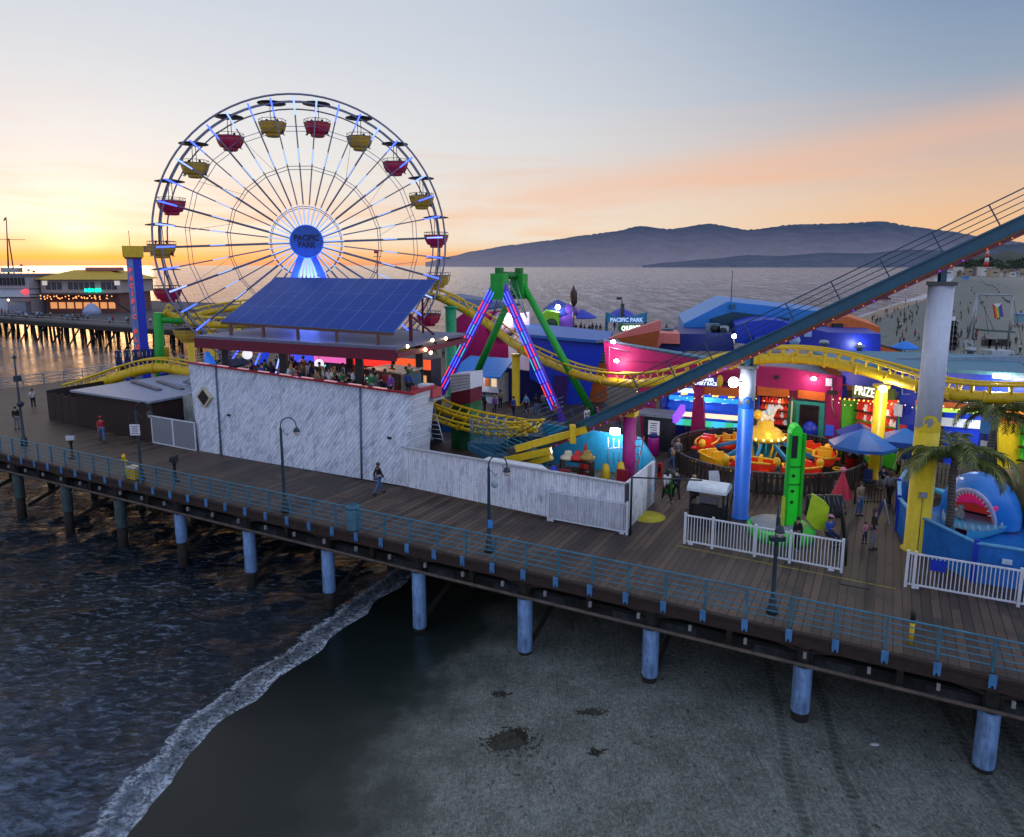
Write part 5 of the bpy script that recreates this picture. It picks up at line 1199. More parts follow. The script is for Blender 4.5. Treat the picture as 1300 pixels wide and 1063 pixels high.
o, vp = rear('blue_gable_hall', 'sky blue hall with a low gable rising over the rear roofs', [(868, 411), (924, 383), (1065, 398), (1065, 425), (870, 425)], 72, 14, M('bright_sky_blue', (.02, .19, .55), .45, var=.12), 'gable_wall', 0)
wall('painted_shade', vp, [(901, 405), (930, 396), (1000, 404), (1000, 420), (905, 420)], .3, M('shadow_teal', (.01, .05, .08), .6), o, -.35)  # flat dark sheet with a recess's shade put into its colour
MB().box(vp(929, 389)-vp.n*.3, (.5, .3, .4)).build('vent', teal, o); MB().tube([vp(928, 384), vp(928, 384)+UP*3.2], .04).build('flag_pole', steel, o)
o, vp = rear('curved_roof_hall', 'deep blue hall with a curved roof line behind the lift hill', [(934, 413), (955, 408), (972, 406), (990, 407), (1012, 414), (1012, 440), (934, 436)], 66, 8, blue)
o, vp = rear('long_blue_hall', 'long deep blue hall with round white emblem behind the lift hill', [(960, 432), (1030, 417), (1050, 422), (1118, 424), (1118, 447), (985, 442), (960, 440)], 62, 6, M('royal_blue_paint', (.006, .02, .30), .45), 'wall', 0)
em = MB().lathe([(0, 0), (.5, 0), (.5, .05), (0, .05)], vp(1008, 432)-vp.n*.1, 24, axis=-vp.n).build('round_emblem', M('pale_emblem', (.25, .38, .62), .5), o); MB().box(vp(1025, 424)-vp.n*.1, (.65, .06, .5)).build('emblem', MATS['pale_emblem'], o)
p = vp(1088, 438)-vp.n*.5; MB().ball(p, .2, 8, 6).build('flood_light', flood, o); lamp('flood_glow', o, p-vp.n*.4, (.8, .9, 1.), 153, .2)
o, vp = rear('orange_gable_shed', 'orange shed with low gable and dark vent beyond the lift hill', [(1050, 420), (1050, 407), (1076, 402), (1118, 416), (1117, 421)], 68, 10, M('bright_orange_paint', (.60, .13, .02), .5), 'gable_wall', 0)
MB().box(vp(1062, 416)-vp.n*.15, (1.0, .3, .8)).build('vent', black, o)
for (x, y, lab) in ((905, 414, 'pair of'), (916, 417, 'pale'), (846, 420, 'dark')):
    p = atY(x, y+3, 67); o = thing('air_conditioner', lab+' rooftop air conditioner unit beside the sky blue hall' if lab != 'dark' else 'dark rooftop air conditioner beside the salmon block', 'air conditioner', p); MB().box(p, (1.1, .9, .9)).build('case', galv if lab == 'pale' else teal, o); MB().lathe([(0, 0), (.35, 0), (.35, .08), (0, .08)], p-Vector((0, .5, 0)), 12, axis=Vector((0, -1, 0))).build('fan_grille', black, o)
p = atY(932, 427, 62.5); o = thing('flood_lamp', 'white flood lamp on a short pole on the teal roof', 'lamp', p-UP*1.2); MB().tube([p-UP*1.6, p], .05).build('pole', steel, o); MB().ball(p, .2, 8, 6).build('lamp_head', flood, o); lamp('flood_glow', o, p-Vector((0, .4, -.1)), (.8, .9, 1.), 102, .15)
p = pp2+Vector((-.75, -.3, -1.2)); o = thing('flood_lamp', 'bright white flood lamp clamped beside the blue and white lift pillar', 'lamp', p); MB().ball(p, .24, 10, 8).build('lamp_head', flood, o); MB().bar(p, pp2-UP*1.2, .08, .08).build('bracket', steel, o); lamp('flood_glow', o, p-Vector((.35, .35, .1)), (.9, .95, 1.), 221, .15)
p = atY(1121, 494, 38.6); o = thing('flood_lamp', 'white flood lamp at the head of the yellow column by the prize stall', 'lamp', p); MB().ball(p, .2, 10, 8).build('lamp_head', flood, o); MB().bar(p, p+Vector((0, .3, .1)), .06, .06).build('bracket', steel, o); lamp('flood_glow', o, p-Vector((0, .4, .1)), (1., .95, .85), 153, .15)
# back-left small coloured booths by the sea
o, vp = rear('green_booth', 'lime green booth with an arched opening near the sea', [(688, 400), (694, 395), (710, 397), (710, 424), (688, 424)], 92, 5, M('lime_green_paint', (.20, .42, .02), .5, emit=(.2, .5, .02), es=.2), 'front_wall', 0)
MB().lathe([(0, 0), (.8, 0), (.8, .1), (0, .1)], vp(700, 412)-vp.n*.2, 18, axis=-vp.n).build('arch_opening', M('arch_dark', (.02, .08, .03), .5), o); MB().box(vp(699, 418)-vp.n*.3, (1.7, .15, .5)).build('green_neon', E('green_neon', (.1, 1., .3), 1.5), o)
o, vp = rear('castle_booth', 'purple castle style booth with blue domed roof near the sea', [(710, 404), (727, 399), (727, 424), (710, 424)], 94, 5, purple, 'front_wall', 0)
MB().lathe([(2.4, 0), (2.0, .9), (1.1, 1.6), (.1, 2.1)], vp(710, 402)+Vector((0, 3, 0)), 14).build('dome_roof', M('dome_blue', (.03, .06, .3), .5), o); MB().lathe([(1.5, 0), (1.3, 1.0), (.1, 1.6)], vp(722, 402)+Vector((0, 2.5, 0)), 14).build('dome_roof', purple, o)
for k in range(3): MB().box(vp(714+5*k, 420)-vp.n*.2, (.35, .3, .5)).build('battlement', M('light_purple', (.3, .2, .6), .5), o)
p = vp(708, 390); MB().ball(p, .32, 8, 6).build('flood_light', flood, o); lamp('flood_glow', o, p-Vector((0, 1, .3)), (.9, .9, 1.), 340, .2)
# blue marquee sign with churros
sg2 = thing('marquee_sign', 'curved teal marquee sign on posts above the orange wedge roof', 'sign', atY(792, 425, 80))
vs2 = vpl((0, 80), (10, 80)); top = [(770, 396), (778, 401), (790, 403.5), (802, 402), (812, 399), (821, 397)]; bot = [(821, 409), (812, 410), (790, 411), (778, 409.5), (770, 409)]
wall('board', vs2, top+bot, .3, M('marquee_teal', (.015, .12, .22), .45, emit=(.01, .12, .25), es=.3), sg2)
text('writing', 'PACIFIC PARK', vs2(795.5, 406.2)-vs2.n*.1, (1, 0, 0), UP, .48, E('marquee_letters', (.45, .6, 1.), .8), sg2, .03, 3.7)
for x in (770.5, 820): MB().bar(vs2(x, 397)+vs2.n*.2, Vector((vs2(x, 397).x, 80.2, 0)), .3, .3).build('post', teal, sg2)
ch_ = thing('snack_sign', 'small white lit sign reading CHURROS below the teal marquee', 'sign', vs2(798, 418)); text('writing', 'CHURROS', vs2(800, 416)-vs2.n*.5, (1, 0, .05), UP, .55, E('lit_white_letters', (.9, 1., .9), 1.8), ch_, .04, 2.1); MB().box(vs2(800, 416)-vs2.n*.2, (2.6, .3, .75)).build('backing', darkgreen, ch_)
p = atY(790, 424, 96); o = thing('sea_lamp', 'slim lamp on a pole seen against the sea above the marquee', 'lamp post', Vector((p.x, p.y, 0))); MB().tube([Vector((p.x, p.y, 0)), atY(790, 382, 96), atY(786, 379, 96)], .07).build('pole', steel, o); MB().box(atY(786, 379, 96), (.7, .3, .3)).build('lantern', black, o); MB().box(atY(790, 395, 96), (.5, .3, 2.)).build('banner', steel, o)
p = atY(729, 420, 92); o = thing('clock_pole', 'dark ornate pole with bulbs right of the purple castle booth', 'lamp post', Vector((p.x, p.y, 0))); MB().tube([Vector((p.x, p.y, 0)), atY(728, 380, 92)], .12).build('pole', steel, o); MB().lathe([(.2, 0), (.5, .5), (.45, 1.8), (.2, 2.2), (0, 2.8)], atY(728, 389, 92), 8).build('head', M('brown_head', (.06, .03, .02), .6), o)
# ================================================================ round ride
RC = Vector((15.0, 41.0, 0)); RR = 5.35
rd = thing('round_fence', 'round dark slatted fence circling the children\'s flying ride', 'fence', RC)
mb = MB(); N_ = 120
for i in range(N_):
    a = 2*pi*i/N_; mb.box(RC+Vector((RR*cos(a), RR*sin(a), .62)), (.05, .16, 1.15), a)
mb.build('slats', M('brown_slats', (.05, .032, .022), .7, var=.5), rd)
for z in (.2, 1.0): MB().tube([RC+Vector(((RR-.05)*cos(2*pi*i/60), (RR-.05)*sin(2*pi*i/60), z)) for i in range(60)], .045, 6, closed=True).build('rail', M('rail_brown', (.03, .02, .015), .7), rd)
MB().tube([RC+Vector((RR*cos(2*pi*i/60), RR*sin(2*pi*i/60), 1.24)) for i in range(60)], .055, 6, closed=True).build('top_rail', M('dark_grey_rail', (.08, .075, .075), .5), rd)
for i in range(12): a = 2*pi*i/12+.2; MB().box(RC+Vector((RR*cos(a), RR*sin(a), .65)), (.13, .13, 1.3), a).build('post', MATS['rail_brown'], rd)
rid = thing('flying_ride', 'children\'s ride with red and yellow craft around a golden centre topped by a white horse', 'children\'s ride', RC)
MB().lathe([(0, .1), (4.9, .1), (4.9, .02)], RC, 40).build('base_plate', M('ride_floor', (.03, .028, .03), .5), rid)
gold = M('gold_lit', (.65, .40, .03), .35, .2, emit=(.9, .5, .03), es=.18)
MB().lathe([(.95, .1), (.8, .3), (.38, .7), (.38, 1.5), (.8, 1.7)], RC, 20).build('column', M('column_teal', (.02, .22, .25), .4), rid)
for i in range(14): a = 2*pi*i/14; MB().tube([RC+Vector((.5*cos(a), .5*sin(a), .4)), RC+Vector((.95*cos(a), .95*sin(a), 1.75))], .05, 6).build('column_pipe', [M('pipe_teal', (.03, .35, .4), .4), gold][i % 2], rid)
MB().lathe([(.8, 1.75), (1.1, 1.85), (1.12, 2.15), (.95, 2.2), (.95, 2.35), (.75, 2.5), (.5, 2.55), (.45, 2.9), (0, 3.0)], RC, 24).build('crown', gold, rid)
for i in range(16): a = 2*pi*i/16; MB().ball(RC+Vector((1.13*cos(a), 1.13*sin(a), 2.0)), .07, 6, 5).build('light_bulb', E('gold_bulb', (1., .8, .3), 3.), rid)
hs_ = MB(); hs_.ball(RC+Vector((0, 0, 3.25)), (.5, .24, .3), 12, 8); hs_.tube([RC+Vector((.35, 0, 3.35)), RC+Vector((.55, 0, 3.7)), RC+Vector((.75, 0, 3.8)), RC+Vector((.95, 0, 3.65))], [.18, .14, .13, .08], 8)
for sx, sy in ((-.35, .12), (-.35, -.12), (.3, .12), (.3, -.12)): hs_.tube([RC+Vector((sx, sy, 3.2)), RC+Vector((sx+.1, sy, 2.95)), RC+Vector((sx, sy, 2.8))], [.08, .06, .05], 6)
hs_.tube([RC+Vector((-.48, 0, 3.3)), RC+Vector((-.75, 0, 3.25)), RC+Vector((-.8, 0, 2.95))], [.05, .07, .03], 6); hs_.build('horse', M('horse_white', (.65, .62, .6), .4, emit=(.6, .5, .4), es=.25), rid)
MB().ball(RC+Vector((-.55, -.2, 3.35)), (.28, .2, .3), 8, 6).build('ornament', gold, rid); MB().ball(RC+Vector((.1, -.3, 3.6)), (.2, .06, .34), 8, 6).build('ornament', M('pale_blue_wing', (.5, .6, .75), .4), rid)
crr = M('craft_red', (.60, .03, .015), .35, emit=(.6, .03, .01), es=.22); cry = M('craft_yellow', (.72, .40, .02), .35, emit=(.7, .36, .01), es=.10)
for i in range(8):
    a = 2*pi*(i+.35)/8; d_ = Vector((cos(a), sin(a), 0)); t_ = Vector((-sin(a), cos(a), 0))
    MB().bar(RC+d_*.8+UP*1.75, RC+d_*2.9+UP*(.75+.25*(i % 2)), .14, .2).build('arm', M('arm_blue', (.02, .18, .4), .4), rid)
    c = RC+d_*3.35+UP*(.62+.25*(i % 2))
    R3 = Matrix((d_, t_, UP)).transposed()
    mb = MB()
    pr = [(-1.15, .12, .45), (-.8, .45, .1), (0, .55, -.1), (.8, .48, .0), (1.2, .25, .4)]
    vs3 = []
    for (t0_, w_, zb) in pr:
        for sx, z in ((-w_*.9, .62), (-w_, .2), (-w_*.5, zb), (w_*.5, zb), (w_, .2), (w_*.9, .62)): vs3.append(c+R3 @ Vector((sx, t0_, z-.15)))
    mb.add(vs3, [[j*6+k, j*6+k+1, j*6+k+7, j*6+k+6] for j in range(4) for k in range(5)], 0, True); mb.add(vs3, [[0, 1, 2, 3, 4, 5], [24, 25, 26, 27, 28, 29]])
    cr_ = mb.build('craft_body', crr if i % 4 else cry, rid)
    MB().tube([c+R3 @ Vector((x_, y_, .5)) for x_, y_ in ((.5, 1), (.62, .2), (.56, -.8), (.1, -1.15), (-.56, -.8), (-.62, .2), (-.5, 1))], .06, 6).build('trim', cry, cr_)
    for y_ in (-.35, .4): MB().box(c+R3 @ Vector((0, y_, .5)), (.7, .14, .55), a).build('seat_back', cry if i % 3 else crr, cr_)
    MB().ball(c+R3 @ Vector((0, 1.25, .55)), (.22, .22, .26), 8, 6).build('nose', cry, cr_)
    MB().tube([c+R3 @ Vector((.75+.22*cos(q), -.9+.3*sin(q), -.05)) for q in [2*pi*k/12 for k in range(12)]], .05, 6, closed=True).build('ring_float', cry, cr_)
    MB().box(c+R3 @ Vector((.5, .7, .1)), (.5, .5, .08), a).build('wing', crr, cr_); MB().box(c+R3 @ Vector((-.5, .7, .1)), (.5, .5, .08), a).build('wing', crr, cr_)
lamp('ride_glow', rid, RC+Vector((0, -2, 3.2)), (1, .75, .35), 110, .4); lamp('ride_glow', rid, RC+Vector((-3, 0, 2.8)), (1, .6, .3), 60, .4); lamp('ride_glow', rid, RC+Vector((3, -1, 2.8)), (1, .6, .3), 60, .4)
# ================================================================ green tower ride
gt = at(1006, 684); gt.z = 0; gt = gt+Vector((-.1, .3, 0))
gto = thing('hopper_tower', 'bright green drop tower ride for children on a round green base', 'tower ride', gt)
bright = M('bright_green', (.02, .62, .03), .35, var=.1, emit=(.01, .5, .01), es=.12); bgs = M('green_shade', (.012, .40, .02), .4)
def gp(x_, y_, z): return gt+Vector((x_, y_, z))
prof = [(-.25, 0), (.25, 0), (.25, 4.8), (.2, 5.0), (.1, 5.13), (-.08, 5.13), (-.2, 5.0), (-.25, 4.8)]
MB().extr([gp(x_, -.3, z) for x_, z in prof], Vector((.12, .75, 0))).build('mast', bright, gto)
MB().box(gp(-.33, -.32, 2.6), (.12, .2, 4.4)).build('guide_rail', bgs, gto); MB().box(gp(.32, -.3, 2.6), (.12, .2, 4.4)).build('guide_rail', bgs, gto)
MB().box(gp(-.08, -.32, 4.2), (.24, .05, 1.0)).build('slot', black, gto)
for z in (1.7, 2.2, 2.9): MB().lathe([(0, 0), (.07, 0), (.07, .03), (0, .03)], gp(-.05, -.31, z), 10, axis=Vector((0, -1, 0))).build('bolt_plate', black, gto)
for z in (2.5, 3.3): MB().box(gp(0, -.32, z), (.5, .04, .05)).build('seam', darkgreen, gto)
MB().box(gp(-.42, -.35, 1.3), (.06, .3, 1.3)).build('lime_panel', lime, gto)
MB().lathe([(1.45, 0), (1.45, .45), (1.3, .52), (0, .55)], gp(-.3, .1, 0), 30).build('base', M('base_green', (.05, .55, .06), .4), gto)
MB().lathe([(1.1, .5), (1.05, .62), (0, .64)], gp(-.5, .1, 0), 26).build('base_cover', M('grey_cover', (.22, .24, .27), .6), gto)
mb = MB(); q = [(.55, .45), (.75, 1.6), (1.3, 1.25), (1.55, .95), (1.5, .1), (1.3, -.1), (.95, .0)]
mb.extr([gp(x_, -.5, z+.55) for x_, z in q], Vector((.05, .12, 0))).build('lime_shell', lime, gto)
cb_ = MB(); cb_.box(gp(1.5, .1, 1.0), (1.4, .6, .16)); cbo = cb_.build('seat_row', black, gto)
for k in range(4): MB().box(gp(1.0+.42*k, .25, 1.45), (.34, .12, .8)).build('seat', M('seat_grey', (.05, .05, .06), .5), cbo); MB().tube([gp(.9+.42*k, .15, 1.8), gp(.9+.42*k, -.2, 1.35), gp(1.15+.42*k, -.2, 1.35), gp(1.15+.42*k, .15, 1.8)], .035, 5).build('restraint', steel, cbo)
# operator cart, dark fences near it
oc = thing('operator_booth', 'small black operator booth with a white barrel roof', 'booth', at(900, 668)); p = at(903, 672)+Vector((0, .6, 0))
for sx in (-.75, .75):
    for sy in (-.5, .5): MB().bar(p+PU*sx+PV*sy, p+PU*sx+PV*sy+UP*1.75, .08, .08).build('post', black, oc)
ar = [(-.85*cos(pi*i/10), .38*sin(pi*i/10)) for i in range(11)]
MB().extr([p-PV*.65+PV*(.65+x_*.76)-PU*.9+UP*(1.72+z) for x_, z in ar], PU*1.8).build('roof', M('booth_white', (.5, .53, .58), .5), oc)
MB().box(p+UP*.55, (1.5, .8, 1.0), TH).build('desk', black, oc); MB().box(p+UP*1.25, (.8, .4, .35), TH).build('console', M('console_grey', (.12, .12, .13), .5), oc)
def dark_fence(a, b2, label, h=1.0):
    o = thing('steel_fence', label, 'fence', a); n_ = max(2, int((b2-a).length/.16)); mb = MB()
    for i in range(n_+1): mb.tube([a.lerp(b2, i/n_), a.lerp(b2, i/n_)+UP*h], .014, 4)
    mb.build('bars', black, o)
    for z in (.12, h): MB().tube([a+UP*z, b2+UP*z], .025, 6).build('rail', black, o)
    for q in (a, b2): MB().tube([q, q+UP*(h+.1)], .04, 6).build('post', black, o)
dark_fence(at(923, 676)+PV*.3, at(930, 632), 'black steel fence behind the white operator booth'); dark_fence(at(1070, 718)+PU*.1, at(1066, 648), 'black steel fence at the right of the green tower ride')
dark_fence(at(960, 626), at(1000, 628), 'black steel fence between the blue pillar and the green tower', 1.1); dark_fence(at(1085, 640), at(1130, 640), 'black steel fence below the blue patio umbrella', 1.0)
dark_fence(at(870, 560), at(945, 560), 'black steel fence behind the round ride', 1.0)
br = thing('barrier_arm', 'thin dark barrier arm on a post beside the low fence corner', 'barrier', at(797, 676)); p = P(2.75, 5.5); MB().tube([p, p+UP*2.75], .05, 8).build('post', black, br); MB().tube([p+UP*2.7, p+UP*2.62+PU*2.8+PV*1.3], .035, 6).build('arm', black, br)
# ================================================================ umbrellas, tables, kiosk, bins
def umbrella(p, r, h, mat, label, hem=None):
    o = thing('patio_umbrella', label, 'umbrella', p); n_ = 8; vs = [p+UP*h]
    for j, (rr_, dz) in enumerate(((r*.5, -.22*r), (r, -.5*r))):
        for k in range(n_): a = 2*pi*k/n_+.2; vs.append(p+Vector((rr_*cos(a), rr_*sin(a), h+dz)))
    fs2 = [[0, 1+k, 1+(k+1) % n_] for k in range(n_)]+[[1+k, 1+n_+k, 1+n_+(k+1) % n_, 1+(k+1) % n_] for k in range(n_)]
    vs += [vs[1+n_+k]-UP*.18 for k in range(n_)]; fs2 += [[1+n_+k, 1+2*n_+k, 1+2*n_+(k+1) % n_, 1+n_+(k+1) % n_] for k in range(n_)]
    MB().add(vs, fs2).build('canopy', mat, o); MB().tube([p, p+UP*(h+.12)], .035, 6).build('pole', steel, o); MB().lathe([(.32, 0), (.3, .12), (.06, .16)], p, 12).build('base', black, o)
    for k in range(n_): MB().tube([p+UP*(h-.05), vs[1+n_+k]], .012, 4).build('rib', steel, o)
    return o
umb = M('umbrella_blue', (.010, .09, .34), .6, var=.15)
umbrella(Vector((19.6, 38.6, 0)), 1.75, 3.0, umb, 'wide open blue patio umbrella right of the round ride')
umbrella(Vector((20.8, 41.5, 0)), 1.3, 2.7, M('umbrella_navy', (.015, .05, .3), .6), 'smaller dark blue umbrella behind the wide blue one')
p = at(1150, 612)+Vector((0, .5, 0)); o = thing('pop_up_tent', 'square blue pop-up tent right of the blue patio umbrella', 'tent', p)
apx = p+UP*3.0; cs_ = [p+PU*sx*1.1+PV*sy*1.1+UP*2.35 for sx, sy in ((-1, -1), (1, -1), (1, 1), (-1, 1))]
MB().add([apx]+cs_, [[0, 1, 2], [0, 2, 3], [0, 3, 4], [0, 4, 1]]).build('canopy', umb, o)
for k in range(4): MB().extr([cs_[k], cs_[(k+1) % 4], cs_[(k+1) % 4]-UP*.3, cs_[k]-UP*.3], Vector((.01, .01, 0))).build('valance', M('tent_valance', (.012, .06, .28), .6), o); MB().bar(cs_[k], Vector((cs_[k].x, cs_[k].y, 0)), .06, .06).build('leg', galv, o)
lamp('tent_glow', o, p+UP*1.7-PU*.9, (1., .6, .25), 51, .15); MB().ball(p+UP*1.75-PU*.9, .14, 8, 6).build('lantern', warm, o)
closed_umbrella(at(885, 558), 2.5, M('closed_umbrella_blue', (.012, .04, .22), .6), 'closed dark blue umbrella before the magenta pillar')
closed_umbrella(at(1071, 655)+Vector((0, .4, 0)), 2.2, M('closed_umbrella_red', (.55, .02, .05), .5), 'closed red umbrella with pink finial beside the green tower ride', M('pink_finial', (.7, .2, .3), .4))
pt = at(1102, 590)
for (x_, y_, c, lab) in ((833, 533, E('blue_lit_top', (.04, .1, .9), .6), 'round table with a glowing blue top near the water game'), (930, 537, M('mint_top', (.35, .55, .5), .4), 'round mint topped table before the water game'), (1093, 583, M('grey_table_top', (.3, .36, .36), .4), 'round grey table behind the blue umbrella')):
    p = at(x_, y_+14); o = thing('bar_table', lab, 'table', p); MB().lathe([(0, 1.1), (.75, 1.1), (.75, 1.04), (0, 1.04)], p, 20).build('table_top', c, o)
    MB().tube([p, p+UP*1.05], .06, 8).build('stem', black, o); MB().lathe([(.45, 0), (.45, .3), (.42, .45), (0, .46)], p, 12).build('barrel_base', M('barrel', (.04, .025, .02), .7), o)
    for k in range(3): a = k*2.1; q = p+Vector((.8*cos(a), .8*sin(a), 0)); s2 = thing('bar_stool', 'dark bar stool %s the %s' % (('left of', 'behind', 'right of')[(1, 0, 2)[k]], lab[:42]), 'stool', q); MB().lathe([(0, .75), (.18, .75), (.18, .7), (0, .7)], q, 10).build('seat', black, s2); [MB().tube([q+Vector((.14*cos(b_), .14*sin(b_), 0)), q+Vector((.1*cos(b_), .1*sin(b_), .7))], .018, 4).build('leg', black, s2) for b_ in (0, 1.57, 3.14, 4.71)]
for k, (x_, y_) in enumerate(((1085, 612), (1100, 620), (1115, 606), (1135, 618))):
    p = at(x_, y_); o = thing('patio_chair', ('far left', 'near', 'rear', 'far right')[k]+' dark chair under the blue patio umbrella', 'chair', p)
    MB().box(p+UP*.46, (.45, .45, .06), k).build('seat', M('chair_navy', (.02, .03, .12), .5), o); MB().box(p+UP*.75+Vector((.22*cos(k*1.), .22*sin(k*1.), 0)), (.06, .45, .55), k).build('backrest', MATS['chair_navy'], o)
    for sx in (-.2, .2):
        for sy in (-.2, .2): MB().tube([p+Vector((sx, sy, 0)), p+Vector((sx, sy, .45))], .02, 4).build('leg', black, o)
p = at(833, 572); ki = thing('ticket_kiosk', 'dark ticket kiosk with flat grey roof, poster and purple lit edge', 'kiosk', p)
MB().box(p+PV*.6+UP*1.15, (1.8, 1.2, 2.3), TH).build('body', M('kiosk_dark', (.018, .02, .03), .5), ki); MB().box(p+PV*.5+UP*2.4, (2.7, 2.0, .16), TH).build('roof', roofgrey, ki)
po = MB().box(p+UP*1.5-PU*.2-PV*.02, (.75, .04, .95), TH).build('poster', M('poster_white', (.6, .6, .65), .5, emit=(.6, .6, .7), es=.3), ki)
mb = MB(); 
for k in range(5): mb.box(p+UP*(1.8-.15*k)-PU*.2-PV*.05, (.5-.08*(k % 2), .01, .05), TH)
mb.build('poster_lines', navy, po)
MB().bar(p+PU*1.3-PV*.5+UP*2.3, p+PU*1.35+PV*1.2+UP*2.75, .3, .5).build('lit_sign', E('violet_sign', (.25, .06, 1.), 1.4), ki)
p = at(829, 578); o = thing('litter_bin', 'round magenta litter bin in front of the dark ticket kiosk', 'bin', p); MB().lathe([(.30, 0), (.36, .1), (.36, 1.1), (.3, 1.2)], p, 14).build('body', M('bin_magenta', (.35, .01, .2), .4), o); MB().lathe([(.31, 1.2), (.22, 1.4), (0, 1.42)], p, 14).build('lid', navy, o)
o = thing('fire_extinguisher', 'red extinguisher cabinet at the end of the side board fence', 'cabinet', at(836, 600)); MB().box(at(836, 612)+UP*.6+PV*.2, (.22, .2, .9), TH).build('case', red, o); MB().box(at(836, 612)+UP*.7+PV*.08, (.14, .03, .3), TH).build('window', black, o)

# ---- roof plant and wall clutter on the halls
def roof_box(p, sz, mat, lab, kind='vent'):
    o = thing('roof_vent', lab, 'roof vent', p); MB().box(p+UP*(sz[2]/2+.1), sz, random.uniform(-.5, .1)).build('case', mat, o); MB().box(p+UP*.05, (sz[0]*1.2, sz[1]*1.2, .1), TH).build('kerb', steel, o)
    if kind == 'cowl': MB().lathe([(.2, 0), (.2, .5), (.38, .55), (.3, .8), (0, .85)], p+UP*(sz[2]+.1), 12).build('cowl', galv, o)
    else: MB().lathe([(0, 0), (sz[0]*.32, 0), (sz[0]*.32, .06), (0, .06)], p+UP*(sz[2]+.1), 14).build('fan_grille', black, o)
RV = [(1020, 462, 5.1, 'grey roof above the magenta entrance'), (1090, 458, 5.0, 'teal roof left of the white lift pillar'), (1140, 462, 4.9, 'teal roof just beside the white lift pillar'), (1230, 466, 4.8, 'teal roof right of the white lift pillar'), (1262, 463, 4.8, 'teal roof near the right edge'), (1045, 452, 5.0, 'back of the grey roof')]
for k, (x, y, z, wh) in enumerate(RV): roof_box(at(x, y, z), (random.uniform(.6, .9), random.uniform(.6, .8), random.uniform(.3, .5)), (galv, roofgrey, teal)[k % 3], 'low metal vent box on the %s' % wh, ('fan', 'cowl')[k % 2])
for (vp_, pts_, par, lab) in ((VM, [(775, 470), (775, 440), (800, 446)], mg_, 'c'), (VM, [(1056, 480), (1056, 515), (1062, 530)], mg_, 'c'), (VR, [(1150, 470), (1150, 500), (1160, 500)], bh, 'c'), (VR, [(1068, 470), (1130, 476), (1180, 480)], bh, 'c')):
    MB().tube([vp_(*q)-vp_.n*.32 for q in pts_], .035, 6).build('conduit', galv, par)
for (x, y, w_, h_, m_, par, vp_) in ((1052, 484, .35, .5, white, mg_, VM), (1056, 497, .6, .25, black, mg_, VM), (1053, 545, .5, .7, E('blue_poster', (.03, .1, .8), .3), mg_, VM), (986, 478, .3, .25, black, mg_, VM), (921, 486, .5, .3, black, mg_, VM), (1146, 520, .5, .7, white, bh, VR), (1152, 545, .45, .6, red, bh, VR), (1257, 540, .5, .8, skyblue, bh, VR), (1256, 565, .4, .5, white, bh, VR)):
    MB().box(vp_(x, y)-vp_.n*.42, (w_, .06, h_), atan2(vp_.d.y, vp_.d.x)).build('wall_fitting', m_, par)
for k in range(3): MB().bar(VM(772, 484-.2*k)-VM.n*.05+UP*(.05+.7*k), VM(955, 490-.2*k)-VM.n*.05+UP*(.05+.7*k), .03, .035).build('wall_seam', M('magenta_seam', (.20, .003, .06), .6), mg_)
# strings of small lamps over the midway
for k, (a, b2, lab) in enumerate(((VM(812, 494)-VM.n*.8, VM(1002, 500)-VM.n*.8, 'under the magenta parapet'), (VR(1066, 505)-VR.n*.6, VR(1250, 510)-VR.n*.6, 'along the front of the blue games hall'))):
    o = thing('light_string', 'string of small warm bulbs %s' % lab, 'string lights', a); MB().tube([a.lerp(b2, f/20)-UP*.35*sin(pi*((f/5) % 1)) for f in range(21)], .012, 4).build('cable', black, o)
    for f in range(21): MB().ball(a.lerp(b2, f/20)-UP*(.35*sin(pi*((f/5) % 1))+.06), .035, 6, 4).build('light_bulb', E('soft_warm_bulb', (1., .6, .3), 2.5), o)
# wall mounted clutter in the open midway
for (x, y, m_, lab) in ((850, 625, green, 'green'), (1080, 602, red, 'red'), (1065, 640, skyblue, 'sky blue'), (700, 560, blue, 'deep blue')):
    p = at(x, y); o = thing('litter_bin', '%s litter bin standing in the open midway' % lab, 'bin', p); MB().lathe([(.28, 0), (.3, .05), (.3, .9), (.33, .95), (.33, 1.0)], p, 14).build('body', m_, o); MB().lathe([(.33, 1.0), (.28, 1.15), (.12, 1.25), (0, 1.26)], p, 14).build('lid', black, o)
for (x, y, rot_, lab) in ((1120, 662, 1.2, 'between the closed red umbrella and the blue fence'), (905, 620, .1, 'in front of the round slatted fence')):
    p = at(x, y); o = thing('sandwich_board', 'small two leaf notice board standing %s' % lab, 'notice board', p); R_ = Matrix.Rotation(rot_, 3, 'Z')
    for s_ in (-1, 1): MB().extr([p+R_ @ Vector(q) for q in ((-.3, .25*s_, 0), (.3, .25*s_, 0), (.3, .03*s_, 1.0), (-.3, .03*s_, 1.0))], R_ @ Vector((0, .03*s_, 0))).build('board', (white, navy)[s_ > 0], o)
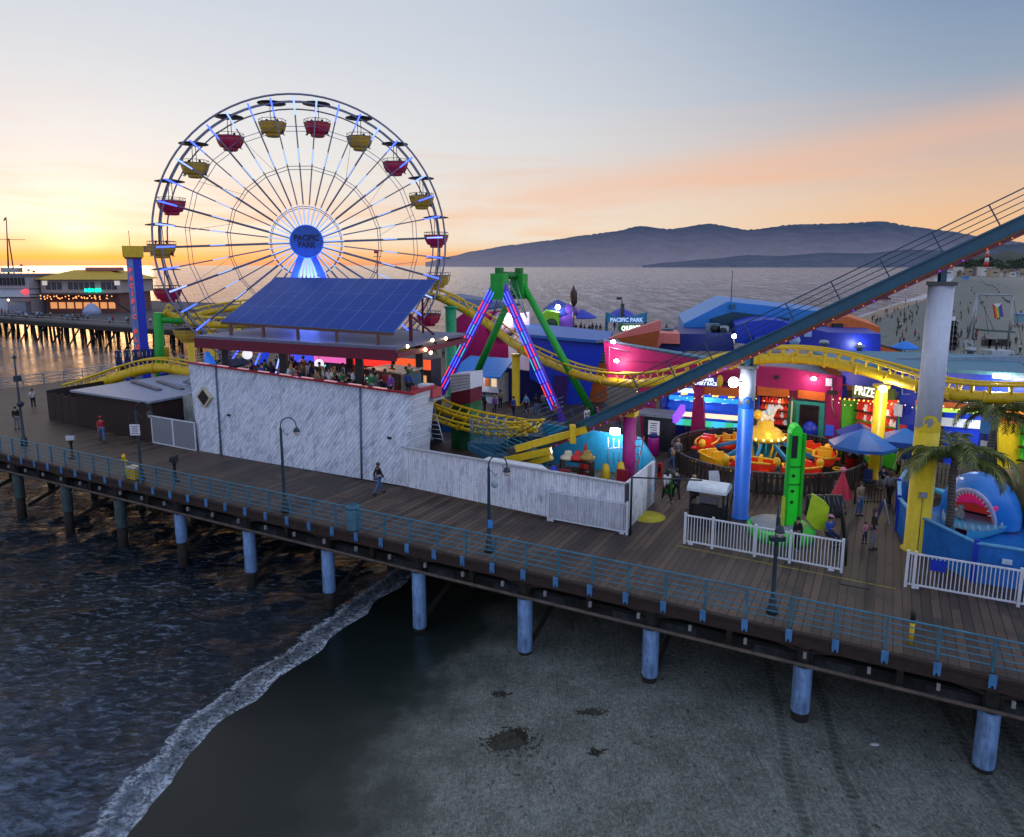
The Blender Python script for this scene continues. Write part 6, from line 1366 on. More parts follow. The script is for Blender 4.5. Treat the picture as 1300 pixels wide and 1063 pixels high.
# ================================================================ shark pool
bfm = M('blue_fence_paint', (.012, .16, .55), .5, var=.3, grime=.3, nscale=1.5)
pool = thing('pool_fence', 'bright blue board fence curving round the shark ride', 'fence', at(1140, 672))
pts = [at(1150, 610), at(1138, 640), at(1136, 668), at(1150, 690), Vector((16.9, 26.9, 0)), P(17.4, 6.4), P(22, 6.6)]
pts = [Vector((21.2, 35.2, 0)), at(1148, 634), at(1138, 650), at(1138, 674), at(1152, 694), P(15.9, 7.1), P(22, 7.0)]
for i in range(len(pts)-1):
    a, b2 = pts[i], pts[i+1]; n_ = (b2-a).cross(UP).normalized()
    MB().extr([a, b2, b2+UP*1.55, a+UP*1.55], -n_*.1).build('board_panel', bfm, pool); MB().bar(a+UP*1.58, b2+UP*1.58, .16, .06).build('cap_rail', M('light_blue_cap', (.10, .35, .6), .5), pool)
    MB().box(a+UP*.85, (.16, .16, 1.7), TH).build('post', blue, pool)
for (u, z, w_, h_) in ((16.9, 1.05, .32, .2), (17.7, .75, .5, .55)): MB().box(P(u, 7.0, z), (w_, .03, h_), TH).build('notice', M('notice_white', (.45, .6, .75), .5), pool)
MB().tube([P(18.4, 6.93, .3), P(18.75, 6.9, .95), P(19.05, 6.93, .35), P(19.4, 6.9, .98)], .05, 6).build('painted_stroke', yellow, pool)
PC = Vector((21.6, 29.6, 0))
fl_ = MB().extr([Vector((18.2, 28.9, .05)), P(16.3, 7.4, .05), P(26, 7.4, .05), Vector((29, 31, .05)), Vector((22, 33.6, .05)), Vector((19, 31.9, .05))], UP*.5).build('ride_platform', M('pool_floor_blue', (.015, .16, .5), .35, var=.25)); tag(fl_, 'smooth blue platform floor under the shark ride', 'platform')
sh = thing('shark_ride', 'big blue shark ride with open mouth, pink inside and white teeth', 'shark ride', PC)
S0 = at(1236, 640, .8); S0 = Vector((20.4, 29.9, .5))
FD = Vector((-.74, -.67, 0)).normalized(); SDv = Vector((FD.y, -FD.x, 0))*-1      # facing direction, left
sb = M('shark_blue', (.02, .20, .62), .35, var=.15); sb2 = M('shark_belly', (.08, .45, .68), .35)
def sp(f, s, z): return S0+(FD*f+SDv*s+UP*z)*1.14
# upper head: shell of half rings, open at the front
mb = MB(); N1 = 18; rows = []
prof = [(1.0, .72, 1.75), (.75, .98, 2.0), (.2, 1.25, 2.2), (-.6, 1.38, 2.15), (-1.6, 1.25, 1.75), (-2.6, .9, 1.25), (-3.8, .5, .8), (-5.0, .2, .6)]
vs = []
for (f, w_, top) in prof:
    for k in range(N1+1):
        a = pi*k/N1; lean = .55*max(0, f+.6) if f > -.6 else 0
        vs.append(sp(f-lean*(1-sin(a)), -w_*cos(a), .15+(top-.15)*sin(a)**.8))
mb.add(vs, [[j*(N1+1)+k, j*(N1+1)+k+1, (j+1)*(N1+1)+k+1, (j+1)*(N1+1)+k] for j in range(len(prof)-1) for k in range(N1)], 0, True)
mb.build('head', sb, sh)
vs = []
for (f, w_, top) in prof[:5]:
    for k in range(N1+1):
        a = pi*k/N1; lean = .55*max(0, f+.6) if f > -.6 else 0
        vs.append(sp(f-lean*(1-sin(a))-.06, -(w_-.10)*cos(a), .17+(top-.27)*sin(a)**.8))
mb = MB(); mb.add(vs, [[j*(N1+1)+k, (j+1)*(N1+1)+k, (j+1)*(N1+1)+k+1, j*(N1+1)+k+1] for j in range(4) for k in range(N1)], 0, True)
mb.poly([vs[4*(N1+1)+k] for k in range(N1+1)]); mb.build('mouth', M('mouth_red', (.55, .06, .06), .4, emit=(.6, .06, .05), es=.15), sh)
MB().tube([sp(.45, -.8, 1.1), sp(.2, 0, 1.35), sp(.45, .8, 1.1)], [.12, .3, .12], 8).build('tongue', M('tongue_pink', (.7, .02, .18), .4, emit=(.8, .02, .2), es=.2), sh)
mb = MB()
vs = [vs_ for vs_ in []]
rim = [sp(prof[0][0]-.55*1.6*(1-sin(pi*k/N1)), -.76*cos(pi*k/N1), .15+1.63*sin(pi*k/N1)**.8) for k in range(N1+1)]
MB().tube(rim, .09, 8).build('lip', M('lip_lilac', (.50, .45, .62), .4), sh)
th = MB()
for k in range(2, N1-1): 
    q = rim[k]; c_ = sp(.3, 0, .7); d_ = (c_-q).normalized(); d_ = (d_-UP*.2+FD*.25).normalized(); th.lathe([(.085, 0), (.0, .26)], q, 6, axis=d_)
th.build('upper_teeth', white, sh)
jaw = MB(); vs = []
for (f, w_, z0) in ((1.55, .2, .38), (1.35, .55, .40), (.9, .85, .42), (.2, 1.05, .42), (-.6, 1.2, .4)):
    for k in range(9): a = pi*k/8; vs.append(sp(f, -w_*cos(a), z0-.5*sin(a)**.7))
jaw.add(vs, [[j*9+k, j*9+k+1, (j+1)*9+k+1, (j+1)*9+k] for j in range(4) for k in range(8)], 0, True)
for j in range(4): jaw.add([vs[j*9], vs[j*9+8], vs[j*9+17], vs[j*9+9]], [[0, 1, 2, 3]])
jaw.build('lower_jaw', sb2, sh); th = MB()
for f, w_ in ((1.5, .1), (1.45, .32), (1.3, .5), (1.05, .72), (.7, .86), (.3, .98), (-.1, 1.05)):
    for s_ in (-1, 1): th.lathe([(.09, 0), (0, .26)], sp(f, w_*s_, .40), 6)
th.build('lower_teeth', white, sh)
for s_ in (-1, 1): MB().extr([sp(-1.4, 1.0*s_, .5), sp(-2.4, 1.0*s_, .5), sp(-3.0, 2.6*s_, .35)], UP*.15).build('fin', sb2, sh)
pt = MB(); pt.ball(sp(.5, -.35, .62), (.2, .2, .26), 8, 6); pt.ball(sp(.5, -.35, .9), .15, 8, 6); pt.build('passenger_toy', M('black_white_toy', (.3, .3, .3), .6, var=.9, nscale=16), sh)
fn = thing('fin_ride', 'olive brown fish shaped car behind the shark ride at the right edge', 'fish ride', Vector((24.3, 30.6, 0)))
MB().lathe([(0, 0), (.5, .25), (.9, .9), (1.05, 1.7), (.8, 2.5), (.3, 3.0), (0, 3.1)], Vector((23.6, 30.4, .5)), 18, sx=1.3, axis=Vector((-.35, -.1, 1))).build('body', M('olive_brown', (.16, .11, .02), .4, var=.3), fn); MB().tube([Vector((23.0, 29.6, .7)), Vector((23.8, 29.2, .8)), Vector((25, 29.4, .9))], .12, 8).build('trim', yellow, fn)
fn2 = thing('fin_ride', 'olive yellow rounded ride car low at the right edge by the blue fence', 'fish ride', P(20.3, 8.3))
MB().ball(P(20.2, 8.6, 1.3), (1.1, .9, .75), 16, 10).build('body', M('olive_yellow', (.32, .24, .02), .4, var=.25), fn2); MB().tube([P(19.0, 7.9, 1.3), P(19.4, 7.6, .9)], .14, 8).build('nose', yellow, fn2)
dark_fence(P(18.6, 7.15)+UP*1.55, P(22, 7.05)+UP*1.55, 'black railing on top of the blue fence at the right edge', .5)

tf = thing('tan_fence', 'tan slatted fence behind the shark ride', 'fence', Vector((21, 35.5, 0))); a, b2 = Vector((20.6, 36.2, 0)), Vector((26.0, 34.2, 0))
mb = MB()
for k in range(34): mb.box(a.lerp(b2, k/33)+UP*.95, (.13, .05, 1.9), TH)
mb.build('slats', tan, tf); MB().bar(a+UP*1.7, b2+UP*1.7, .05, .1).build('rail', tan, tf); MB().bar(a+UP*.3, b2+UP*.3, .05, .1).build('rail', tan, tf)
# ================================================================ palms
leafm, t, b = base_mat('palm_leaf'); n_ = t.noise(t.obj(), 3., 4, .6); t.link(t.ramp(n_, [(.3, (.03, .05, .018)), (.5, (.11, .14, .03)), (.72, (.26, .25, .06))]), b.inputs['Base Color']); b.inputs['Roughness'].default_value = .45
leafd = M('dry_palm_leaf', (.10, .075, .03), .7, var=.4)
trunkm, t, b = base_mat('palm_trunk'); sp_ = t.n.new('ShaderNodeSeparateXYZ'); t.link(t.obj(), sp_.inputs[0]); f_ = t.math('FRACT', t.math('MULTIPLY', sp_.outputs[2], 7.)); n_ = t.noise(t.obj(), 6, 5, .7)
t.link(t.ramp(t.math('ADD', t.math('MULTIPLY', f_, .5), t.math('MULTIPLY', n_, .6)), [(.3, (.03, .025, .022)), (.8, (.16, .14, .12))]), b.inputs['Base Color']); t.link(t.bump(f_, .8, .04), b.inputs['Normal']); b.inputs['Roughness'].default_value = .85
def palm(base, top, r0, r1, fl, nf, label, seed):
    rnd = random.Random(seed); o = thing('palm_tree', label, 'palm tree', base); path = smooth_path([base-UP*.02, base.lerp(top, .4)+Vector((.06, 0, 0)), base.lerp(top, .75), top], 10)
    MB().tube(path, [(r0+(r1-r0)*i/(len(path)-1))*(1.06 if i % 2 else 1) for i in range(len(path))], 12).build('trunk', trunkm, o)
    mb = MB(); rc = MB()
    for k in range(nf):
        az = 2*pi*k/nf*2.4+rnd.uniform(-.3, .3); el = rnd.choice([1.2, .95, .75, .55, .4, .2])+rnd.uniform(-.12, .12); L = fl*rnd.uniform(.8, 1.1)
        dh = Vector((cos(az), sin(az), 0)); p = top+UP*rnd.uniform(-.15, .15); pts_ = [p.copy()]; e_ = el; st_ = L/14
        for s_ in range(14): p = p+(dh*cos(e_)+UP*sin(e_))*st_; e_ -= (.085+.05*max(0, el))*(1+s_*.05); pts_.append(p.copy())
        rc.tube(pts_, [.035*(1-i/15)+.006 for i in range(15)], 5, m=0)
        side = dh.cross(UP)
        for s_ in range(2, 15):
            for sub in range(3):
                f = s_-sub*.33; i0 = int(f); i0 = min(i0, 13); q = pts_[i0].lerp(pts_[i0+1], f-i0) if f < 14 else pts_[14]
                dr_ = (pts_[min(i0+1, 14)]-pts_[max(i0-1, 0)]).normalized(); ll = L*.21*(.45+.75*sin(pi*min(1, f/14.5)**.8))*rnd.uniform(.75, 1.1)
                for sg_ in (-1, 1):
                    dl = (side*sg_*.85+dr_*.75-UP*rnd.uniform(.05, .75)).normalized(); w_ = dr_*.028
                    m1 = q+dl*ll*.55-UP*ll*.03; tip = q+dl*ll-UP*ll*.22
                    mb.add([q-w_, q+w_, m1+w_*.9, tip, m1-w_*.9], [[0, 1, 2, 3, 4]], 0 if el > .3 or rnd.random() < .5 else 1)
    cr = mb.build('crown', [leafm, leafd], o); rc.build('frond_stems', M('frond_stem', (.07, .08, .02), .6), cr)
    return o
pb2 = Vector((18.25, 28.3, 0)); palm(pb2, atY(1212, 584, 28.0), .17, .11, 2.75, 17, 'palm tree with slim ringed trunk in front of the blue shark pool', 3)
q = Vector((23.4, 34.2, 0)); palm(q, atY(1266, 528, 34.2), .2, .13, 2.7, 16, 'palm tree standing behind the shark ride against the games hall', 5)
# ================================================================ patio bar, signs, stalls behind
PZ = 4.37
bar_ = thing('bar_counter', 'brick fronted bar counter on the patio with a pale top', 'bar counter', P(-14, 10, PZ))
a, b2, c, d_ = P(-15.9, 10.4, PZ), P(-12.9, 9.6, PZ), P(-13.2, 12.0, PZ), P(-15.7, 12.2, PZ)
brk, t, b = base_mat('bar_bricks'); bt_ = t.n.new('ShaderNodeTexBrick'); t.link(t.mapping(t.pos(), rot=(pi/2, 0, 0)), bt_.inputs[0]); bt_.inputs['Scale'].default_value = 3.5; bt_.inputs['Color1'].default_value = (.16, .085, .05, 1); bt_.inputs['Color2'].default_value = (.10, .055, .035, 1); bt_.inputs['Mortar'].default_value = (.2, .17, .14, 1); t.link(bt_.outputs[0], b.inputs['Base Color'])
MB().extr([a, b2, c, d_], UP*1.25).build('brick_front', brk, bar_); MB().extr([p_+UP*1.3 for p_ in (a-PV*.2-PU*.1, b2-PV*.2+PU*.2, c+PU*.2, d_)], UP*.09).build('counter_top', M('pale_counter', (.5, .47, .42), .3), bar_)
MB().box(b2.lerp(c, .45)+PU*.03+UP*.65, (.06, 2.2, .9), TH).build('side_poster', teal, bar_); MB().box(a.lerp(b2, .72)-PV*.03+UP*.75, (.9, .05, .4), TH).build('sign_board', black, bar_)
for k in range(3): MB().box(a.lerp(b2, .2+.22*k)-PV*.03+UP*.85, (.5, .04, .5), TH).build('menu_board', M('board_brown', (.06, .03, .02), .5), bar_)
for k in range(4):
    q = a.lerp(b2, .15+.22*k)-PV*.7; o = thing('bar_stool', '%s bar stool from the left before the brick bar counter' % ORD[k], 'stool', q); MB().lathe([(0, .78), (.19, .78), (.19, .72), (0, .72)], q, 10).build('seat', black, o)
    for k2 in range(4): MB().tube([q+Vector((.16*cos(k2*1.57), .16*sin(k2*1.57), 0)), q+Vector((.1*cos(k2*1.57), .1*sin(k2*1.57), .72))], .018, 4).build('leg', steel, o)
# lit stalls and arcade faces standing behind the patio
def lit_stall(u, v, w_, z0, h_, c, es, label, stripes):
    o = thing('midway_stall', label, 'game stall', P(u, v)); MB().box(P(u, v+.6, (z0+h_)/2), (w_, 1.2, z0+h_), TH).build('body', M('stall_grey_dark', (.03, .03, .05), .5), o)
    MB().box(P(u, v-.08, z0+h_*.82), (w_, .15, h_*.34), TH).build('fascia', E('lit_'+label.split()[0], c, es), o)
    for k in range(stripes):
        cc_ = random.choice([(1., .5, .2), (.3, .4, 1.), (.9, .9, 1.), (1., .1, .1), (.2, .8, .9), (.9, .7, .2)]); MB().box(P(u-w_*.42+w_*.84*(k+.5)/stripes, v-.1, z0+h_*random.uniform(.05, .45)), (w_*.5/stripes, .12, h_*random.uniform(.12, .34)), TH).build('lit_panel', E('panel_%d' % (int(cc_[0]*10)*100+int(cc_[1]*10)*10+int(cc_[2]*10)), cc_, random.choice([.4, .7, 1.])), o)
lit_stall(-22.5, 14.4, 3.2, 3.9, 1.95, (.9, .15, .5), .9, 'pink fronted midway stall glowing behind the patio', 5)
lit_stall(-19.0, 14.4, 3.4, 3.9, 1.95, (1., .03, .02), 1.3, 'red fronted midway stall glowing behind the middle of the patio', 6)
lit_stall(-15.6, 14.6, 2.8, 3.9, 1.95, (1., .12, .03), .9, 'orange fronted midway stall glowing behind the brick bar', 4)
lit_stall(-25.4, 14.6, 2.4, 3.8, 1.8, (.06, .1, 1.), .8, 'blue fronted midway stall glowing at the left end of the patio', 4)
for k, (x_, y_, l) in enumerate(((405, 462, 'left'), (314, 450, 'far left'))):
    p = atY(x_, y_, 47-k); o = thing('wall_clock', 'round white lit disc hanging at the %s of the patio' % l, 'lit disc', p); MB().lathe([(0, 0), (.32, 0), (.32, .06), (0, .06)], p, 18, axis=Vector((.3, -1, 0))).build('disc', E('disc_white', (.9, .9, 1.), .9), o); MB().tube([p+UP*.3, p+UP*1.2], .02, 5).build('hanger', black, o)
o = thing('inflatable_figure', 'bright blue curved banner standing at the left end of the patio', 'banner', P(-26.3, 7.2, PZ)); MB().tube([P(-26.3, 7.2, PZ), P(-26.1, 7.2, PZ+.8), P(-26.45, 7.2, PZ+1.6), P(-26.6, 7.2, PZ+2.1)], [.2, .34, .3, .12], 10).build('banner', E('banner_blue', (.02, .18, .8), .5), o)
# tables on the patio
for k, (u, v) in enumerate(((-24.6, 8.6), (-22.2, 8.6), (-20, 8.7), (-17.6, 8.6), (-15.4, 8.7), (-13, 8.6))):
    q = P(u, v, PZ); o = thing('patio_table', '%s high table from the left along the patio wall' % ORD[k], 'table', q); MB().lathe([(0, 1.05), (.5, 1.05), (.5, 1.0), (0, 1.0)], q, 14).build('table_top', M('dark_table', (.05, .03, .03), .4), o); MB().tube([q, q+UP*1.0], .05, 6).build('stem', black, o)
# ================================================================ far end of the pier (left background)
FPm = M('far_pier_deck', (.05, .05, .06), .8, var=.3)
fp = thing('far_pier_deck', 'far end of the pier on dark pilings at the left', None, (-110, 170, 0)); tag(fp, kind='structure')
fa, fb, fc = Vector((-150, 181, 0)), Vector((-72, 137, 0)), Vector((-52, 128, 0))
MB().extr([fa, fb, fc, Vector((-28, 150, 0)), Vector((-48, 205, 0)), Vector((-150, 260, 0))], UP*-.5).build('deck', FPm, fp)
MB().bar(fa-UP*.6, fb-UP*.6, .4, .8).build('edge_beam', darkwood, fp); MB().bar(fb-UP*.6, fc-UP*.6, .4, .8).build('edge_beam', darkwood, fp)
for z in (.5, 1.05): MB().tube([fa+UP*z, fb+UP*z, fc+UP*z], .06, 5).build('rail', galv, fp)
rp = random.Random(2); npl = 0
for row in range(4):
    for i in range(30):
        if row == 0 or rp.random() < .75:
            p = fa.lerp(fb, (i+rp.uniform(-.15, .15))/29)+Vector((.5, .86, 0))*(1.0+row*6); ln = rp.uniform(-.5, .5)
            o = MB().tube([p+Vector((ln, 0, -6.5)), p-UP*.5], .26, 7).build('pier_pile', darkwood); tag(o, 'dark timber pile under the far end of the pier', 'pile', 'timber piles under the far pier'); npl += 1
for i in range(10):
    p = fb.lerp(fc, i/9)+Vector((.5, .86, 0)); o = MB().tube([p-UP*6.5, p-UP*.5], .26, 7).build('pier_pile', darkwood); tag(o, 'dark timber pile under the far end of the pier', 'pile', 'timber piles under the far pier')
for i in range(14):
    p = fa.lerp(fb, i/14); MB().bar(p+UP*-5.5, p+Vector((4.5, -2.5, 0))-UP*.8, .2, .25).build('cross_brace', darkwood, fp)
# restaurant
rs = thing('pier_restaurant', 'two storey restaurant with olive hipped roof at the far end of the pier', 'restaurant', (-110, 182, 0))
YB = 184
def bq(x, y, Y=YB): return atY(x, y, Y)
x0, x1 = bq(55, 395).x, bq(158, 395).x; zE = bq(100, 355).z; zR = bq(100, 343).z; zM = bq(100, 372).z
MB().box(((x0+x1)/2, YB+8, zM/2), (x1-x0-2, 16, zM)).build('lower_storey', M('dark_red_boards', (.16, .07, .06), .7), rs); MB().box(((x0+x1)/2, YB+8, (zM+zE)/2), (x1-x0, 16, zE-zM)).build('upper_storey', M('taupe_boards', (.40, .33, .31), .7), rs)
e_ = 1.6; mb = MB(); B4 = [Vector((x0-e_, YB-e_, zE)), Vector((x1+e_, YB-e_, zE)), Vector((x1+e_, YB+17, zE)), Vector((x0-e_, YB+17, zE))]; rd_ = [Vector((x0+6, YB+5, zR)), Vector((x1-6, YB+5, zR)), Vector((x1-6, YB+11, zR)), Vector((x0+6, YB+11, zR))]
mb.add(B4+rd_, [[0, 1, 5, 4], [1, 2, 6, 5], [2, 3, 7, 6], [3, 0, 4, 7], [4, 5, 6, 7], [3, 2, 1, 0]]); ro = mb.build('roof', M('olive_roof', (.50, .32, .03), .6, var=.3), rs); MB().box(((x0+x1)/2+3, YB+6, zR+.25), (8, 4, .9)).build('roof_box', M('dusky_red', (.35, .12, .12), .6), ro)
for k in range(13):
    if k in (3, 9): continue
    xx = x0+2+(x1-x0-4)*k/12; MB().box((xx, YB-.06, (zM+zE)/2+.1), ((x1-x0)/12*.62, .16, (zE-zM)*.55)).build('window', M('dusk_glass', (.03, .035, .05), .1), rs)
for k in (0, 1): MB().box(((x0+1.2, x1-1.2)[k], YB-.12, zE-.9), (1.3, .16, 1.1)).build('bright_window', E('sky_window', (.8, .75, .7), .6), rs)
MB().box(((x0+x1)/2, YB-3, zM-.2), (x1-x0-2, 6, .25)).build('awning', M('dark_awning', (.06, .03, .03), .7), rs)
for k in range(44): MB().ball((x0+2+(x1-x0-3)*k/43, YB-6+random.uniform(0, 3), zM-.5-random.uniform(0, .9)), .17, 6, 4).build('string_bulb', E('amber_bulb', (1., .36, .12), 2.2), rs)
for k in range(8): MB().box((x0+3+(x1-x0-6)*k/7, YB-.15, 1.8), (1.6, .2, 1.6)).build('lit_window', E('warm_window', (1., .42, .15), .7), rs)
for k in range(5): MB().box((bq(110, 368).x+.9*k, YB-.4, bq(110, 368.5).z), (.55, .2, .95 if k % 2 else .75)).build('neon_stroke', E('sea_green_neon', (.0, 1., .55), 2.2), rs)
MB().bar((x1-2, YB-6, zM), (x1+6, YB-8, .5), .3, .3).build('gangway_rail', darkwood, rs)
hm = thing('harbour_office', 'long pale office with a row of dark windows left of the restaurant', 'building', (-140, 180, 0))
xa, xb = bq(-40, 390).x, bq(49, 390).x; zt = bq(20, 350).z; zm = bq(20, 366).z
MB().box(((xa+xb)/2, YB+4, zm/2), (xb-xa, 14, zm)).build('lower_storey', M('pale_blue_boards', (.5, .53, .6), .7, var=.2), hm); MB().box(((xa+xb)/2, YB+4, (zm+zt)/2), (xb-xa+1, 15, zt-zm)).build('upper_storey', M('grey_taupe', (.36, .32, .34), .7), hm); MB().box(((xa+xb)/2, YB+4, zt+.2), (xb-xa+2, 16, .5)).build('roof', M('slate_roof', (.12, .13, .16), .6), hm)
for k in range(18): MB().box((xa+1.2+(xb-xa-2)*k/17, YB-3.6, (zm+zt)/2+.2), (.62, .3, (zt-zm)*.6)).build('window', black, hm)
MB().box((bq(44, 370).x, YB-3.7, bq(44, 370).z), (1.6, .3, .5)).build('red_neon', E('red_sign', (1., .03, .04), 3.), hm); MB().box((bq(44, 370).x, YB-3.7, bq(44, 370).z), (.5, .32, 1.1)).build('red_neon', MATS['red_sign'], hm)
MB().box((bq(40, 388).x, YB-4.5, 1.5), (4.5, 2, 3)).build('side_hut', M('hut_blue_grey', (.2, .22, .28), .7), hm); MB().bar((bq(18, 377).x, YB-5, bq(18, 377).z), (bq(60, 377).x, YB-5, bq(60, 377).z), 3, .25).build('canopy', black, hm); MB().ball((bq(33, 378).x, YB-6.6, bq(33, 378).z-.3), .25, 6, 4).build('light_bulb', warm, hm)
ms = thing('signal_mast', 'tall signal mast with yard and flag on the office roof', 'mast', (bq(12, 350).x, YB, zt))
m0, m1_ = bq(11, 348), bq(8, 278); MB().tube([m0, m1_], [.22, .1], 6).build('mast_pole', M('mast_brown', (.12, .06, .03), .6), ms); MB().tube([bq(18, 348, YB+1), bq(11, 303)], .16, 6).build('mast_leg', MATS['mast_brown'], ms); MB().tube([bq(-5, 304), bq(32, 304.5)], .07, 5).build('yard', MATS['mast_brown'], ms)
MB().extr([bq(4, 281), bq(8, 279), bq(8, 275.5), bq(5, 277)], Vector((0, .1, 0))).build('flag', M('flag_yellow', (.4, .25, .03), .7), ms); MB().box(bq(15, 343), (4.2, 2, 1.1)).build('platform', galv, ms)
for x_ in (5, 14, 24): MB().tube([bq(x_, 350), bq(x_, 341)], .08, 4).build('stanchion', steel, ms)
for k, (x_, y_) in enumerate(((27, 337), (36, 343), (43, 345))):
    p = bq(x_, y_); o = thing('roof_aerial', '%s small aerial from the left on the office roof' % ORD[k], 'aerial', p); MB().tube([bq(x_, 350), p], .07, 4).build('pole', steel, o); MB().ball(p, (.5, .3, .25), 6, 4).build('head', steel, o)
p = at(85, 398); o = MB().lathe([(2.2, 0), (1.9, 1.2), (.9, 2.4), (0, 2.9)], Vector((-104, 176, 0)), 12).build('small_tent', M('tent_pale_blue', (.3, .34, .5), .7)); tag(o, 'pale blue round tent standing before the restaurant', 'tent')
# flag + masts right of hub (small mast behind spokes)
p = atY(477, 352, 120); o = thing('signal_mast', 'thin ship like mast with small flag seen through the wheel spokes', 'mast', Vector((p.x, 120, 0))); MB().tube([Vector((p.x, 120, 0)), atY(479, 318, 120)], [.14, .08], 6).build('mast_pole', steel, o); MB().tube([atY(474, 326, 120), atY(484, 326, 120)], .05, 4).build('yard', steel, o); MB().box(atY(477.5, 320, 120), (.7, .1, .5)).build('flag', red, o)
# ================================================================ beach behind (right)
BZ = lambda x, y: None
def onbeach(px, py):
    z = SEA+.8
    for _ in range(8):
        p = at(px, py, z); z = sandz(p.x, p.y)
    p.z = z; return p
tp_ = thing('trapeze_rig', 'tall white trapeze frame with nets on the beach', 'trapeze rig', onbeach(1258, 440))
q0, q1 = at(1234, 428, -2.5), at(1279, 440, -2.5); Yt = 104
def tq(x, y, Y=Yt): return atY(x, y, Y)
for (a, b2) in (((1234, 436), (1241, 374)), ((1279, 440), (1286, 375)), ((1241, 374), (1286, 375)), ((1228, 430), (1241, 374))): MB().tube([tq(*a), tq(*b2)], .14, 6).build('frame_pole', galv, tp_)
for (a, b2) in (((1243, 376), (1262, 420)), ((1286, 376), (1298, 440)), ((1250, 390), (1255, 425))): MB().tube([tq(*a), tq(*b2)], .04, 4).build('guy_rope', steel, tp_)
MB().extr([tq(1252, 419), tq(1288, 421), tq(1290, 423), tq(1252, 421)], Vector((0, 3, 0))).build('net', M('net_green', (.06, .10, .10), .8), tp_)
fg = thing('rainbow_flag', 'rainbow striped flag with white chevron hanging in the trapeze frame', 'flag', tq(1268, 404))
F0, F1, F2, F3 = tq(1260, 386), tq(1271.5, 385), tq(1274, 402), tq(1263, 405)
fc_ = [(.5, .01, .03), (.65, .16, .01), (.7, .55, .02), (.02, .3, .05), (.02, .05, .4), (.2, .03, .3)]
for k in range(6): a, b2 = k/6, (k+1)/6; MB().extr([F0.lerp(F1, a), F0.lerp(F1, b2), F3.lerp(F2, b2), F3.lerp(F2, a)], Vector((0, .05, 0))).build('stripe', M('flag_%d' % k, fc_[k], .6), fg)
MB().extr([F0-Vector((0, .04, 0)), F1-Vector((0, .04, 0)), F0.lerp(F1, .5).lerp(F3.lerp(F2, .5), .3)-Vector((0, .04, 0))], Vector((0, .03, 0))).build('chevron', white, fg)
p = onbeach(1225, 357); o = thing('lifeguard_tower', 'light blue lifeguard tower far out on the sand', 'lifeguard tower', p); MB().box(p+UP*3, (4.5, 4.5, 2.6)).build('cabin', skyblue, o); [MB().tube([p+Vector((sx, sy, 0)), p+Vector((sx, sy, 2))], .15, 5).build('leg', galv, o) for sx in (-2, 2) for sy in (-2, 2)]; MB().box(p+UP*4.5, (5.4, 5.4, .3)).build('roof', teal, o)
p = onbeach(1296, 415); o = thing('lifeguard_tower', 'nearer pale blue lifeguard tower at the right edge of the beach', 'lifeguard tower', p); MB().box(p+UP*2.2, (2.4, 2.4, 1.9)).build('cabin', M('hut_pale_blue', (.12, .28, .36), .6), o); MB().box(p+UP*3.3, (3, 3, .2)).build('roof', skyblue, o); [MB().tube([p+Vector((sx, sy, 0)), p+Vector((sx, sy, 1.3))], .1, 5).build('leg', galv, o) for sx in (-1, 1) for sy in (-1, 1)]
p = onbeach(1123, 382); o = thing('beach_truck', 'dark red truck parked on the open sand', 'truck', p); MB().box(p+UP*1.0, (5, 2, .9)).build('body', M('truck_red', (.15, .01, .02), .4), o); MB().extr([p+Vector((x_, -.9, z)) for x_, z in ((-.9, 1.4), (1.4, 1.4), (1.0, 2.1), (-.6, 2.1))], Vector((0, 1.8, 0))).build('cab', black, o); [MB().lathe([(0, -.12), (.42, -.12), (.42, .12), (0, .12)], p+Vector((sx, sy, .42)), 12, axis=Vector((0, 1, 0))).build('wheel', black, o) for sx in (-1.6, 1.6) for sy in (-.95, .95)]
# queue posts across the sand
for k in range(16):
    q = onbeach(1242+2.6*k, 352+2.1*k+3*sin(k*.6)); o = MB().lathe([(.3, 0), (.3, .9), (0, 1.2)], q, 6).build('litter_barrel', black); tag(o, 'small dark barrel in the long curving row on the sand', 'barrel', 'barrels in a row on the beach')
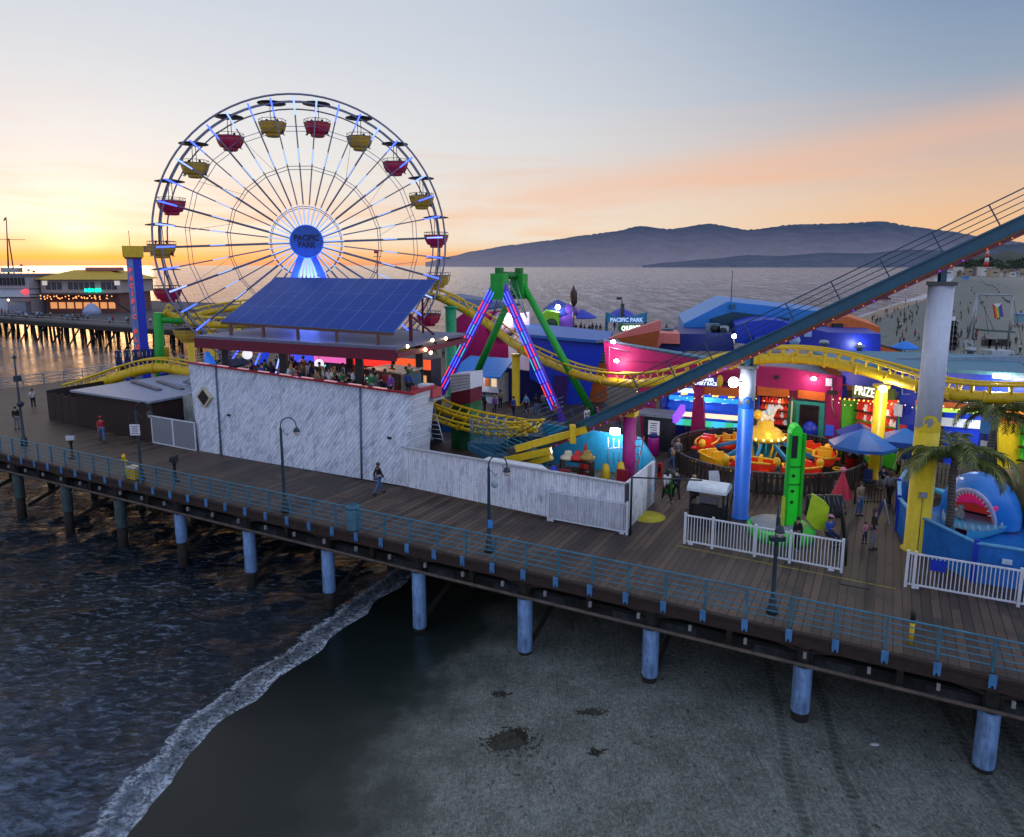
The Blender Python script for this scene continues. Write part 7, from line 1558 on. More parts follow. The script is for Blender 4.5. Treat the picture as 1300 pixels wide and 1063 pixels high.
# town edge and trees along the coast road
for k in range(34):
    px = 1183+3.9*k+random.uniform(-1.5, 1.5); Y = random.uniform(900, 1250); p = atY(px, 338, Y); h_ = random.uniform(5, 13); z0 = SEA+1.5
    c = random.choice([M('house_white', (.55, .53, .5), .7), M('house_tan', (.35, .28, .2), .7), M('house_grey', (.3, .31, .34), .7)]); o = thing('seaside_house', 'small pale flat roofed house in the row along the far beach', 'house', (p.x, Y, z0), 'houses along the far beach')
    MB().box((p.x, Y, z0+h_/2), (random.uniform(7, 14), 9, h_)).build('walls', c, o)
    MB().box((p.x, Y-4.6, z0+h_*.55), (5, .3, 1.4)).build('window', black, o); MB().box((p.x, Y, z0+h_+.3), (13, 10, .6)).build('roof', M('house_roof', (.2, .14, .11), .7), o)
def bush_tree(base, h, w_, seed, label, group):
    rnd = random.Random(seed); o = thing('tree', label, 'tree', base, group); MB().tube([base, base+UP*h*.5], [h*.04, h*.02], 6).build('trunk', M('bark', (.06, .045, .035), .9), o); mb = MB()
    for k in range(180):
        a = rnd.uniform(0, 2*pi); e_ = rnd.uniform(-.6, 1.3); r_ = w_*.5*rnd.uniform(.45, 1)*(1+.3*sin(a*3+seed)); c = base+UP*h*.6+Vector((r_*cos(a)*cos(e_), r_*sin(a)*cos(e_), h*.38*sin(e_)*rnd.uniform(.7, 1.1))); s_ = h*.07*rnd.uniform(.6, 1.4)
        n_ = Vector((rnd.gauss(0, 1), rnd.gauss(0, 1), rnd.gauss(0, 1))).normalized(); x_ = n_.orthogonal().normalized(); y_ = n_.cross(x_); mb.add([c-x_*s_, c-y_*s_*.6, c+x_*s_, c+y_*s_*.6], [[0, 1, 2, 3]])
    mb.build('crown', M('far_foliage', (.035, .055, .03), .9, var=.5, nscale=.3), o)
for k in range(26):
    px = 1180+4.8*k+random.uniform(-2, 2); Y = random.uniform(1150, 1500); p = atY(px, 338, Y); bush_tree(Vector((p.x, Y, SEA+2)), random.uniform(14, 30), random.uniform(16, 30), k, 'dark round tree on the slope above the far beach houses', 'trees above the far beach')
cl2 = MB(); bl = M('bluff_scrub', (.05, .06, .045), .95, var=.5, nscale=.02)
xs_ = [atY(1150+10*k, 337, 1600).x for k in range(30)]; vs = []
for k, x_ in enumerate(xs_):
    hgt = 44*min(1, max(0, k-1)/9.)*(1+.25*mn.noise(Vector((k*.5, 1, 2)))); vs += [(x_*.86, 1380, SEA), (x_*.95, 1520, SEA+hgt*.75), (x_, 1600, SEA+hgt), (x_*1.4, 2200, SEA+hgt*1.1)]
cl2.add(vs, [[k*4+j, (k+1)*4+j, (k+1)*4+j+1, k*4+j+1] for k in range(29) for j in range(3)], 0, True); o = cl2.build('bluff', bl); tag(o, 'scrub covered bluff rising behind the beach at the right', None, None, 'structure')
p = onbeach(1251, 345); o = thing('striped_pole', 'red and white striped pole far along the beach', 'pole', atY(1252, 340, 700)); pz = atY(1252, 338, 700); [MB().lathe([(2.2-.3*k, pz.z+4*k), (1.9-.3*k, pz.z+4*k+4)], (pz.x, pz.y, 0), 8).build('band', (red, white)[k % 2], o) for k in range(5)]
# terrace at the back edge of the deck (right)
te = thing('terrace_wall', 'teal blue parapet wall at the back edge of the deck by the beach', 'wall', atY(1230, 470, 88)); vt = vpl((0, 84), (10, 84))
MB().extr([vt(1070, 456), vt(1310, 458), vt(1310, 472), vt(1070, 470)], Vector((0, .6, 0))).build('parapet', tealroof, te); MB().extr([vt(1172, 452), vt(1310, 453), vt(1310, 455), vt(1172, 454)], Vector((0, .5, 0))).build('white_coping', white, te)
MB().box(vt(1263, 456), (2.6, 2.6, 2.2)).build('white_cabin', M('pale_cabin', (.4, .45, .5), .5), te)
sa_ = thing('shade_sail', 'cream triangular shade sail between steel masts', 'shade sail', vt(1210, 465)); MB().extr([vt(1224, 438), vt(1202, 468), vt(1208, 468)], Vector((1.5, 2, 0))).build('sail', M('sail_cream', (.45, .36, .22), .7), sa_)
for x_ in (1224, 1232): MB().tube([vt(x_, 470), vt(x_+2, 432)], .14, 6).build('mast', galv, sa_)
MB().tube([vt(1226, 433), vt(1236, 441)], .12, 6).build('spreader', galv, sa_)
p = vt(1265, 470); o = thing('terrace_lamp', 'dark lamp post with two heads at the back terrace', 'lamp post', p-UP*3); MB().tube([vt(1265, 472), vt(1265, 436)], .1, 6).build('pole', black, o); MB().tube([vt(1254, 435), vt(1274, 437)], .12, 6).build('arm', black, o)
for x_ in (1252, 1258, 1272): MB().box(vt(x_, 435), (.9, .5, .8)).build('lamp_head', black, o)
o = thing('flag_tower', 'white pole with dark hanging flags left of the shade sail', 'pole', vt(1209, 460)); MB().tube([vt(1207, 448), vt(1211, 402)], .16, 6).build('pole', white, o); [MB().box(vt(1209+(k % 2), 440-7*k), (.8, .3, .9)).build('hanging_flag', black, o) for k in range(5)]
o = thing('snack_hut', 'small orange hut with slanted roof at the back terrace', 'hut', vt(1130, 456)); MB().extr([vt(1116, 439), vt(1142, 445), vt(1140, 462), vt(1118, 456)], Vector((0, 3, 0))).build('wall', orange, o); MB().extr([vt(1112, 436), vt(1146, 445), vt(1145, 447), vt(1112, 438)], Vector((0, 3, 0))).build('roof', M('dark_roof', (.03, .04, .05), .6), o)
umbrella(Vector((vt(1156, 460).x, 85.5, 0)), 1.6, 3.0, M('umbrella_bright_blue', (.02, .2, .7), .6), 'bright blue umbrella at the back terrace beside the orange hut')
for (x_, c, lab) in ((738, blue, 'deep blue patio umbrella at the sea edge right of the castle booth'), (722, yellow, 'yellow patio umbrella at the sea edge before the castle booth'), (788, blue, 'dark blue umbrella below the teal marquee sign')):
    p = at(x_, 424) if x_ < 750 else at(x_, 421); umbrella(p, 2.8, 4.4, c, lab)
# ================================================================ people
def skin_mesh(name, verts, edges, rad, sub=1, root=0):
    me = bpy.data.meshes.new(name); me.from_pydata(verts, edges, []); o = bpy.data.objects.new(name, me); COL.objects.link(o)
    o.modifiers.new('s', 'SKIN'); 
    for i, r in enumerate(rad):
        sv = me.skin_vertices[0].data[i]; sv.radius = (r, r) if isinstance(r, float) else r
        sv.use_root = (i == root)
    if sub: md = o.modifiers.new('d', 'SUBSURF'); md.levels = sub; md.render_levels = sub
    bpy.context.view_layer.update()
    out = bpy.data.meshes.new_from_object(o.evaluated_get(bpy.context.evaluated_depsgraph_get())); bpy.data.objects.remove(o)
    for p in out.polygons: p.use_smooth = True
    out.materials.clear(); return out
def pose_joints(lg=.0, arm=.1, bend=.0, sit=False, lift=0.):
    """joint positions for a 1.7 m figure facing -Y; lg = stride, arm = arm swing, lift = forearms raised"""
    J = {}
    dz = -.44 if sit else 0
    J['pel'] = (0, 0, .93+dz); J['spi'] = (0, -.01-bend*.12, 1.13+dz); J['che'] = (0, -bend*.25, 1.33+dz); J['nec'] = (0, -.01-bend*.33, 1.46+dz)
    J['hd0'] = (0, -.02-bend*.36, 1.53+dz); J['hd1'] = (0, -.03-bend*.38, 1.60+dz); J['hd2'] = (0, -.02-bend*.38, 1.67+dz)
    for s, n in ((-1, 'L'), (1, 'R')):
        sw = arm*s
        sh = (s*.17, -bend*.3, 1.40+dz); J['sh'+n] = sh; el = (s*.205, sh[1]+sw*.6+.02, 1.13+dz); J['el'+n] = el
        if lift: J['wr'+n] = (s*.14, el[1]-.22, 1.13+dz+lift*.2); J['ha'+n] = (s*.10, el[1]-.29, 1.16+dz+lift*.24)
        else: J['wr'+n] = (s*.205, el[1]+sw*.5-.05, .90+dz); J['ha'+n] = (s*.205, el[1]+sw*.6-.075, .83+dz)
        st = lg*s
        J['hi'+n] = (s*.09, 0, .88+dz)
        if sit: J['kn'+n] = (s*.12, -.42, .48); J['an'+n] = (s*.12, -.40, .08); J['to'+n] = (s*.12, -.56, .035)
        else:
            J['kn'+n] = (s*.10, -st*.35-.03, .49); J['an'+n] = (s*.10, -st*.75+.02+(abs(lg)*.06 if st < 0 else 0), .085+(.05*lg if st < 0 else 0)); J['to'+n] = (s*.105, J['an'+n][1]-.145, .035+(.01 if st < 0 else 0))
    return J
def make_pose(key, **kw):
    J = pose_joints(**kw); names = list(J); idx = {n: i for i, n in enumerate(names)}
    R_ = dict(pel=.115, spi=.10, che=.125, nec=.05, hd0=.068, hd1=.088, hd2=.072, sh=.055, el=.04, wr=.028, ha=.033, hi=.085, kn=.055, an=.038, to=.032)
    rad = [R_[n if n in R_ else n[:2]] for n in names]
    Ed = [('pel', 'spi'), ('spi', 'che'), ('che', 'nec'), ('nec', 'hd0'), ('hd0', 'hd1'), ('hd1', 'hd2')]
    for n in 'LR': Ed += [('che', 'sh'+n), ('sh'+n, 'el'+n), ('el'+n, 'wr'+n), ('wr'+n, 'ha'+n), ('pel', 'hi'+n), ('hi'+n, 'kn'+n), ('kn'+n, 'an'+n), ('an'+n, 'to'+n)]
    V_ = [J[n] for n in names]; E_ = [(idx[a], idx[b]) for a, b in Ed]
    # five fingers on each palm, and a nose
    for s, n in ((-1, 'L'), (1, 'R')):
        w_ = Vector(J['wr'+n]); h_ = Vector(J['ha'+n]); d_ = (h_-w_).normalized()
        for k, (off, ln) in enumerate(((-.027, .065), (-.009, .078), (.009, .073), (.027, .056))):
            b0 = h_+d_*.018+Vector((0, off, 0)); t0 = h_+d_*(.018+ln)+Vector((-s*.018, off*1.15, 0)); i0 = len(V_); V_ += [tuple(b0), tuple(t0)]; rad += [.010, .008]; E_ += [(idx['ha'+n], i0), (i0, i0+1)]
        i0 = len(V_); V_ += [tuple(h_+Vector((-s*.01, -.036, .005))), tuple(h_+d_*.035+Vector((-s*.02, -.058, 0)))]; rad += [.012, .009]; E_ += [(idx['ha'+n], i0), (i0, i0+1)]
    body = skin_mesh('body_'+key, V_, E_, rad)
    def sub(names2, edges2, scale, add):
        v = [J[n] for n in names2]; r = [R_[n if n in R_ else n[:2]]*scale+add for n in names2]; ii = {n: i for i, n in enumerate(names2)}
        return skin_mesh('cloth_'+key, v, [(ii[a], ii[b]) for a, b in edges2], r)
    up = ['pel', 'spi', 'che']+[a+n for n in 'LR' for a in ('sh', 'el', 'wr')]
    shirt = sub(up, [('pel', 'spi'), ('spi', 'che')]+[e for n in 'LR' for e in (('che', 'sh'+n), ('sh'+n, 'el'+n), ('el'+n, 'wr'+n))], 1.08, .014)
    lo = ['pel']+[a+n for n in 'LR' for a in ('hi', 'kn', 'an')]
    trou = sub(lo, [e for n in 'LR' for e in (('pel', 'hi'+n), ('hi'+n, 'kn'+n), ('kn'+n, 'an'+n))], 1.06, .012)
    hp = Vector(J['hd1']); hair = MB(); hair.ball(hp+Vector((0, .025, .03)), (.098, .105, .108), 10, 8)
    hl = MB(); hl.ball(hp+Vector((0, .03, .03)), (.10, .105, .11), 10, 8); hl.lathe([(.06, -.34), (.10, -.18), (.095, 0)], hp+Vector((0, .055, .02)), 10, sy=.6)
    hood = MB(); hood.ball(hp+Vector((0, .03, .02)), (.115, .115, .125), 10, 8)
    def mk(mb):
        me = bpy.data.meshes.new('hair_'+key); me.from_pydata([tuple(p) for p in mb.v], [], mb.f)
        for p in me.polygons: p.use_smooth = True
        return me
    shoe = MB()
    for n in 'LR':
        a = Vector(J['an'+n]); t_ = Vector(J['to'+n]); shoe.tube([a+Vector((0, .045, -.045)), a+Vector((0, -.03, -.035)), t_+Vector((0, -.02, .0))], [.045, .052, .04], 8)
    face = MB()
    for s in (-1, 1): face.ball(hp+Vector((s*.035, -.083, .012)), (.012, .008, .010), 6, 4)
    face.ball(hp+Vector((0, -.088, -.045)), (.024, .008, .008), 6, 4)
    return dict(body=body, shirt=shirt, trou=trou, hair=mk(hair), long=mk(hl), hood=mk(hood), shoe=mk(shoe), face=mk(face))
POSES = {'stand': make_pose('stand', lg=.04, arm=.05), 'walk': make_pose('walk', lg=.40, arm=.17), 'hold': make_pose('hold', lg=.06, arm=.0, lift=1.), 'sit': make_pose('sit', sit=True, lift=.4), 'lean': make_pose('lean', lg=.1, bend=.5, lift=.3)}
SK = [M('skin_light', (.50, .31, .23), .5, var=.08), M('skin_tan', (.34, .19, .13), .5, var=.08), M('skin_dark', (.12, .065, .045), .5, var=.08)]
CL = {n: M('cloth_'+n, c, .85, var=.2, nscale=9) for n, c in dict(black=(.012, .012, .014), white=(.55, .55, .56), grey=(.16, .16, .17), red=(.42, .02, .03), blue=(.03, .08, .34), jeans=(.06, .13, .28), green=(.03, .16, .06), yellow=(.62, .42, .04), pink=(.55, .22, .32), tan=(.28, .20, .12), navy=(.015, .02, .07), purple=(.16, .05, .25), sky=(.16, .35, .55)).items()}
HR = {n: M('hair_'+n, c, .6, var=.2) for n, c in dict(black=(.012, .010, .009), brown=(.05, .028, .015), blond=(.35, .22, .09), grey=(.3, .29, .28)).items()}
eyem = M('eye_dark', (.02, .012, .01), .3)
def setm(o, m):
    if not o.data.materials: o.data.materials.append(m)
    o.material_slots[0].link = 'OBJECT'; o.material_slots[0].material = m
NPER = 0
def person(p, pose, rot, shirt, trou, label, hair='black', long=False, hat=None, sc=1., skn=None, hood=None):
    D = POSES[pose]; o = bpy.data.objects.new('person', D['body']); COL.objects.link(o); ALL.append(o)
    o.location = p; o.rotation_euler = (0, 0, rot); o.scale = (sc,)*3; o['_o'] = tuple(p); tag(o, label, 'person'); setm(o, SK[random.randrange(3) if skn is None else skn])
    for n, key, m in (('shirt', 'shirt', CL[shirt]), ('trousers', 'trou', CL[trou]), ('hair', 'hood' if hood else ('long' if long else 'hair'), CL[hood] if hood else HR[hair]), ('shoes', 'shoe', CL['black'] if trou != 'black' else CL['grey']), ('face_features', 'face', eyem)):
        c = bpy.data.objects.new(n, D[key]); COL.objects.link(c); ALL.append(c); c.parent = o; setm(c, m)
    global NPER
    NPER += 1
    if NPER % 3 == 0 and pose != 'sit':
        mb = MB(); mb.ball((.0, .19, 1.22), (.15, .09, .21), 8, 6); c = mb.build('backpack', CL[('black', 'navy', 'red', 'tan', 'grey')[NPER % 5]], None, True); c.parent = o
    elif NPER % 3 == 1 and pose in ('stand', 'walk'):
        mb = MB(); mb.box((.24, .02, .82), (.10, .28, .24)); mb.tube([(.24, -.08, .94), (.20, .0, 1.12), (.24, .12, .94)], .012, 5); c = mb.build('shoulder_bag', CL[('tan', 'black', 'red', 'blue')[NPER % 4]], None, True); c.parent = o
    if hat:
        hp = Vector((0, 0, 1.66-(.44 if pose == 'sit' else 0))); mb = MB(); mb.lathe([(.125, .03), (.12, .07), (.06, .11), (0, .12)], hp, 10); mb.extr([hp+Vector((x_, y_, .035)) for x_, y_ in ((-.08, -.08), (.08, -.08), (.06, -.19), (-.06, -.19))], UP*.012)
        c = mb.build('cap', CL[hat], None, True); c.parent = o
    return o
TOV = PI_ = pi
def g(x, y, z=0.): return at(x, y, z)
PP = [ # x, y(feet), pose, facing, shirt, trousers, label, kwargs
 (481, 627, 'walk', 2.2, 'black', 'jeans', 'person in black top and blue jeans walking beside the tall boarded wall', dict(long=True, hair='brown')),
 (130, 560, 'walk', .6, 'red', 'jeans', 'person in red and pale clothes walking past the brown shed', dict(hat='red')),
 (22, 545, 'stand', 1.0, 'black', 'grey', 'person in dark clothes standing beside the camera mast at the left', {}),
 (43, 519, 'hold', .8, 'white', 'black', 'person in white top holding something near the board fence at the far left', {}),
 (846, 637, 'walk', 3.4, 'white', 'black', 'person in white jacket walking past the corner of the low board fence', dict(long=True)),
 (858, 636, 'walk', 3.2, 'black', 'black', 'person in black walking beside the person in white jacket', {}),
 (860, 592, 'stand', 2.6, 'grey', 'black', 'person in grey hooded top looking over the round slatted fence', dict(hood='grey')),
 (841, 572, 'stand', 1.6, 'black', 'green', 'person in green trousers standing by the dark ticket kiosk', dict(long=True)),
 (1057, 570, 'hold', .2, 'yellow', 'black', 'person in yellow shirt with raised hands by the dark doorway', dict(skn=2)),
 (1107, 698, 'stand', .9, 'black', 'grey', 'tall person with long dark hair standing before the blue pool fence', dict(long=True, hair='brown', sc=1.08)),
 (1097, 690, 'stand', .2, 'pink', 'navy', 'small child in pink top held close by the person with long dark hair', dict(sc=.58, hair='brown')),
 (1052, 690, 'sit', .3, 'blue', 'navy', 'person in blue top with pink cap sitting beside the green tower ride', dict(hat='pink')),
 (904, 566, 'stand', .4, 'blue', 'red', 'child in blue top and red trousers standing behind the round ride', dict(sc=.75)),
 (1034, 572, 'stand', -.6, 'green', 'navy', 'person in dark green top between the green tower and the doorway', {}),
 (1019, 574, 'stand', .3, 'red', 'black', 'person in red top beside a blue balloon near the doorway', {}),
 (967, 545, 'stand', .5, 'grey', 'black', 'person in grey top at the dark prize stall counter', {}),
 (1011, 700, 'stand', -1.2, 'black', 'black', 'ride attendant in black behind the green tower base', dict(sc=.9)),
 (845, 545, 'stand', 2., 'navy', 'tan', 'person in navy top at the left end of the water race game', {}),
 (862, 548, 'stand', 2.6, 'white', 'black', 'person in white top watching the water race game', {}),
 (600, 531, 'walk', 1.2, 'white', 'jeans', 'person in white top walking before the snack kiosk', dict(sc=1.05)),
 (635, 520, 'stand', .4, 'tan', 'black', 'person in tan top near the foot of the yellow column', {}),
 (652, 530, 'stand', 2.2, 'blue', 'navy', 'person in blue top left of the yellow column', {}),
 (668, 526, 'walk', -1., 'sky', 'black', 'person in pale blue top walking right of the yellow column', {}),
 (680, 527, 'stand', .2, 'black', 'jeans', 'person in black top standing among visitors under the swing ride', {}),
 (690, 524, 'stand', 3., 'grey', 'navy', 'person in grey top under the green swing legs', {}),
 (590, 540, 'sit', .6, 'navy', 'navy', 'person in navy seated below the white booth', {}),
 (1285, 610, 'stand', 2.8, 'tan', 'navy', 'person in tan top with back turned at the rainbow toy stall', dict(sc=1.05)),
 (1268, 606, 'stand', 2.4, 'white', 'grey', 'person in white top at the left of the rainbow toy stall', {}),
 (1297, 612, 'stand', 3.4, 'pink', 'jeans', 'person in pink top at the right edge by the toy stall', {}),
 (1095, 612, 'sit', .8, 'black', 'navy', 'person in black seated at the left under the wide blue umbrella', {}),
 (1120, 620, 'sit', -.8, 'navy', 'grey', 'person in navy seated at the right under the wide blue umbrella', {}),
 (1140, 605, 'stand', .5, 'tan', 'black', 'person in tan top standing under the pop-up tent', {}),
 (800, 562, 'stand', .5, 'black', 'grey', 'person in black top beyond the magenta lift pillar', {}),
 (785, 552, 'walk', 1.5, 'red', 'jeans', 'person in red top walking under the magenta parapet', {}),
]
for (x, y, ps_, rt, s_, tr, lab, kw) in PP:
    person(g(x, y), ps_, rt, s_, tr, lab, **kw)
MW = [(745, 545, 'walk', 'white', 'jeans', 'left of the magenta lift pillar far behind'), (758, 540, 'stand', 'pink', 'black', 'below the orange panel of the blue theatre'), (705, 538, 'walk', 'red', 'navy', 'beside the LED leg of the swing ride'), (872, 552, 'stand', 'purple', 'black', 'left of the leaning magenta pillar'), (915, 546, 'stand', 'sky', 'jeans', 'at the water race counter behind the mint table'), (936, 552, 'walk', 'red', 'black', 'walking behind the blue lift pillar'), (980, 553, 'stand', 'tan', 'navy', 'at the dark prize stall beside the surfboard sign'), (1072, 585, 'walk', 'black', 'grey', 'walking past the red prize stall'), (1086, 580, 'stand', 'white', 'navy', 'choosing a prize at the red prize stall'), (1133, 592, 'stand', 'green', 'black', 'right of the yellow column by the red prize stall'), (1175, 610, 'walk', 'sky', 'black', 'before the striped game stall'), (1215, 612, 'stand', 'navy', 'tan', 'at the striped game stall behind the palm'), (1232, 618, 'stand', 'red', 'black', 'at the right end of the striped game stall'), (852, 600, 'walk', 'navy', 'jeans', 'walking left of the round ride'), (880, 645, 'walk', 'pink', 'black', 'walking towards the white roofed operator booth'), (1090, 655, 'stand', 'tan', 'jeans', 'waiting right of the closed red umbrella'), (615, 524, 'stand', 'green', 'black', 'at the snack kiosk under the blue awning'), (628, 528, 'stand', 'purple', 'navy', 'queueing right of the snack kiosk'), (1128, 640, 'walk', 'grey', 'black', 'left of the blue pool fence')]
for i, (x, y, ps_, s_, tr, wh) in enumerate(MW):
    person(g(x, y), ps_, i*1.7, s_, tr, 'person in %s top %s' % (s_, wh), long=i % 3 == 0, hair=('brown', 'black', 'blond')[i % 3])
p = g(1026, 574)+UP*1.45; o = thing('balloon', 'dark blue round balloon floating by the doorway', 'balloon', p); MB().ball(p, (.5, .5, .62), 14, 10).build('skin', M('balloon_blue', (.01, .04, .45), .25), o); MB().tube([p-UP*.62, p-UP*1.3], .01, 4).build('string', black, o)
# patio visitors
shirts = ['white', 'black', 'grey', 'sky', 'navy', 'red', 'green', 'tan', 'purple', 'blue', 'pink']
where = ['left end of the patio', 'left part of the patio', 'left of the middle of the patio', 'middle of the patio', 'right of the patio middle', 'near the patio bar', 'right end of the patio']
seen = set(); n = 0; rp = random.Random(11)
for i in range(46):
    u = rp.uniform(-26.2, -11.8); v = rp.choice([7.2, 7.3, 7.7, 8.0, 8.5, 9.2, 10.4]) ; ps_ = rp.choice(['stand', 'hold', 'lean', 'stand', 'sit']); s_ = rp.choice(shirts); wi = int((u+26.4)/14.9*7)
    row = 'against the wall' if v < 8 else ('in the second row' if v < 10 else 'further back')
    act = dict(stand='standing', hold='holding a drink', lean='leaning forward', sit='seated')[ps_]
    lab = '%s person in %s top %s, %s' % (act, s_, row, where[wi])
    if lab in seen: continue
    seen.add(lab); z = PZ+(.35 if ps_ == 'sit' else 0)
    person(P(u, v, z), ps_, rp.uniform(-3.1, 3.1), s_, rp.choice(['black', 'jeans', 'navy', 'grey']), lab, hair=rp.choice(['black', 'brown', 'blond', 'black']), long=rp.random() < .4, sc=rp.uniform(.95, 1.08))
# one-mesh tiny figures for the far crowds
def mini(pose, s_, tr, hair, skn):
    D = POSES[pose]; mb = MB()
    for key, mi in (('body', 0), ('shirt', 1), ('trou', 2), ('hair', 3)):
        me = D[key]; mb.add([v.co for v in me.vertices], [list(p.vertices) for p in me.polygons], mi, True)
    return mb.build('person', [SK[skn], CL[s_], CL[tr], HR[hair]], None, True)
MN = []
for i, (ps_, s_, tr) in enumerate((('stand', 'black', 'black'), ('walk', 'navy', 'grey'), ('stand', 'white', 'black'), ('walk', 'grey', 'black'), ('stand', 'red', 'navy'), ('walk', 'black', 'jeans'), ('stand', 'sky', 'navy'), ('sit', 'black', 'navy'))):
    o = mini(ps_, s_, tr, 'black', i % 3); MN.append((o, ps_, s_)); o['_used'] = 0
def put(p, k, lab, grp, rot=None, sc=1.):
    o, ps_, s_ = MN[k]; c = o if not o['_used'] else o.copy()
    if c is not o: COL.objects.link(c); ALL.append(c)
    o['_used'] = 1; c.location = p; c.rotation_euler = (0, 0, random.uniform(0, 6.28) if rot is None else rot); c.scale = (sc,)*3
    tag(c, lab % s_, 'person', grp % s_)
GON = [o for o in ALL if o.name.split('.')[0] == 'gondola']
for i, gq in enumerate(GON):
    if i in (1, 2, 17, 18, 19, 3, 15, 0):
        for sx in ((-.45, .4) if i % 2 else (.35,)):
            k_ = (0, 1, 4, 3)[(i+int(sx > 0)) % 4]; o, ps_, s_ = MN[7]; c = o if not o['_used'] else o.copy()
            if c is not o: COL.objects.link(c); ALL.append(c)
            o['_used'] = 1; c.location = Vector(gq.location)+Vector((sx, 0, -2.5)); c.rotation_euler = (0, 0, 1.6 if sx > 0 else -1.6); tag(c, 'rider in dark clothes sitting in an open gondola of the Ferris wheel', 'person', 'riders in the gondolas')
bp = [(1088, 397), (1092, 402), (1110, 404), (1114, 408), (1112, 412), (1117, 410), (1140, 416), (1132, 405), (1163, 391), (1165, 394), (1163, 386), (1143, 402), (1150, 411), (1166, 434), (1158, 404), (1219, 388), (1245, 388), (1145, 430), (1147, 436), (1150, 424), (1142, 440)]
for i in range(30): bp.append((random.gauss(1140, 18), random.gauss(404, 14)))
for i in range(42): bp.append((random.uniform(1200, 1298), 452-abs(random.gauss(0, 1))*30))
for i in range(14): bp.append((random.uniform(1180, 1296), random.uniform(360, 420)))
for (x, y) in bp:
    if x < 1090 or y < 352: continue
    p = onbeach(x, y)
    if sdist(p.x, p.y) < 2 or (p-PO).dot(PV) < 82: continue
    put(p, random.choice([0, 0, 1, 3, 5, 0, 2, 4, 7]), 'tiny far figure in %s out on the beach', 'beach visitors in %s', sc=1.05)
for i in range(30): x = 1180+118*i/30+random.uniform(-2, 2); p = vt(x, 460); put(Vector((p.x, 83+random.uniform(-2, .6), 0)), random.choice([0, 1, 3, 5, 2]), 'small figure in %s along the back terrace parapet', 'visitors in %s along the back terrace')
for i in range(60):
    t_ = random.random(); p = fa.lerp(fb, .1+.9*t_)+Vector((.5, .86, 0))*random.uniform(.8, 7); put(p, random.choice([0, 1, 2, 3, 4, 6]), 'tiny figure in %s on the far end of the pier', 'visitors in %s on the far pier')
for i in range(30):
    p = fb.lerp(Vector((-45, 150, 0)), random.random())+Vector((random.uniform(0, 6), random.uniform(0, 8), 0)); put(p, random.choice([0, 1, 2, 3, 4]), 'tiny figure in %s on the far end of the pier', 'visitors in %s on the far pier')
for i in range(26):
    p = at(random.uniform(240, 335), random.uniform(402, 407)); p = P(*[c for c in uv(p)][:2]); put(P(random.uniform(-58, -36), random.uniform(34, 70)), random.choice([0, 1, 2, 3, 4]), 'small figure in %s on the deck behind the Ferris wheel', 'visitors in %s behind the Ferris wheel')
for x, y in ((720, 424), (731, 423), (742, 424), (748, 424), (752, 423), (757, 424), (762, 424), (713, 424), (737, 423), (780, 421), (786, 421), (846, 424)): put(at(x, y+random.uniform(0, 1.5)), random.choice([0, 1, 3, 5]), 'small dark figure in %s at the sea edge of the deck behind the blue roof', 'visitors in %s at the sea edge', sc=1.1)
for x, y in ((222, 462), (232, 466), (208, 470), (214, 478)): put(at(x, y), random.choice([0, 3, 5]), 'small figure in %s near the foot of the drop tower', 'visitors in %s near the drop tower')
for o, ps_, s_ in MN:
    if not o['_used']: bpy.data.objects.remove(o)
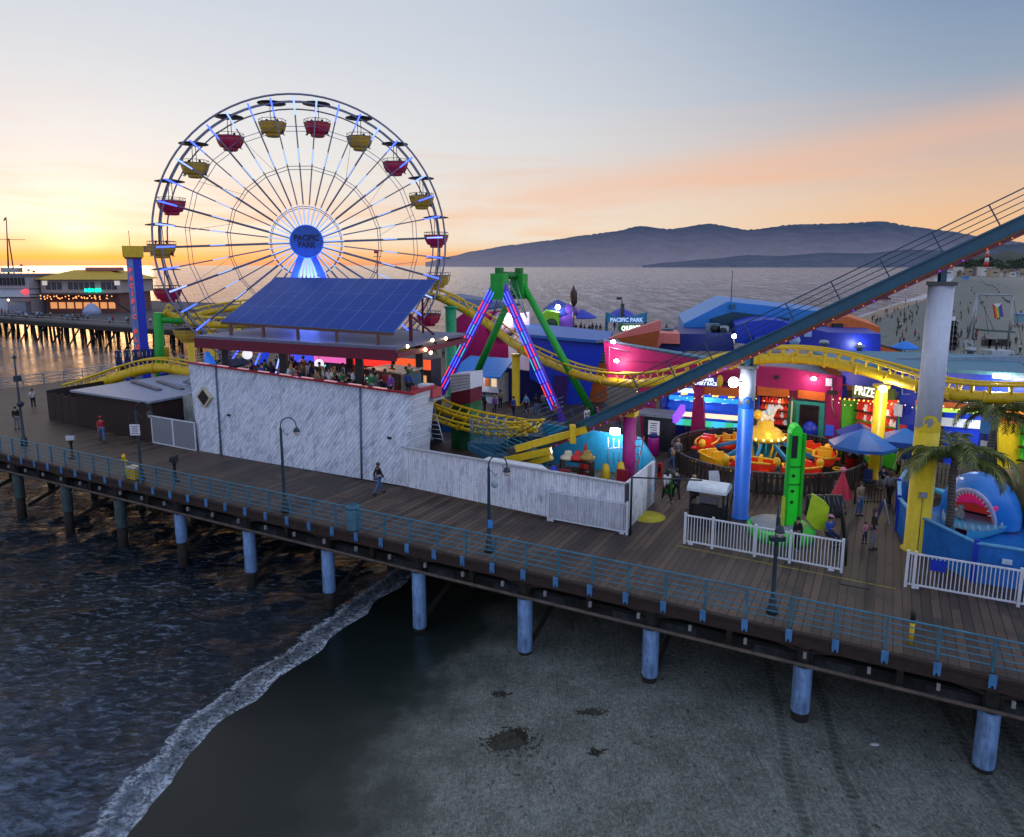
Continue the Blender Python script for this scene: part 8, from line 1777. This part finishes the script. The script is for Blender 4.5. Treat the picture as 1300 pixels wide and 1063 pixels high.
# seaweed heaps on the sand
kelp = M('kelp', (.022, .020, .012), .6, var=.6, nscale=6)
def heap(px, py, r, nn, seed, lab, flat=.7):
    rnd = random.Random(seed); z = SEA+.8
    for _ in range(6): p = at(px, py, z); z = sandz(p.x, p.y)
    mb = MB(); ang = rnd.uniform(0, 3)
    # one low mound with a ragged outline, strands lying over it
    NR, NA = 7, 40; vs = []
    for j in range(NR+1):
        for k in range(NA):
            a = 2*pi*k/NA; rr_ = r*(1+.45*mn.noise(Vector((cos(a)*1.6, sin(a)*1.6, seed)))+.22*mn.noise(Vector((cos(a)*5, sin(a)*5, seed))))*j/NR
            x, y = rr_*cos(a), rr_*sin(a)*flat; q = p+Vector((x*cos(ang)-y*sin(ang), x*sin(ang)+y*cos(ang), 0))
            hgt = .34*min(1., r*1.6)*max(0, 1-(j/NR)**1.5)*(.45+1.1*abs(mn.noise(q*5)))+.05*mn.noise(q*13)*(1-j/NR)
            vs.append((q.x, q.y, sandz(q.x, q.y)-.02+hgt*(1 if j < NR else 0)+(.01 if j < NR else -.02)))
    mb.add(vs, [[j*NA+k, j*NA+(k+1) % NA, (j+1)*NA+(k+1) % NA, (j+1)*NA+k] for j in range(NR) for k in range(NA)], 0, True)
    for k in range(nn*3):
        a = rnd.uniform(0, 6.28); q = p+Vector((cos(a), sin(a)*flat, 0))*r*(.6+.9*rnd.random()**1.5); d_ = rnd.uniform(0, 6.28); pts_ = []; L_ = rnd.uniform(.03, .075)
        for s_ in range(4): pts_.append(Vector((q.x, q.y, sandz(q.x, q.y)+.012+.05*max(0, 1-(Vector((q.x, q.y, p.z))-p).length/r)))); d_ += rnd.uniform(-.8, .8); q = q+Vector((cos(d_), sin(d_), 0))*L_
        mb.tube(pts_, [.006, .016, .016, .006], 4)
    o = mb.build('seaweed_heap', kelp); tag(o, lab, 'seaweed')
heap(648, 940, .75, 46, 1, 'large dark heap of seaweed lying on the grey sand'); heap(752, 905, .42, 14, 2, 'narrow clump of seaweed right of the large heap', .3); heap(636, 882, .28, 12, 3, 'scattered seaweed strands above the large heap', .35); heap(755, 955, .25, 8, 5, 'small seaweed scrap right of the large heap', .5)
p = onbeach(1110, 947); o = MB().ball(p+UP*.05, (.17, .08, .04), 10, 6).build('foam_scrap', M('pale_litter', (.4, .42, .44), .7)); tag(o, 'pale scrap of litter lying on the dark sand', 'litter')
for o in list(bpy.data.objects):
    for k in ('_o', '_used'):
        if k in o: del o[k]
